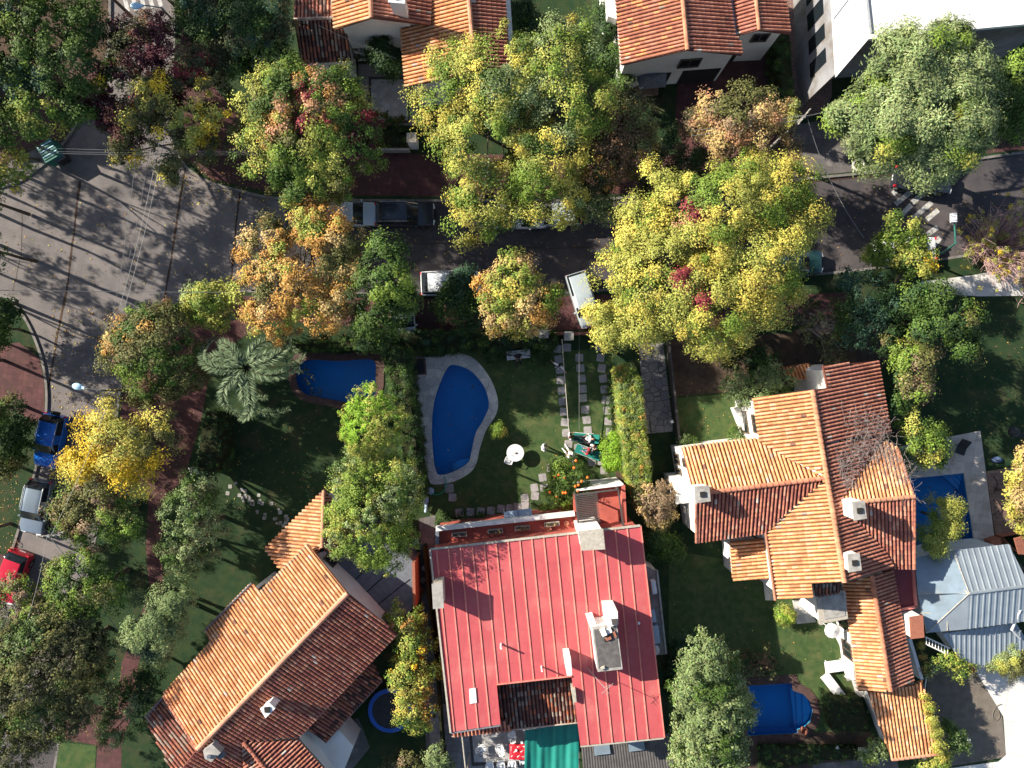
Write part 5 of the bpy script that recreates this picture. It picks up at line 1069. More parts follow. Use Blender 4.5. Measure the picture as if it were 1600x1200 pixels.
# hedges
def hedge(label, poly, z1, pal, style='fine', per=26, cat='hedge', core=True, rough=.12, z0=ZL, scale=1.0):
    q = [P2(x, y, z1) for x, y in poly]; cx, cy = np.mean([p[0] for p in q]), np.mean([p[1] for p in q])
    root = thing('hedge', label, cat, (cx, cy, z0))
    MB().prism(inset(q, .14), z0, z1-.14).build('stems', m_core, root)  # solid dark core, the shaded inside of the hedge put into its colour
    xs, ys = [p[0] for p in q], [p[1] for p in q]; pts, nn = [], []
    def inside(x, y):
        r = False
        for i in range(len(q)):
            (a, b), (c, d) = q[i], q[(i+1) % len(q)]
            if (b > y) != (d > y) and x < (c-a)*(y-b)/(d-b)+a: r = not r
        return r
    A = (max(xs)-min(xs))*(max(ys)-min(ys))
    for _ in range(int(A*per/6)):
        x, y = rnd.uniform(min(xs), max(xs)), rnd.uniform(min(ys), max(ys))
        if inside(x, y): pts.append((x, y, z1+rnd.uniform(-1, 1)*rough-.1)); nn.append((0, 0, 1))
    for i in range(len(q)):
        a, b = Vector(q[i]), Vector(q[(i+1) % len(q)]); L_ = (b-a).length; nrm = Vector((b-a).yx); nrm = Vector((nrm.x, -nrm.y)).normalized()
        if nrm.dot((a+b)/2-Vector((cx, cy))) < 0: nrm = -nrm
        for _ in range(int(L_*(z1-z0)*per/7)):
            p = a.lerp(b, rnd.random())+nrm*rnd.uniform(-.12, .06); pts.append((p.x, p.y, rnd.uniform(z0+.1, z1))); nn.append((nrm.x, nrm.y, .3))
    CC, NN = np.array(pts), np.array(nn, float)
    COL = pick(pal, len(CC))*rng.uniform(.75, 1.25, (len(CC), 1)); rc, cpm, nl, ls, asp, fl, ub = STY[style]
    c, n, s, k, t, a = grow_leaves(CC, NN, COL, style, .55*scale)
    leaf_mesh('foliage', c, n, s, k, root, a, t); return root
hedge('tall sunlit hedge clipped flat on one side between pool garden and stone driveway', [(966, 578), (988, 570), (1000, 600), (1008, 680), (1016, 745), (1006, 772), (990, 772), (980, 740), (972, 660)], 3.0, [('lg', 3), ('yg', 2), ('sg2', 2), ('or_', .25)], per=170, scale=1.3)
hedge('dark hedge along the front of the pool garden', [(560, 520), (640, 517), (870, 522), (868, 543), (760, 548), (640, 552), (560, 545)], 1.8, [('dg', 3), ('g', 2), ('blg', 1)], 'broad', per=34)
hedge('dark ivy covered hedge wall between the two pools and gardens', [(596, 545), (636, 545), (640, 600), (652, 690), (658, 780), (640, 800), (625, 700), (612, 620)], 4.4, [('dg', 3), ('g', 2), ('dol', 1)], 'broad', per=30)
hedge('dark garden hedge at the top of the oval pool behind the orange tree', [(440, 535), (560, 530), (560, 545), (450, 550)], 1.6, [('g', 2), ('lg', 1), ('dg', 1)], 'fine', per=34)
hedge('dark hedge behind the corner lawn along the red footpath', [(318, 640), (340, 640), (345, 700), (338, 740), (305, 740), (308, 690)], 3.2, [('dg', 3), ('g', 1), ('blg', 1)], 'fine', per=34)
hedge('ivy covering the strip of boundary wall beside the brick paved alley', [(1212, 60), (1232, 55), (1242, 150), (1238, 165), (1222, 165)], 2.6, [('dg', 3), ('g', 1)], 'broad', per=26)
hedge('dark low hedge with small white flowers along the bottom garden bed', [(1185, 1168), (1345, 1168), (1365, 1190), (1280, 1192), (1190, 1215)], 1.0, [('dg', 4), ('g', 2), ('white', .12)], 'fine', per=36)
hedge('dark ivy on the courtyard wall below the white gable', [(548, 62), (628, 54), (626, 84), (552, 78)], 2.2, [('dg', 3), ('blg', 1)], 'broad', per=30)
hedge('low clipped hedge in the small front garden of the top left house', [(614, 198), (638, 196), (638, 206), (615, 208)], .8, [('dg', 2), ('g', 1)], 'fine', per=40)
hedge('dark ground shrubs in the small front garden of the top left house', [(580, 207), (642, 205), (642, 232), (582, 234)], .5, [('dg', 3), ('g', 1)], 'fine', per=30)
hedge('dark planting strip at the right side of the pool garden path', [(952, 600), (962, 600), (966, 700), (956, 700)], .9, [('dg', 3), ('g', 1)], 'broad', per=30)
hedge('dark shrub bank behind the lawn beside the lowest tiled shed', [(1290, 1090), (1350, 1090), (1366, 1148), (1300, 1146)], 1.5, [('dg', 3), ('g', 2)], 'fine', per=26)
hedge('small square leafy hedge at the lower left pavement', [(430, 1250), (431, 1250), (431, 1251)], .3, [('g', 1)]) if False else None
# bare shrubs
def twigs(label, cx, cy, rp, z, n, col_mat, leafpal=None, zb=ZL, spread=1.0, cat='shrub', nl=300, name='bare_shrub', dirs=None):
    base = P(cx, cy, zb); root = thing(name, label, cat, base); mb = MB(); tips = []
    Rr = rp*(H-z)/F
    for i in range(n):
        a = rnd.uniform(0, 6.28) if dirs is None else rnd.choice(dirs)+rnd.uniform(-.4, .4); L_ = Rr*rnd.uniform(.5, 1.05)
        e = Vector((base.x+math.cos(a)*L_, base.y+math.sin(a)*L_, zb+(z-zb)*rnd.uniform(.45, 1.0)))
        s = base+Vector((math.cos(a), math.sin(a), 0))*Rr*.06; m1 = s.lerp(e, .35)+Vector((rnd.uniform(-.25, .25), rnd.uniform(-.25, .25), .5)); m2 = s.lerp(e, .7)+Vector((rnd.uniform(-.3, .3), rnd.uniform(-.3, .3), .35))
        mb.tube([s, m1, m2, e], [.035, .028, .02, .008], 4); tips.append(e)
        for j in range(5):
            p = m1.lerp(e, rnd.random()); t = p+Vector((rnd.uniform(-.6, .6), rnd.uniform(-.6, .6), rnd.uniform(0, .5)))
            mb.tube([p, p.lerp(t, .5)+Vector((rnd.uniform(-.12, .12), rnd.uniform(-.12, .12), .05)), t], [.014, .011, .005], 3); tips.append(t)
    mb.build('branches', col_mat, root)
    if leafpal:
        CC = np.array([tuple(t) for t in tips])[rng.choice(len(tips), min(nl, len(tips)), replace=False)]; NN = np.tile([0, 0, 1.], (len(CC), 1))
        c, nn, s, k, t, a = grow_leaves(CC, NN, pick(leafpal, len(CC)), 'sparse', .5); leaf_mesh('foliage', c, nn, s, k, root, a, t)
    return root
twigs('bare reddish branched bush with a few yellow leaves beside the green lamp post', 1532, 392, 76, 5.2, 230, m_twig, [('yg', 2), ('y', 2), ('gold', 1)], nl=170)
twigs('bare reddish bush at the right edge below the white pavement', 1600, 440, 66, 4.2, 80, m_twig, [('lg', 1), ('yg', 1)], nl=16)
twigs('bare grey twigs beside the olive leafed tree above the tiled house', 1402, 570, 30, 3.8, 24, m_greytwig)
def vine(label, pts, n, z0):
    base = P(pts[0][0], pts[0][1], z0); root = thing('dry_vine', label, 'vine', base); mb = MB()
    for i in range(n):
        x, y, z = rnd.choice(pts); x += rnd.uniform(-14, 14); y += rnd.uniform(-14, 14); a = rnd.uniform(0, 6.28); p = P(x, y, z+.25); line = [p]
        for j in range(5):
            a += rnd.uniform(-.8, .8); p = p+Vector((math.cos(a)*.22, math.sin(a)*.22, rnd.uniform(-.05, .05))); line.append(p)
        mb.tube(line, .011, 3, cap=False)
    mb.build('stems', m_greytwig, root); return root
vine('dry leafless vine spread over the valley of the right tiled house', [(1330, 660, 6.5), (1345, 670, 6.2), (1360, 660, 5.9), (1375, 670, 5.7), (1340, 690, 6.4), (1355, 700, 6.2), (1330, 710, 6.7), (1320, 735, 6.9), (1370, 705, 6.1), (1390, 700, 6.0), (1400, 720, 6.1), (1385, 725, 6.3), (1410, 740, 6.5), (1420, 760, 6.9), (1312, 725, 6.9), (1325, 750, 6.8), (1365, 690, 6.0)], 380, 6.2)
# palm
pr = thing('palm_tree', 'feather leafed palm with arching silvery fronds above the dark corner lawn', 'palm tree', P(425, 590))
pc = P(385, 575, 7.0); MB().tube([P(425, 590, 0)*1.0, P(405, 583, 3.6), pc], [.24, .18, .16], 10).build('trunk', m_bark, pr)
for i, (a, L_) in enumerate(((70, 3.4), (112, 3.3), (150, 3.5), (190, 4.3), (222, 3.9), (262, 4.0), (292, 4.2), (-28, 3.8), (8, 4.0), (40, 3.4), (240, 2.4), (130, 2.2))):
    a = R(a+rnd.uniform(-6, 6)); L_ *= .88; pts = []
    for k in range(9):
        t = k/8; r = L_*(math.sin(t*1.45)/math.sin(1.45))*.98; z = 7.0+1.3*math.sin(t*2.4)-3.4*t*t; aa = a+.75*t*t*(1 if i % 3 else -1)
        pts.append(Vector((pc.x+math.cos(aa)*r, pc.y+math.sin(aa)*r, z)))
    fr_ = MB().tube(pts, [.045-.035*k/8 for k in range(9)], 4).build('frond', m_greenpaint if False else m_core, pr)
    cen, nor, tan, sz, cl = [], [], [], [], []
    for k in range(420):
        t = rnd.uniform(.08, 1)*8; j = min(7, int(t)); p = pts[j].lerp(pts[j+1], t-j); d = (pts[j+1]-pts[j]).normalized(); s = Vector((-d.y, d.x, 0)).normalized()*(1 if k % 2 else -1)
        ll = .62*(1-.55*(t/8)**2)*rnd.uniform(.8, 1.1); dirv = (s*.75+d*.7+Vector((0, 0, rnd.uniform(-.9, .7)))).normalized()
        cen.append(p+dirv*ll*.5); tan.append(dirv); nor.append(Vector((0, 0, 1))+s*rnd.uniform(-.8, .8)); sz.append(ll*.30); cl.append(np.array(rnd.choice([(.13, .18, .09), (.085, .125, .06), (.21, .26, .14)]))*rnd.uniform(.8, 1.2))
    leaf_mesh('leaflets', np.array(cen), np.array(nor), np.array(sz), np.array(cl), fr_, 12.0, np.array(tan))
# fallen leaves and grass tufts
def scatter(name, polys, n, pal, size, z, label):
    cen = []
    for _ in range(n):
        x0, y0, x1, y1, zz = rnd.choice(polys); p = P(rnd.uniform(x0, x1), rnd.uniform(y0, y1), zz); cen.append(p)
    cen = np.array(cen); root = None
    nor = rng.normal(size=(n, 3))*.25+np.array([0, 0, 1]); o = leaf_mesh(name, cen, nor, rng.uniform(.6, 1.3, n)*size, pick(pal, n)*rng.uniform(.6, 1.3, (n, 1)), None, 1.3)
    tag(o, label, 'leaves', kind='stuff')
scatter('fallen_leaves', [(0, 300, 440, 450, .03), (600, 330, 1230, 440, .03), (80, 480, 190, 640, .03), (280, 250, 440, 320, .14), (1240, 300, 1560, 400, .03)], 1500, [('br', 4), ('or_', 2), ('y', 1.4), ('tan', 1)], .11, 0, 'small fallen autumn leaves on the road')
scatter('fallen_leaves', [(340, 640, 500, 800, .15), (670, 560, 960, 790, .15), (220, 640, 310, 900, .15), (1040, 560, 1180, 700, .15), (1050, 860, 1320, 1040, .15), (0, 700, 30, 860, .14), (1400, 500, 1600, 700, .15), (90, 1000, 200, 1160, .15)], 1500, [('br', 4), ('or_', 1), ('y', .6), ('bz', 2)], .09, 0, 'small fallen autumn leaves on the lawns and pavements')
def float_leaves(pts, n, spread, label):
    cen = np.array([P(x+rnd.gauss(0, spread), y+rnd.gauss(0, spread), -.08) for x, y in pts for _ in range(n)])
    nor = rng.normal(size=(len(cen), 3))*.1+np.array([0, 0, 1]); o = leaf_mesh('floating_leaves', cen, nor, rng.uniform(.08, .2, len(cen)), pick([('dol', 1), ('ol', 1), ('dg', 1)], len(cen)), None, 1.3); tag(o, label, 'leaves', kind='stuff')
float_leaves([(478, 576), (484, 588), (478, 600), (490, 612), (500, 615), (472, 585)], 9, 4, 'leaves floating at the left end of the oval pool'); float_leaves([(700, 600), (695, 585), (752, 605), (690, 735)], 2, 7, 'few leaves floating on the kidney pool')
float_leaves([(1440, 790), (1455, 775)], 6, 8, 'few leaves floating on the rectangular pool')

EDGE = [('g', 3), ('ol', 2), ('lg', 1)]
for i, (x, y, r, z, st, dn) in enumerate(((-60, 300, 46, 9, 'fine', .35), (-110, 215, 50, 10, 'maple', .5), (-40, 385, 44, 8.5, 'fine', .35), (-130, 350, 60, 10, 'maple', .35), (-190, 270, 60, 11, 'maple', .4), (-40, 180, 40, 10, 'fine', .4),
      (-260, 200, 50, 10, 'fine', .32), (-300, 330, 50, 10, 'fine', .32), (-240, 400, 46, 9, 'fine', .3), (-340, 130, 60, 10, 'maple', .4), (-380, 260, 50, 10, 'fine', .3), (-200, 480, 50, 8, 'fine', .5), (-150, 120, 44, 9, 'fine', .5),
      (-120, 30, 80, 16, 'broad', .6), (-60, -60, 80, 16, 'broad', .6), (60, -110, 80, 14, 'broad', .6), (-80, 460, 56, 9, 'maple', .45), (-100, 560, 60, 9, 'broad', .5), (-50, 640, 50, 8, 'broad', .5), (-90, 740, 60, 9, 'broad', .5), (200, -70, 50, 9, 'fine', .5), (-60, 840, 44, 7, 'broad', .4))):  # the three tallest are unseen trees added to shade the top left tree
    tree(['leafy tree beyond the left edge beside the upper street', 'leafy tree beyond the left edge beside the lower street', 'tall leafy tree beyond the top left corner'][2 if z > 13 else (y > 450)], [(x, y, r, z), (x+r*.6, y+r*.3, r*.7, z-1), (x-r*.5, y-r*.4, r*.7, z-1)], EDGE, st, dn, r0=.11, group='trees beyond the left edge', extra=4)
# ------------------------------------------------------------ vehicles
def car(label, px, py, deg, paint, L_=4.2, W_=1.78, Hh=1.48, kind='hatch', rails=False, zg=.01, spare=False):
    """local axes: +Y is the front"""
    base = P(px, py, zg); root = thing('parked_car', label, 'car', base, rz=R(deg), proto=True)
    wmax = W_/2
    if kind == 'hatch': st = [(-.5, .80, .55, .57), (-.49, .93, .85, .88), (-.475, .965, 1.0, 1.03), (-.40, .985, 1.02, Hh*.965), (-.36, .99, 1.01, Hh), (-.15, 1, 1.0, Hh+.015), (.02, 1, .99, Hh-.01), (.06, 1, .985, Hh-.06), (.22, 1, .97, 1.0), (.25, .995, .96, .975), (.38, .975, .90, .92), (.46, .91, .78, .80), (.49, .80, .62, .64), (.5, .70, .5, .51)]; a, b, c, d = 2, 4, 7, 8
    elif kind == 'van': st = [(-.5, .90, .6, .62), (-.495, .97, 1.0, 1.05), (-.48, .985, 1.15, 1.2), (-.455, .99, 1.15, Hh-.05), (-.43, 1, 1.15, Hh), (-.1, 1, 1.12, Hh+.02), (.12, 1, 1.1, Hh-.02), (.16, 1, 1.08, Hh-.08), (.30, 1, 1.02, 1.1), (.32, .99, 1.0, 1.06), (.42, .96, .92, .95), (.47, .90, .8, .82), (.495, .8, .62, .64), (.5, .72, .5, .51)]; a, b, c, d = 2, 4, 7, 8
    else: st = [(-.5, .78, .6, .62), (-.48, .92, .88, .90), (-.38, .96, .95, .98), (-.33, .98, .96, 1.0), (-.20, .99, .97, Hh), (-.05, 1, .97, Hh+.01), (.03, 1, .96, Hh-.02), (.06, 1, .96, Hh-.06), (.20, 1, .94, .97), (.23, .995, .93, .95), (.38, .97, .86, .88), (.46, .91, .76, .78), (.49, .80, .6, .62), (.5, .70, .5, .51)]; a, b, c, d = 3, 4, 7, 8
    rings = []
    for j, (y, wf, zb, zt) in enumerate(st):
        w_ = wmax*wf; cab = b <= j <= c; mid = a < j < d
        wt = w_*(.80 if cab else (.83 if mid else .86)); wb = w_*.93
        half = [(w_*.96, .22), (w_, .42), (w_*.995, min(.68, zb-.05)), (w_*.975, zb-.04), (wb, zb), (wt, zt-.05 if cab else zt-.01), (wt*.9, zt), (wt*.5, zt+.018), (0, zt+.025)]
        ring = [(-x, y*L_, z) for x, z in half]+[(x, y*L_, z) for x, z in half[::-1][1:]]; rings.append(ring)
    n = len(rings[0]); G = {'body': [], 'windscreen': [], 'rear_window': [], 'side_window': [], 'side_window2': []}
    for j in range(len(rings)-1):
        for i in range(n-1):
            k = 'body'
            if i == 4 and a <= j < d and j != (b+c)//2-0: k = 'side_window'
            if i == n-6 and a <= j < d and j != (b+c)//2-0: k = 'side_window2'
            if 5 <= i <= n-7 and j == d-1: k = 'windscreen'
            if 5 <= i <= n-7 and a <= j < b: k = 'rear_window'
            G[k].append((j*n+i, j*n+i+1, (j+1)*n+i+1, (j+1)*n+i))
    V = [v for r in rings for v in r]
    G['body'] += [tuple(range(n))[::-1], tuple((len(rings)-1)*n+i for i in range(n))]
    for k, fs in G.items():
        if fs: mb = MB(); mb.add(V, fs); o = mb.build(k.rstrip('2'), paint if k == 'body' else m_glass, root, True, sharp=32)
    MB().box((0, 0, .25), (W_*.9, L_*.93, .16)).build('underbody', m_black, root)
    for sx in (-1, 1):
        for sy in (-.31, .31):
            ty = MB(); pr_ = [(.20, -.10), (.30, -.105), (.325, -.06), (.325, .06), (.30, .105), (.20, .10)]
            vs = []
            for k in range(20):
                t = math.pi*k/10
                for r, x in pr_: vs.append((sx*(wmax-.07)+x, sy*L_+r*math.cos(t), .325+r*math.sin(t)))
            m = len(pr_); ty.add(vs, [(k*m+i, ((k+1) % 20)*m+i, ((k+1) % 20)*m+i+1, k*m+i+1) for k in range(20) for i in range(m-1)])
            tyo = ty.build('wheel', m_rubber, root)
            ri = MB(); vs = [(sx*(wmax+.02), sy*L_, .325)]+[(sx*(wmax+.01), sy*L_+.2*math.cos(math.pi*k/8), .325+.2*math.sin(math.pi*k/8)) for k in range(16)]
            ri.add(vs, [(0, k+1, (k+1) % 16+1) for k in range(16) if k % 3]); ri.build('rim', m_metal, tyo)
        hl = MB().box((sx*wmax*.66, .475*L_, .66), (.36, .14, .15), sx*-.25); hl.build('headlight', m_plast, root)
        MB().box((sx*wmax*.82, -.487*L_, .82), (.18, .10, .26)).build('tail_light', m_red, root)
        mr = MB().box((sx*(wmax+.07), .19*L_, .98), (.2, .13, .13), taper=.8); mr.build('mirror', paint, root)
        if rails: MB().tube([(sx*wmax*.77, -.40*L_, Hh-.02), (sx*wmax*.79, -.36*L_, Hh+.06), (sx*wmax*.79, 0, Hh+.06), (sx*wmax*.77, .06*L_, Hh-.03)], .028, 6).build('roof_rail', m_metal, root)
    MB().box((0, -.5*L_-.005, .45), (.45, .02, .13)).build('number_plate', m_plast, root)
    MB().box((0, .502*L_, .42), (1.1, .03, .16)).build('grille', m_black, root)
    if spare: MB().tube([(0, -.53*L_-.08, .9), (0, -.5*L_, .9)], .32, 18).build('spare_wheel', m_rubber, root)
    return root
def paint(name, c, metal=.3): return M(name, c, tuple(x*.93 for x in c), 3, .3, .5, metal, coat=.6)
p_blue = paint('blue_car_paint', (.012, .15, .62)); p_silver = paint('silver_car_paint', (.25, .30, .35), .5); p_redc = paint('red_car_paint', (.55, .012, .035)); p_whitec = paint('white_car_paint', (.70, .72, .74), 0)
p_dark = paint('dark_car_paint', (.022, .026, .036)); p_teal = paint('teal_car_paint', (.025, .075, .08)); p_pale = paint('pale_grey_car_paint', (.48, .54, .56), .2)
car('bright blue small sport utility car with spare wheel parked at the left kerb', 88, 688, 167, p_blue, 4.0, 1.76, 1.6, rails=True, spare=True)
car('silver grey hatchback with roof rails parked behind the blue car', 66, 790, 168, p_silver, 4.05, 1.75, 1.55, rails=True)
car('bright red hatchback cut by the left edge, partly under the olive tree', 28, 898, 160, p_redc, 3.9, 1.68, 1.42)
car('white car with dark rear window parked on the street between the dark green trees', 705, 444, -88, p_whitec, 4.4, 1.8, 1.5, rails=True)
car('dark sport utility car with silver roof rails parked by the red pavement', 635, 338, -90, p_dark, 4.4, 1.8, 1.65, rails=True)
car('pale silver car almost hidden under the multicoloured tree', 552, 338, -90, p_pale, 4.2, 1.75, 1.45)
car('white car half hidden under the yellow green tree, nearer the dark car', 812, 342, -90, p_whitec, 3.9, 1.7, 1.45)
car('pale grey car with red tail light under the yellow green tree', 866, 338, 92, p_pale, 3.9, 1.7, 1.45)
car('pale flat roofed van parked slanting on the pavement before the garden gate', 910, 470, 197, p_pale, 4.1, 1.6, 1.7, 'van')  # white van in grey paint: its shade is put into the colour
car('pale blue grey car mostly hidden under the dark green tree on the pavement', 632, 495, 185, p_pale, 4.0, 1.7, 1.45, zg=ZL)
car('black car parked along the upper kerb under the silvery tree', 1435, 285, -97, p_dark, 4.3, 1.75, 1.45, 'sedan')
car('white car behind the small yellow green tree near the crossing', 1406, 393, 92, p_whitec, 4.5, 1.8, 1.45, 'sedan')
car('dark teal car peeking out under the right side of the large yellow tree', 1238, 412, -90, p_teal, 4.0, 1.72, 1.45)
car('small pale car under the thin golden tufted tree by the crossing', 318, 268, 100, p_pale, 3.8, 1.65, 1.45, zg=ZL) if False else None
# ------------------------------------------------------------ street furniture
def wire(name, label, a, b, sag=.4, r=.016, mat=None, group=None, n=12):
    A, B = P(*a), P(*b); pts = [A.lerp(B, i/n)-Vector((0, 0, sag*4*(i/n)*(1-i/n))) for i in range(n+1)]
    return tag(MB().tube(pts, r, 4).build(name, mat or m_wire, base=A), label, 'cable', group)
def pole(label, top, z, group=None, arm=None, mat=None, r=.13):
    T = P(top[0], top[1], z); root = thing('utility_pole', label, 'utility pole', (T.x, T.y, ZL))
    MB().tube([(T.x, T.y, ZL), (T.x, T.y, z/2), (T.x, T.y, z)], [r, r*.85, r*.7], 10).build('shaft', mat or m_pole, root)
    if arm:
        for dz, (dx, dy) in arm:
            MB().tube([(T.x-dx, T.y-dy, z-dz), (T.x+dx, T.y+dy, z-dz)], .05, 6).build('crossarm', mat or m_pole, root)
            for s in (-1, -.5, .5, 1): MB().tube([(T.x+dx*s, T.y+dy*s, z-dz), (T.x+dx*s, T.y+dy*s, z-dz+.2)], [.05, .03], 6).build('insulator', m_pottery, root)
    return root
pole('grey utility pole with crossarm leaning over the left street beside the brownish tree', (75, 838), 8.6, arm=[(.2, (.7, .05)), (.9, (.5, .1))])
pole('utility pole with short slanted crossarm on the pavement left of the silvery feathery tree', (1257, 182), 8.2, arm=[(.1, (.35, .45))])
pole('slim pole with crossarm over the road by the green container', (232, 236), 7.6, arm=[(.1, (.4, .0))], r=.08) if False else None
for a, b in (((73, 840, 8.6), (30, 1010, 8.4)), ((79, 838, 8.6), (165, 640, 8.2))): wire('overhead_cable', 'overhead cable running '+('down' if b[1] > 900 else 'up')+' the left street from the utility pole', a, b, .3, .013, m_paleire, 'cables of the left utility pole')
wire('stay_cable', 'thick pale cable running from the left pole down across the fresh green tree', (80, 842, 8.4), (190, 995, 4.0), .2, .025, m_paleire)
for i, (a, b) in enumerate((((1252, 182, 8.1), (1310, 168, 7.6)), ((1252, 186, 8.1), (1080, 212, 7.2)), ((1256, 180, 8.1), (1080, 204, 7.4)))): wire('service_cable', ['thin service cable running right from the pole left of the silvery tree', 'lower thin service cable running left from the upper right pole', 'upper thin service cable running left from the upper right pole'][i], a, b, .3, .018, m_paleire, 'service cables of the upper right pole')
wire('service_cable', 'dark cable hanging from the upper right pole over the road', (1262, 186, 8.0), (1350, 372, 6.5), .8, .03, m_wire)
for i, (a, b) in enumerate((((257, 215, 7.8), (195, 480, 7.8)), ((250, 215, 7.8), (187, 480, 7.8)), ((215, 215, 7.2), (172, 520, 7.2)), ((236, 205, 7.2), (200, 410, 7.2)))): wire('overhead_cable', ['right pale cable of the pair running down over the concrete crossing', 'left pale cable of the pair running down over the concrete crossing', 'leftmost dark overhead cable running down over the concrete crossing', 'dark overhead cable between the pale pair and the leftmost one'][i], a, b, .3, .013, m_paleire if i < 2 else m_wire, 'cables over the concrete crossing')
for i, (y0, y1) in enumerate(((231, 236), (236, 238), (239, 241))): wire('overhead_cable', [f'{w_} of three thin cables running right from above the green container' for w_ in ('topmost', 'middle', 'lowest')][i], (60, y0, 7.5), (430, y1, 7.5), .3, .012, m_paleire, 'cables above the green container')
wire('overhead_cable', 'single dark cable stretched straight across the crossing from the left edge', (-40, 453, 7.0), (380, 457, 7.0), .2, .022, m_wire)
wire('overhead_cable', 'thin taut cable crossing the pool garden over the middle row of stepping stones', (905, 515, 3.0), (905, 672, 3.0), .05, .016, m_wire)
wire('overhead_cable', 'pale taut cable over the left row of stepping stones', (878, 530, 2.4), (889, 675, 1.6), .03, .028, m_pottery)
wire('service_cable', 'thin cable crossing the courtyard of the top left house', (498, 40, 6.5), (620, 92, 4.4), .2, .016, m_paleire)
def lamp(label, head, base, z, mat, lens=(.55, .3)):
    Hd = P(head[0], head[1], z); B = P(base[0], base[1], ZL); root = thing('street_lamp', label, 'street lamp', B)
    T = Vector((B.x, B.y, z-.3)); MB().tube([B, T], [.09, .06], 10).build('pole', m_pole if mat is not m_white else m_greenpaint, root)
    MB().tube([T, T.lerp(Hd, .5)+Vector((0, 0, .15)), Hd], .04, 8).build('arm', m_pole if mat is not m_white else m_greenpaint, root)
    a = math.atan2((Hd-T).y, (Hd-T).x); hd = MB().lathe([(0, .16), (.16, .12), (.28, .02), (.28, -.05), (0, -.1)], (0, 0, 0), 16, sx=1.25, sy=.8)
    hd.v = [(Hd.x+v[0]*math.cos(a)-v[1]*math.sin(a), Hd.y+v[0]*math.sin(a)+v[1]*math.cos(a), Hd.z+v[2]) for v in hd.v]
    h_ = hd.build('lamp_head', mat, root, True); MB().box((Hd.x-.3*math.cos(a), Hd.y-.3*math.sin(a), Hd.z), (.35, .16, .12), a).build('neck', mat, h_); return root
lamp('pale blue street lamp head on a long arm over the left street', (121, 604), (236, 609), 7.6, m_lampblue); lamp('pale blue street lamp head at the top edge over the zebra crossing', (212, 9), (320, 85), 7.6, m_lampblue)
gl_ = thing('green_lamp_post', 'green bent lamp post with a white rectangular head beside the bare reddish bush', 'street lamp', P(1440, 405))
q0 = P(1440, 405, ZL); q1 = P(1470, 395, 3.2); q2_ = P(1493, 380, 6.0); MB().tube([q0, Vector((q0.x, q0.y, 3.0)), q2_], [.09, .08, .06], 8).build('pole', m_greenpaint, gl_); MB().tube([q2_, P(1491, 345, 6.3)], .05, 8).build('arm', m_greenpaint, gl_); c = P(1490, 340, 6.4); MB().box(tuple(c), (.42, .65, .14), .02, taper=.9).build('lamp_head', m_plast, gl_)
# green container
gc = thing('waste_container', 'green ribbed waste container standing at the kerb on the left', 'container', P(92, 244)); c = P(92, 244, 0); a = R(30)
MB().box((c.x, c.y, .75), (1.15, 1.35, 1.1), a, taper=1.0).build('bin', m_greenpaint, gc); ld = MB()
MB().box((c.x, c.y, 1.34), (1.2, 1.4, .08), a).build('lid', m_greenpaint, gc)
for k in range(6):
    d = -.5+k*.2; MB().box((c.x-math.sin(a)*d, c.y+math.cos(a)*d, 1.40), (1.1, .06, .05), a).build('lid_rib', m_lampblue if k % 2 else m_greenpaint, gc)
c2 = P(103, 250, 0); bb = thing('dark_bin', 'dark bin standing against the green waste container', 'bin', c2); MB().box((c2.x, c2.y, .5), (.7, .6, .9), a, taper=1.1).build('bin', m_black, bb); MB().box((c2.x, c2.y, .98), (.8, .7, .06), a).build('lid', m_lead, bb)
mh = thing('dark_square', 'dark square drain cover on the sunlit crossing', 'drain cover', P(197, 240)); q = P(197, 240, 0); MB().box((q.x, q.y, .02), (.95, .95, .016), .1).build('cover', m_darkstone, mh); MB().box((q.x, q.y, .03), (.8, .8, .012), .1).build('inner_square', m_tar, mh)  # flat dark square with a darker inset, laid on the road
tr_ = MB().lathe([(.36, 0), (.48, 0), (.48, .12), (.36, .12), (.36, 0)], P(1341, 258, ZL), 24).build('tree_ring', m_whiteconc, base=P(1341, 258, ZL)); tag(tr_, 'round pale concrete ring around a tree hole on the right pavement', 'tree ring')
# fences and pillars
def tw(name, label, cat, segs, th, z0, z1, mat):
    mb = MB()
    for a, b in segs:
        A, B = P(*a, 0), P(*b, 0); c = (A+B)/2; mb.box((c.x, c.y, (z0+z1)/2), ((B-A).length+th, th, z1-z0), math.atan2((B-A).y, (B-A).x))
    A = P(*segs[0][0], z0); return tag(mb.build(name, mat, base=A), label, cat)
tw('garden_wall', 'low dark brick front wall of the pool garden beside the gate', 'wall', [((868, 522), (960, 522))], .2, ZL, .9, m_terra)
tw('garden_wall', 'low dark wall between the stone driveway and the front lawn', 'wall', [((1041, 536), (1057, 690)), ((1057, 690), (1066, 760))], .16, ZL, 1.2, m_darkstone)
tw('garden_wall', 'low pale wall in front of the small front garden at the top', 'wall', [((578, 238), (640, 238))], .15, ZL, .8, m_conc)
tw('boundary_wall', 'brick wall along the narrow path left of the red roofed house', 'wall', [((666, 850), (684, 1010)), ((684, 1010), (702, 1260))], .15, ZL, 1.8, m_core)
tw('boundary_wall', 'low wall along the driveway of the top middle house', 'wall', [((1216, 100), (1224, 165))], .12, ZL, 1.0, m_pottery)
for x, y, l in ((848, 524, 'white gate pillar on the left of the garden gate'), (886, 527, 'white gate pillar on the right of the garden gate')):
    q = P(x, y, 0); t = thing('gate_pillar', l, 'pillar', (q.x, q.y, ZL)); MB().box((q.x, q.y, .95), (.55, .5, 1.7)).build('shaft', m_white, t); MB().box((q.x, q.y, 1.84), (.68, .62, .1)).build('cap', m_conc, t)
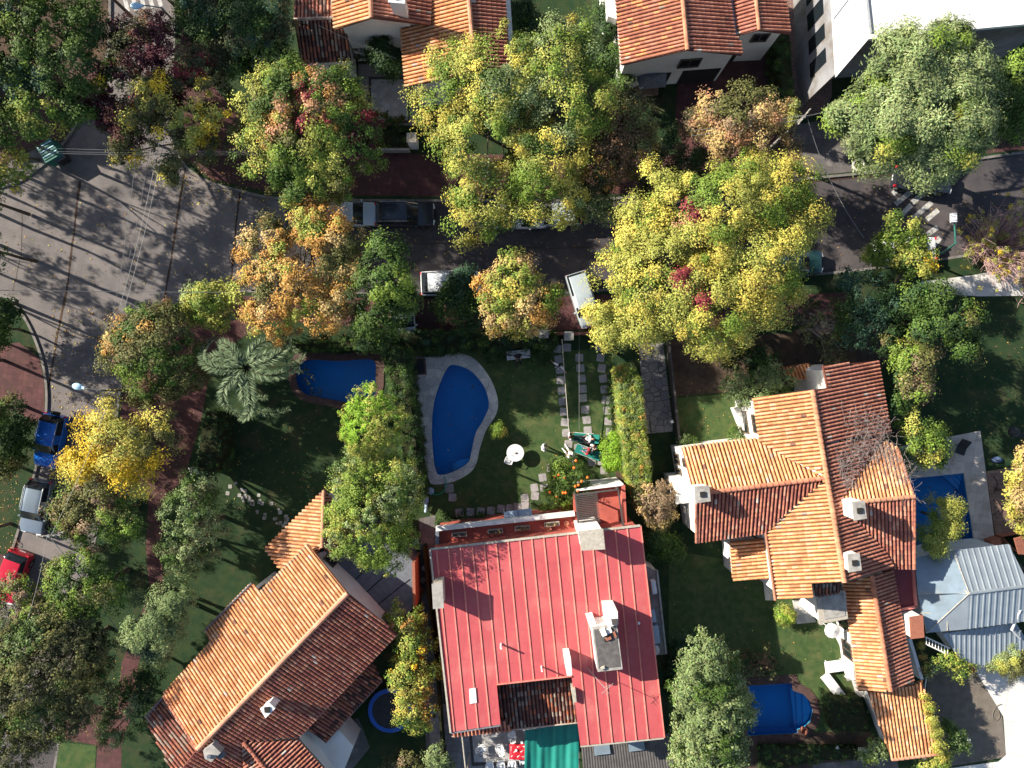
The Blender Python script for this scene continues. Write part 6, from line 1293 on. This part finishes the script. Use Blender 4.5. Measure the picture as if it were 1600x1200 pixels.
q = P(648, 228, 0); t = thing('gate_pillar', 'white gate pillar in front of the small front garden at the top', 'pillar', (q.x, q.y, ZL)); MB().box((q.x, q.y, 1.0), (.6, .6, 1.8)).build('shaft', m_white, t); MB().box((q.x, q.y, 1.94), (.7, .7, .1)).build('cap', m_pottery, t)
for i, (x, y) in enumerate(((601, 198), (611, 192), (620, 192), (629, 188), (603, 183))):
    q = P(x, y, ZL); t = thing('potted_plant', ['first potted plant from the left tree, below the tiled courtyard', 'potted plant in the middle left of the courtyard edge row', 'potted plant in the middle right of the courtyard edge row', 'rightmost potted plant at the edge of the tiled courtyard', 'uppermost potted plant at the left edge of the tiled courtyard'][i], 'potted plant', q, 'potted plants of the top left courtyard'); MB().lathe([(.0, 0), (.17, 0), (.23, .35), (.2, .35), (0, .3)], q, 12).build('pot', m_terra, t)
    n_ = 90; leaf_mesh('foliage', np.array(q)+np.array([0, 0, .5])+rng.normal(size=(n_, 3))*.14, rng.normal(size=(n_, 3))+np.array([0, 0, 1]), rng.uniform(.08, .16, n_), pick([('dg', 1), ('g', 1)], n_), t)
# poles and rail on retaining walls
tag(MB().tube([P(1048, 659, 1.2), P(1052, 658, 1.25)], .12, 10).build('wall_lamp', m_plast, base=P(1050, 659, 1.1)), 'small white lamp on the wall beside the stone driveway', 'lamp')
# gazebo
gz = thing('gazebo', 'dark canopy shelter in front of the top middle house', 'gazebo', P(1018, 138)); c = P(1018, 126, 2.5)
apx = Vector((c.x, c.y, 2.9)); ring_ = [P(994, 118, 2.3), P(1010, 112, 2.4), P(1042, 113, 2.4), P(1040, 136, 2.2), P(1000, 140, 2.2)]
MB().add([apx]+ring_, [(0, i+1, (i+1) % 5+1) for i in range(5)]).build('canopy', m_lead, gz)
for q in ring_: MB().tube([(q.x, q.y, ZL), q], .04, 6).build('post', m_black, gz)
MB().prism([(q.x, q.y) for q in inset([(q.x, q.y) for q in ring_], .2) for q in [Vector(q)]], ZL, .5).build('seat', m_wooddeck, gz)
# ------------------------------------------------------------ garden furniture
def chair_proto():
    t = thing('garden_chair', '', 'chair', (0, 0, 0), 'white plastic garden chairs', proto=True)
    seat = [(x, y) for x, y in smooth_poly([(-.23, -.22), (.23, -.22), (.25, .22), (-.25, .22)], 3)]
    MB().prism(seat, .40, .43, bottom=True).build('seat', m_plast, t)
    vs = []
    for j in range(5):
        for i in range(9):
            u = (i-4)/4; z = .42+j*.1; vs.append((u*.25*(1-.05*j), -.22-.06*j-.05*(1-u*u), z-.06*u*u*(j/4)))
    MB().add(vs+[(x, y+.02, z) for x, y, z in vs], [f for j in range(4) for i in range(8) for f in ((j*9+i, j*9+i+1, (j+1)*9+i+1, (j+1)*9+i), (45+j*9+i, 45+(j+1)*9+i, 45+(j+1)*9+i+1, 45+j*9+i+1)) if not (i in (2, 5) and j in (1, 2))]+[(36+i, 37+i, 82+i, 81+i) for i in range(8)]).build('backrest', m_plast, t)
    for s in (-1, 1):
        MB().tube([(s*.25, -.27, .66), (s*.29, -.1, .68), (s*.28, .16, .65), (s*.26, .22, .42)], .026, 6).build('armrest', m_plast, t)
        for yy in (-.2, .2): MB().tube([(s*.22, yy, .41), (s*.26, yy*1.15, 0)], [.03, .022], 6).build('leg', m_plast, t)
    return t
cp = chair_proto(); used = False
for x, y, dz, a, l in ((795, 719, ZL, 160, 'white plastic chair tucked against the round white table on the pool lawn'), (890, 711, ZL, 40, 'white plastic chair in front of the orange tree near the loungers'),
                      (754, 1165, .15, -80, 'white plastic chair alone at the left end of the tiled rear patio'), (781, 1164, .15, 20, 'second white plastic chair on the rear patio, between the single chair and the red table'), (765, 1192, .15, 170, 'leftmost white plastic chair of the row at the bottom edge'), (783, 1191, .15, 185, 'second white plastic chair of the row at the bottom edge'), (800, 1189, .15, 175, 'third white plastic chair of the bottom row, below the red table'), (818, 1184, .15, 190, 'rightmost white plastic chair of the bottom row beside the green awning'), (800, 1144, .15, 10, 'white plastic chair partly under the eave above the red table')):
    place(cp, used, P(x, y, dz), R(a), l, 'white plastic garden chairs'); used = True
tb = thing('garden_table', 'round white plastic table on the pool lawn with a small bundle on top', 'table', P(805, 706, ZL)); q = P(805, 706, 0)
MB().lathe([(0, .70), (.60, .70), (.635, .715), (.635, .74), (0, .74)], (q.x, q.y, ZL), 36).build('table_top', m_plast, tb)
for k in range(4):
    a = math.pi/4+k*math.pi/2; MB().tube([(q.x+.12*math.cos(a), q.y+.12*math.sin(a), ZL+.7), (q.x+.45*math.cos(a), q.y+.45*math.sin(a), ZL)], .03, 6).build('leg', m_plast, tb)
tag(MB().lathe([(0, 0), (.13, .0), (.14, .05), (.08, .09), (0, .10)], (q.x, q.y, ZL+.745), 14, sy=.6).build('bundle', m_pottery, base=(q.x, q.y, ZL+.745)), 'small pale bundle lying on the round white table', 'bundle')
rt = thing('patio_table', 'rectangular patio table under a crumpled red cloth', 'table', P(812, 1168, .15)); q = P(812, 1168, 0)
MB().box((q.x, q.y, .88), (1.3, 1.0, .05), .05).build('table_top', m_plast, rt)
for sx in (-.55, .55):
    for sy in (-.4, .4): MB().tube([(q.x+sx, q.y+sy, .15), (q.x+sx, q.y+sy, .88)], .03, 6).build('leg', m_plast, rt)
vs = [(q.x+(i/12-.5)*1.5, q.y+(j/10-.5)*1.2, .93+.05*math.sin(i*1.7+j)*math.cos(j*2.1)-(.25 if i in (0, 12) or j in (0, 10) else 0)) for j in range(11) for i in range(13)]
tag(MB().add(vs, [(j*13+i, j*13+i+1, (j+1)*13+i+1, (j+1)*13+i) for j in range(10) for i in range(12)]).build('tablecloth', m_red, None, True, base=(q.x, q.y, .9)), 'crumpled bright red cloth over the patio table', 'tablecloth')
for x, y in ((806, 1172), (822, 1163), (815, 1160)):
    o = MB().lathe([(0, 0), (.09, 0), (.1, .05), (0, .02)], P(x, y, 1.0), 10).build('plate', m_plast, base=P(x, y, 1.0)); tag(o, 'small white plate on the crumpled red tablecloth', 'plate', 'plates on the red tablecloth')
# bench
def bench(label, px, py, deg):
    t = thing('garden_bench', label, 'bench', P(px, py, ZL), rz=R(deg), proto=True)
    for i in range(5): MB().box((0, -.20+i*.105, .43), (1.75, .085, .03)).build('seat_slat', m_plast, t)
    for i in range(3): MB().box((0, .30+i*.03, .58+i*.13), (1.75, .03, .09)).build('back_slat', m_plast, t)
    for s in (-.8, .8):
        MB().tube([(s, -.22, 0), (s, -.22, .64), (s, .3, .66)], .03, 6).build('armrest', m_plast, t); MB().tube([(s, .22, 0), (s, .26, .42), (s, .38, .95)], .03, 6).build('leg', m_plast, t)
    return t
bench('white slatted garden bench by the front hedge of the pool garden', 810, 556, 7)
# loungers
def lounger(label, px, py, deg, cushion, back=25, L_=1.9, W_=.66, frame=None, z=ZL):
    t = thing('sun_lounger', label, 'sun lounger', P(px, py, z), rz=R(deg), proto=True); f = frame or m_plast; h = .32
    for s in (-1, 1): MB().tube([(-L_/2, s*W_/2, h), (L_/2-.55, s*W_/2, h)], .03, 6).build('side_rail', f, t)
    for x in (-L_/2+.2, L_/2-.6):
        for s in (-1, 1): MB().tube([(x, s*W_/2, h), (x, s*W_/2, 0)], .028, 6).build('leg', f, t)
    MB().box((-.3, 0, h+.04), (L_-.6, W_, .07)).build('seat_cushion', cushion, t)
    ln = .65; c, s_ = math.cos(R(back)), math.sin(R(back)); x0 = L_/2-.62; vs = []
    for y in (-W_/2, W_/2): vs += [(x0, y, h+.01), (x0+ln*c, y, h+.01+ln*s_), (x0+ln*c-.07*s_, y, h+.08+ln*s_), (x0-.07*s_, y, h+.08)]
    MB().add(vs, [(0, 1, 2, 3), (7, 6, 5, 4), (0, 4, 5, 1), (1, 5, 6, 2), (2, 6, 7, 3), (3, 7, 4, 0)]).build('back_cushion', cushion, t); return t
lounger('green cushioned sun lounger with a lying person, the upper one by the stepping stones', 915, 684, -5, m_teal, 12); lounger('green cushioned sun lounger, the lower one beside the bright green shrub', 918, 706, -20, m_teal, 12)
lounger('plain white sun lounger lying slantwise between the small pool and the white terrace', 1298, 1068, -52, m_cloth_w, 4, 2.0)
lounger('white draped sun lounger pointing at the terrace, above the slanted one', 1306, 1038, 8, m_cloth_w, 10, 1.9, .8)
lg = lounger('dark folding lounge chair on the pale stone deck above the rectangular pool', 1499, 697, 70, m_black, 35, 1.2, .7, m_metal, ZL+.06)
um = thing('parasol', 'white round parasol open over the terrace of the south wing', 'parasol', P(1289, 968, ZL)); c = P(1302, 986, 2.4); MB().lathe([(0, 0), (.56, -.22), (.57, -.26), (0, -.06)], (c.x, c.y, 2.5), 12).build('canopy', m_cloth_w, um); MB().tube([(c.x, c.y, ZL), (c.x, c.y, 2.55)], .025, 8).build('pole', m_plast, um); cyl((c.x, c.y, ZL), .25, .12).build('base', m_conc, um)
for (x0, y0, x1, y1), l in (((1318, 1045, 1338, 1060), 'white sheeted table beside the terrace of the south wing'),):
    q = [P2(x0, y0, .8), P2(x1, y0-4, .8), P2(x1+4, y1, .8), P2(x0+6, y1+4, .8)]; t = thing('terrace_table', l, 'table', (q[0][0], q[0][1], ZL)); MB().prism(q, .76, .82, bottom=True).build('table_top', m_white, t)
    for a in inset(q, .1): MB().tube([(a[0], a[1], ZL), (a[0], a[1], .76)], .03, 6).build('leg', m_white, t)
# trampoline
q = P(612, 1104, 0); t = thing('trampoline', 'round trampoline with a blue rim behind the golden columnar tree', 'trampoline', (q.x, q.y, ZL))
MB().lathe([(1.32, .62), (1.62, .62), (1.64, .58), (1.32, .58)], (q.x, q.y, ZL), 40).build('pad', m_blue, t); MB().lathe([(0, .57), (1.36, .6)], (q.x, q.y, ZL), 40).build('mat', m_black, t)
for k in range(6):
    a = k*math.pi/3+.3; MB().tube([(q.x+1.5*math.cos(a), q.y+1.5*math.sin(a), ZL+.58), (q.x+1.75*math.cos(a), q.y+1.75*math.sin(a), ZL)], .03, 6).build('leg', m_blue, t)
# pool accessories
t = thing('pump_box', 'dark box with wooden edge at the top left corner of the kidney pool paving', 'box', P(651, 571, ZL)); q = [P2(x, y, .5) for x, y in [(637, 562), (664, 560), (666, 585), (639, 587)]]; MB().prism(q, ZL, .45).build('frame', m_bark, t); MB().prism(inset(q, .12), .45, .5).build('cover', m_black, t)
q = [P2(x, y, .6) for x, y in [(637, 555), (662, 553), (664, 559), (637, 561)]]; tag(MB().prism(q, ZL, .6).build('wooden_box', m_wooddeck, base=(q[0][0], q[0][1], ZL)), 'weathered plank box above the dark pump box', 'box')
tag(MB().tube([P(637, 560, .95), P(687, 557, .95)], .03, 6).build('pool_pole', m_paleire, base=P(637, 560, .9)), 'pale pool cleaning pole resting over the plank box', 'pole')
hs = smooth_line([tuple(P(x, y, .22)) for x, y in [(694, 745), (698, 757), (692, 768), (682, 773), (672, 770)]], 6); tag(MB().tube(hs, .03, 6).build('hose', m_hose, base=hs[0]), 'green hose curling from the kidney pool to the pump', 'hose')
o = cyl(P(673, 767, ZL), .26, .1, 18).build('hose_reel', m_bluegrey, base=P(673, 767, ZL)); tag(o, 'blue round skimmer lid beside the kidney pool paving', 'lid')
t = thing('pool_pump', 'pale pool filter pipes and pump beside the hedge wall', 'pump', P(664, 785, ZL)); 
cyl(P(664, 770, ZL), .22, .7).build('green_cap', m_hose, t); MB().tube([P(664, 778, .5), P(666, 790, .5), P(665, 800, .4)], .11, 8).build('pipe', m_bluegrey, t); MB().box(tuple(P(664, 781, .5)), (.5, .4, .4)).build('pump_housing', m_bluegrey, t)
tag(cyl(P(675, 614, ZL+.05), .13, .03).build('skimmer_lid', m_plast, base=P(675, 614, ZL)), 'small white round skimmer lid in the kidney pool paving', 'lid')
tag(MB().tube([P(642, 606, .5), P(644, 616, .5), P(650, 619, .4)], .06, 6).build('wall_tap', m_plast, base=P(643, 612, .4)), 'white tap fitting at the hedge side of the kidney pool', 'tap')
for (x, y, l) in ((1254, 1139, 'round terracotta pot at the corner of the small pool rim'),): tag(MB().lathe([(0, 0), (.2, 0), (.28, .4), (.22, .4), (.18, .1), (0, .1)], P(x, y, ZL+.05), 16).build('plant_pot', m_terra, base=P(x, y, ZL)), l, 'pot')
# planters on terrace
for x, y, a, l in ((718, 834, .08, 'leftmost narrow planter box on the red terrace, empty and in shade'), (774, 829, .08, 'second planter box from the left on the red terrace'), (816, 824, .08, 'third planter box from the left on the red terrace'), (862, 818, .1, 'rightmost planter box with plants on the red terrace')):
    q = P(x, y, zt); t = thing('planter_box', l, 'planter', q, 'planter boxes on the red terrace', rz=a, proto=True); MB().box((0, 0, .15), (1.05, .32, .3)).build('trough', m_pottery, t); MB().box((0, 0, .305), (.93, .2, .02)).build('soil', m_darkstone, t)
    if x > 760:
        n_ = 40; c_ = np.stack([rng.uniform(-.42, .42, n_), rng.uniform(-.1, .1, n_), rng.uniform(.32, .5, n_)], 1)
        o = leaf_mesh('foliage', c_, rng.normal(size=(n_, 3))+np.array([0, 0, 1]), rng.uniform(.06, .14, n_), pick([('tan', 1), ('ol', 1), ('bz', 1)], n_), None); o.parent = t
for x, y in ((858, 826), (885, 817)): o = MB().lathe([(0, 0), (.13, 0), (.18, .28), (.14, .28), (0, .2)], P(x, y, zt), 12).build('flower_pot', m_terra, base=P(x, y, zt)); tag(o, {858: 'small dark pot below the rightmost planter box', 885: 'small terracotta pot right of the planter boxes'}[x], 'pot')
t = thing('glass_canopy', 'pale greenish glass canopy over the door beside the terrace parapet', 'canopy', P(810, 806, ZL)); q = [P2(x, y, 2.6) for x, y in [(787, 800), (830, 794), (832, 806), (788, 813)]]; MB().prism(q, 2.55, 2.6, bottom=True).build('panel', m_bluegrey, t)
for a in q[:2]: MB().tube([(a[0], a[1], ZL), (a[0], a[1], 2.55)], .03, 6).build('post', m_metal, t)
MB().tube([(q[0][0]*.5+q[1][0]*.5, q[0][1]*.5+q[1][1]*.5, 2.63), (q[3][0]*.5+q[2][0]*.5, q[3][1]*.5+q[2][1]*.5, 2.63)], .025, 6).build('bar', m_metal, t)
# deck chairs and barbecue on the right
for (x, y, l) in ((1570, 752, 'dark bowl chair on the wooden deck, the upper of two'), (1572, 788, 'dark bowl chair on the wooden deck, the lower of two')):
    q = P(x, y, .2); t = thing('deck_chair', l, 'chair', q, 'dark chairs on the wooden deck'); MB().lathe([(0, .38), (.22, .40), (.34, .55), (.30, .52), (0, .35)], q, 16, sx=.8).build('shell', m_black, t)
    for k in range(4):
        a = k*math.pi/2+.7; MB().tube([(q.x+.1*math.cos(a), q.y+.1*math.sin(a), .6), (q.x+.32*math.cos(a), q.y+.32*math.sin(a), .2)], .02, 5).build('leg', m_black, t)
for i, y in enumerate((757, 793)):
    pts = [P(1552+4*math.sin((k/8)*3.14)*1.6, y-13+k*3.3, .55) for k in range(9)]; t = tag(MB().tube(pts, .035, 6).build('curved_bar', m_black, base=pts[0]), ['curved dark bar at the pool deck edge beside the upper deck chair', 'curved dark bar at the pool deck edge beside the lower deck chair'][i], 'bar')
q = P(1573, 674, ZL); t = thing('barbecue', 'black kettle barbecue standing on the right lawn', 'barbecue', q); MB().lathe([(0, .55), (.3, .6), (.42, .8), (.40, .95), (.2, 1.08), (0, 1.1)], q, 18).build('kettle', m_black, t)
for k in range(3):
    a = k*2.1; MB().tube([(q.x+.15*math.cos(a), q.y+.15*math.sin(a), ZL+.6), (q.x+.4*math.cos(a), q.y+.4*math.sin(a), ZL)], .02, 5).build('leg', m_black, t)
MB().box((q.x+.55, q.y-.2, ZL+.75), (.4, .4, .04), -.3).build('side_table', m_black, t)
t = thing('garden_bag', 'dark blue bag lying on the grass below the barbecue', 'bag', P(1556, 718, ZL)); q = P(1556, 718, ZL); MB().lathe([(0, 0), (.38, .02), (.42, .14), (.25, .27), (0, .3)], q, 14, sy=.6).build('sack', m_cloth_b, t, True); MB().tube([(q.x-.15, q.y, q.z+.28), (q.x, q.y, q.z+.4), (q.x+.15, q.y, q.z+.28)], .015, 5).build('handle', m_black, t)
q = P(308, 734, ZL); t = thing('white_sign_board', 'white folded board standing at the hedge of the corner lawn', 'board', q); MB().box((q.x-.15, q.y, ZL+.5), (.05, .55, .9), .35).build('panel', m_white, t); MB().box((q.x+.2, q.y-.08, ZL+.42), (.8, .35, .05), -.1).build('shelf', m_white, t)
# side path clutter
for (x, y, l, mt, s) in ((664, 886, 'white bucket on the narrow path left of the red roof', m_plast, .2), (662, 905, 'dark crate below the white bucket on the narrow path', m_pottery, .25), (661, 921, 'terracotta pot on the narrow path left of the red roof', m_terra, .22)):
    tag(MB().lathe([(0, 0), (s*.8, 0), (s, .35), (s*.85, .35), (s*.7, .06), (0, .05)], P(x, y, ZL+.01), 14 if 'crate' not in l else 4).build('bucket' if 'bucket' in l else 'crate' if 'crate' in l else 'plant_pot', mt, base=P(x, y, ZL)), l, 'bucket' if 'bucket' in l else 'crate' if 'crate' in l else 'pot')
hp = smooth_line([tuple(P(x, y, .16)) for x, y in [(1565, 1100), (1556, 1105), (1551, 1118), (1556, 1126), (1562, 1120), (1560, 1110)]], 5); tag(MB().tube(hp, .025, 5).build('garden_hose', m_drysoil, base=hp[0]), 'brown garden hose looped on the bare soil plot', 'hose')
cb = smooth_line([tuple(P(x, y, .9)) for x, y in [(1440, 1110), (1444, 1085), (1447, 1062), (1450, 1052), (1460, 1050)]], 5); tag(MB().tube(cb, .05, 6).build('white_pipe', m_plast, base=cb[0]), 'curved white pipe beside the creeper covered roof edge', 'pipe')
pl_ = thing('patio_rail', 'pale pole running down the rear patio below the red roof', 'pole', P(723, 1160, 0)); MB().tube([P(722, 1150, 3.6), P(729, 1215, 3.6)], .05, 6).build('beam', m_pottery, pl_); MB().tube([P(729, 1215, 3.6), Vector((P(729, 1215, 3.6).x, P(729, 1215, 3.6).y, .1))], .05, 6).build('post', m_pottery, pl_)
q = P(478, 83, 4.2); t = tag(MB().lathe([(0, 0), (.42, 0), (.45, .1), (.3, .14), (0, .08)], P(563, 83, ZL), 20, sy=.6).build('stone_basin', m_pottery, base=P(563, 83, ZL)), 'oval stone basin in the courtyard of the top left house', 'basin')
# ------------------------------------------------------------ people
def skin_mesh(name, nodes, edges, mat, parent, sub=1, root_i=0):
    me = bpy.data.meshes.new(name); me.from_pydata([n[0] for n in nodes], edges, []); o = bpy.data.objects.new(name, me); col.objects.link(o)
    md = o.modifiers.new('skin', 'SKIN'); 
    for i, n in enumerate(nodes): me.skin_vertices[0].data[i].radius = (n[1], n[1] if len(n) < 3 else n[2]); me.skin_vertices[0].data[i].use_root = (i == root_i)
    s = o.modifiers.new('sub', 'SUBSURF'); s.levels = sub; s.render_levels = sub
    dg = bpy.context.evaluated_depsgraph_get(); m2 = bpy.data.meshes.new_from_object(o.evaluated_get(dg)); bpy.data.objects.remove(o)
    m2.name = name; m2.materials.clear(); m2.materials.append(mat); m2.polygons.foreach_set('use_smooth', [True]*len(m2.polygons))
    r = bpy.data.objects.new(name, m2); col.objects.link(r); r.parent = parent; return r
def person(label, px, py, z, deg, pose, top, bottom, hair=m_hair, scale=1.0, skirt=False, longhair=False, group=None):
    root = thing('person', label, 'person', P(px, py, z), group, R(deg), proto=True); root.scale = (scale,)*3
    J = dict(pelvis=(0, 0, .95), waist=(0, 0, 1.08), chest=(0, 0, 1.32), neck=(0, .0, 1.48), head=(0, .02, 1.58), crown=(0, .01, 1.68),
             shL=(-.19, 0, 1.42), elL=(-.26, .02, 1.15), wrL=(-.27, .10, .92), shR=(.19, 0, 1.42), elR=(.26, .02, 1.15), wrR=(.27, .10, .92),
             hipL=(-.10, 0, .92), knL=(-.11, .03, .50), anL=(-.11, 0, .09), toL=(-.12, .17, .04), hipR=(.10, 0, .92), knR=(.11, .03, .50), anR=(.11, 0, .09), toR=(.12, .17, .04))
    J.update(pose); J = {k: Vector(v) for k, v in J.items()}
    N_, E_, idx = [], [], {}
    def nd(k, p, r, r2=None): idx[k] = len(N_); N_.append((p, r, r2 or r))
    for k, r, r2 in (('pelvis', .15, .11), ('waist', .135, .10), ('chest', .16, .11), ('neck', .055, .055), ('head', .085, .09), ('crown', .07, .075), ('shL', .065, .065), ('elL', .045, .045), ('wrL', .030, .026), ('shR', .065, .065), ('elR', .045, .045), ('wrR', .030, .026), ('hipL', .085, .085), ('knL', .057, .057), ('anL', .038, .038), ('toL', .036, .028), ('hipR', .085, .085), ('knR', .057, .057), ('anR', .038, .038), ('toR', .036, .028)): nd(k, J[k], r, r2)
    ed = [('pelvis', 'waist'), ('waist', 'chest'), ('chest', 'neck'), ('neck', 'head'), ('head', 'crown'), ('chest', 'shL'), ('shL', 'elL'), ('elL', 'wrL'), ('chest', 'shR'), ('shR', 'elR'), ('elR', 'wrR'), ('pelvis', 'hipL'), ('hipL', 'knL'), ('knL', 'anL'), ('anL', 'toL'), ('pelvis', 'hipR'), ('hipR', 'knR'), ('knR', 'anR'), ('anR', 'toR')]
    E_ = [(idx[a], idx[b]) for a, b in ed]
    for s, w_, e_ in (('L', 'wrL', 'elL'), ('R', 'wrR', 'elR')):
        d = (J[w_]-J[e_]).normalized(); side = d.cross(Vector((0, 0, 1))); side = side.normalized() if side.length > .2 else Vector((0, 1, 0)); nrm = side.cross(d)
        nd('palm'+s, J[w_]+d*.07, .036, .018); E_.append((idx[w_], idx['palm'+s]))
        for f, (o_, l) in enumerate(((-.03, .07), (-.01, .082), (.01, .078), (.029, .062))):
            a = J[w_]+d*.105+side*o_; nd(f'f{s}{f}a', a, .010); nd(f'f{s}{f}b', a+d*l*.55-nrm*.008, .009); nd(f'f{s}{f}c', a+d*l-nrm*.03, .008)
            E_ += [(idx['palm'+s], idx[f'f{s}{f}a']), (idx[f'f{s}{f}a'], idx[f'f{s}{f}b']), (idx[f'f{s}{f}b'], idx[f'f{s}{f}c'])]
        a = J[w_]+d*.05-side*.045*(1 if s == 'L' else -1); nd('t'+s+'a', a, .012); nd('t'+s+'b', a+d*.05-side*.02*(1 if s == 'L' else -1), .010); E_ += [(idx['palm'+s], idx['t'+s+'a']), (idx['t'+s+'a'], idx['t'+s+'b'])]
    skin_mesh('body', N_, E_, m_skin, root)
    def sub(name, keys, rad, mat, edges):
        nn = [(J[k] if isinstance(k, str) else k, rad.get(k, .06), rad.get(k+'_2', rad.get(k, .06))) for k in keys]; ii = {k: i for i, k in enumerate(keys)}
        skin_mesh(name, nn, [(ii[a], ii[b]) for a, b in edges], mat, root)
    J['sleeveL'] = J['elL'].lerp(J['wrL'], .2); J['sleeveR'] = J['elR'].lerp(J['wrR'], .2); J['nk'] = J['chest'].lerp(J['neck'], .75)
    sub('shirt', ['pelvis', 'waist', 'chest', 'nk', 'shL', 'elL', 'sleeveL', 'shR', 'elR', 'sleeveR'], {'pelvis': .165, 'pelvis_2': .125, 'waist': .155, 'waist_2': .12, 'chest': .18, 'chest_2': .13, 'nk': .075, 'shL': .082, 'elL': .06, 'sleeveL': .055, 'shR': .082, 'elR': .06, 'sleeveR': .055}, top, [('pelvis', 'waist'), ('waist', 'chest'), ('chest', 'nk'), ('chest', 'shL'), ('shL', 'elL'), ('elL', 'sleeveL'), ('chest', 'shR'), ('shR', 'elR'), ('elR', 'sleeveR')])
    sub('trousers', ['pelvis', 'hipL', 'knL', 'anL', 'hipR', 'knR', 'anR'], {'pelvis': .155, 'pelvis_2': .12, 'hipL': .10, 'knL': .072, 'anL': .055, 'hipR': .10, 'knR': .072, 'anR': .055}, bottom, [('pelvis', 'hipL'), ('hipL', 'knL'), ('knL', 'anL'), ('pelvis', 'hipR'), ('hipR', 'knR'), ('knR', 'anR')])
    up = (J['crown']-J['neck']).normalized(); fw = Vector((0, 1, 0)) if abs(up.y) < .7 else Vector((0, 0, 1)); fw = (fw-up*fw.dot(up)).normalized(); rt_ = fw.cross(up); hc = J['head'].lerp(J['crown'], .5)
    mb = MB(); vs = []; n1, n2 = 8, 14
    for i in range(n1+1):
        for j in range(n2):
            ph = math.pi*i/n1; th = 2*math.pi*j/n2; loc = rt_*(math.sin(ph)*math.cos(th)*.105)+fw*(math.sin(ph)*math.sin(th)*.12)+up*(math.cos(ph)*.125)
            if math.cos(ph) < .35 and math.sin(th)*math.sin(ph) > .1: loc *= .80
            vs.append(hc+loc-fw*.012+up*.01)
    mb.add(vs, [(i*n2+j, i*n2+(j+1) % n2, (i+1)*n2+(j+1) % n2, (i+1)*n2+j) for i in range(n1) for j in range(n2)]); mb.build('hair', hair, root, True)
    if longhair: MB().tube([hc-fw*.08, J['neck']-fw*.07, J['chest']-fw*.12], [.09, .075, .03], 10).build('long_hair', hair, root, True)
    for s in (-1, 1):
        e = hc+fw*.088+rt_*s*.032; MB().lathe([(0, -.012), (.011, 0), (0, .012)], e, 8).build('eye', m_black, root); er = hc+rt_*s*.09; MB().lathe([(0, -.03), (.016, -.01), (.018, .015), (0, .03)], er, 8).build('ear', m_skin, root)
    MB().tube([hc+fw*.085+up*.005, hc+fw*.112-up*.03], [.010, .014], 6).build('nose', m_skin, root); MB().box(tuple(hc+fw*.088-up*.055), (.045, .012, .01)).build('mouth', m_redhair, root)
    for s in 'LR':
        a, b = J['an'+s], J['to'+s]; d = b-a; MB().tube([a-d*.25-Vector((0, 0, .0)), a.lerp(b, .5), b+d*.25], [.045, .048, .036], 10).build('shoe', m_black if bottom is m_cloth_d else m_plast, root, True)
    return root
SIT = dict(pelvis=(0, 0, .55), waist=(0, -.02, .68), chest=(0, -.04, .92), neck=(0, 0, 1.08), head=(0, .04, 1.18), crown=(0, .04, 1.28), shL=(-.19, -.02, 1.02), elL=(-.25, .04, .78), wrL=(-.15, .26, .66), shR=(.19, -.02, 1.02), elR=(.25, .04, .78), wrR=(.15, .26, .66),
           hipL=(-.1, .05, .53), knL=(-.13, .46, .50), anL=(-.12, .50, .09), toL=(-.13, .68, .04), hipR=(.1, .05, .53), knR=(.16, .45, .50), anR=(.2, .62, .09), toR=(.23, .78, .05))
person('person in dark clothes with black hair sitting on the white garden bench', 809, 556, ZL, 190, SIT, m_cloth_d, m_cloth_d)
person('person in a white shirt with spread arms standing on the left row of stepping stones', 872, 572, ZL, 150, dict(elL=(-.42, .06, 1.30), wrL=(-.60, .16, 1.20), elR=(.42, .02, 1.32), wrR=(.62, -.02, 1.26)), m_cloth_w, m_cloth_b)
person('person in a white top standing alone on the sunlit lawn near the round table', 848, 698, ZL, -80, dict(anL=(-.16, .05, .09), toL=(-.18, .22, .04), anR=(.16, -.05, .09), toR=(.18, .12, .04), elL=(-.28, .1, 1.18), wrL=(-.12, .26, 1.12), elR=(.28, .1, 1.18), wrR=(.12, .26, 1.1)), m_cloth_w, m_cloth_w, hair=m_cloth_w)
person('person in a pale shirt standing at the foot of the upper green lounger', 888, 681, ZL, -70, dict(elL=(-.30, .12, 1.2), wrL=(-.2, .32, 1.15), elR=(.34, .08, 1.22), wrR=(.42, .30, 1.18)), m_cloth_w, m_cloth_d, hair=m_redhair)
LIE = dict(pelvis=(0, .0, .50), waist=(0, .14, .51), chest=(0, .38, .55), neck=(0, .54, .62), head=(0, .64, .66), crown=(0, .74, .70), shL=(-.19, .46, .56), elL=(-.32, .26, .50), wrL=(-.20, .06, .60), shR=(.19, .46, .56), elR=(.32, .26, .50), wrR=(.18, .04, .62),
           hipL=(-.1, -.04, .50), knL=(-.12, -.42, .56), anL=(-.12, -.82, .48), toL=(-.13, -.86, .60), hipR=(.1, -.04, .50), knR=(.12, -.42, .66), anR=(.12, -.78, .48), toR=(.13, -.84, .60))
person('person in a white shirt and dark trousers lying on the upper green lounger', 912, 684, ZL, -95, LIE, m_cloth_w, m_cloth_d)
SL = dict(SIT); person('person in a crimson top sitting on the lower green lounger', 917, 704, ZL, 70, SL, m_cloth_r, m_cloth_b, hair=m_redhair, longhair=True)
person('person in white with reddish hair sitting on the lower lounger beside the crimson one', 926, 696, ZL, 150, dict(SIT), m_cloth_w, m_cloth_w, hair=m_redhair, longhair=True)
person('person in a white shirt sitting on the white chair in front of the orange tree', 890, 710, ZL, 40, dict(SIT), m_cloth_w, m_cloth_w, hair=m_hair)
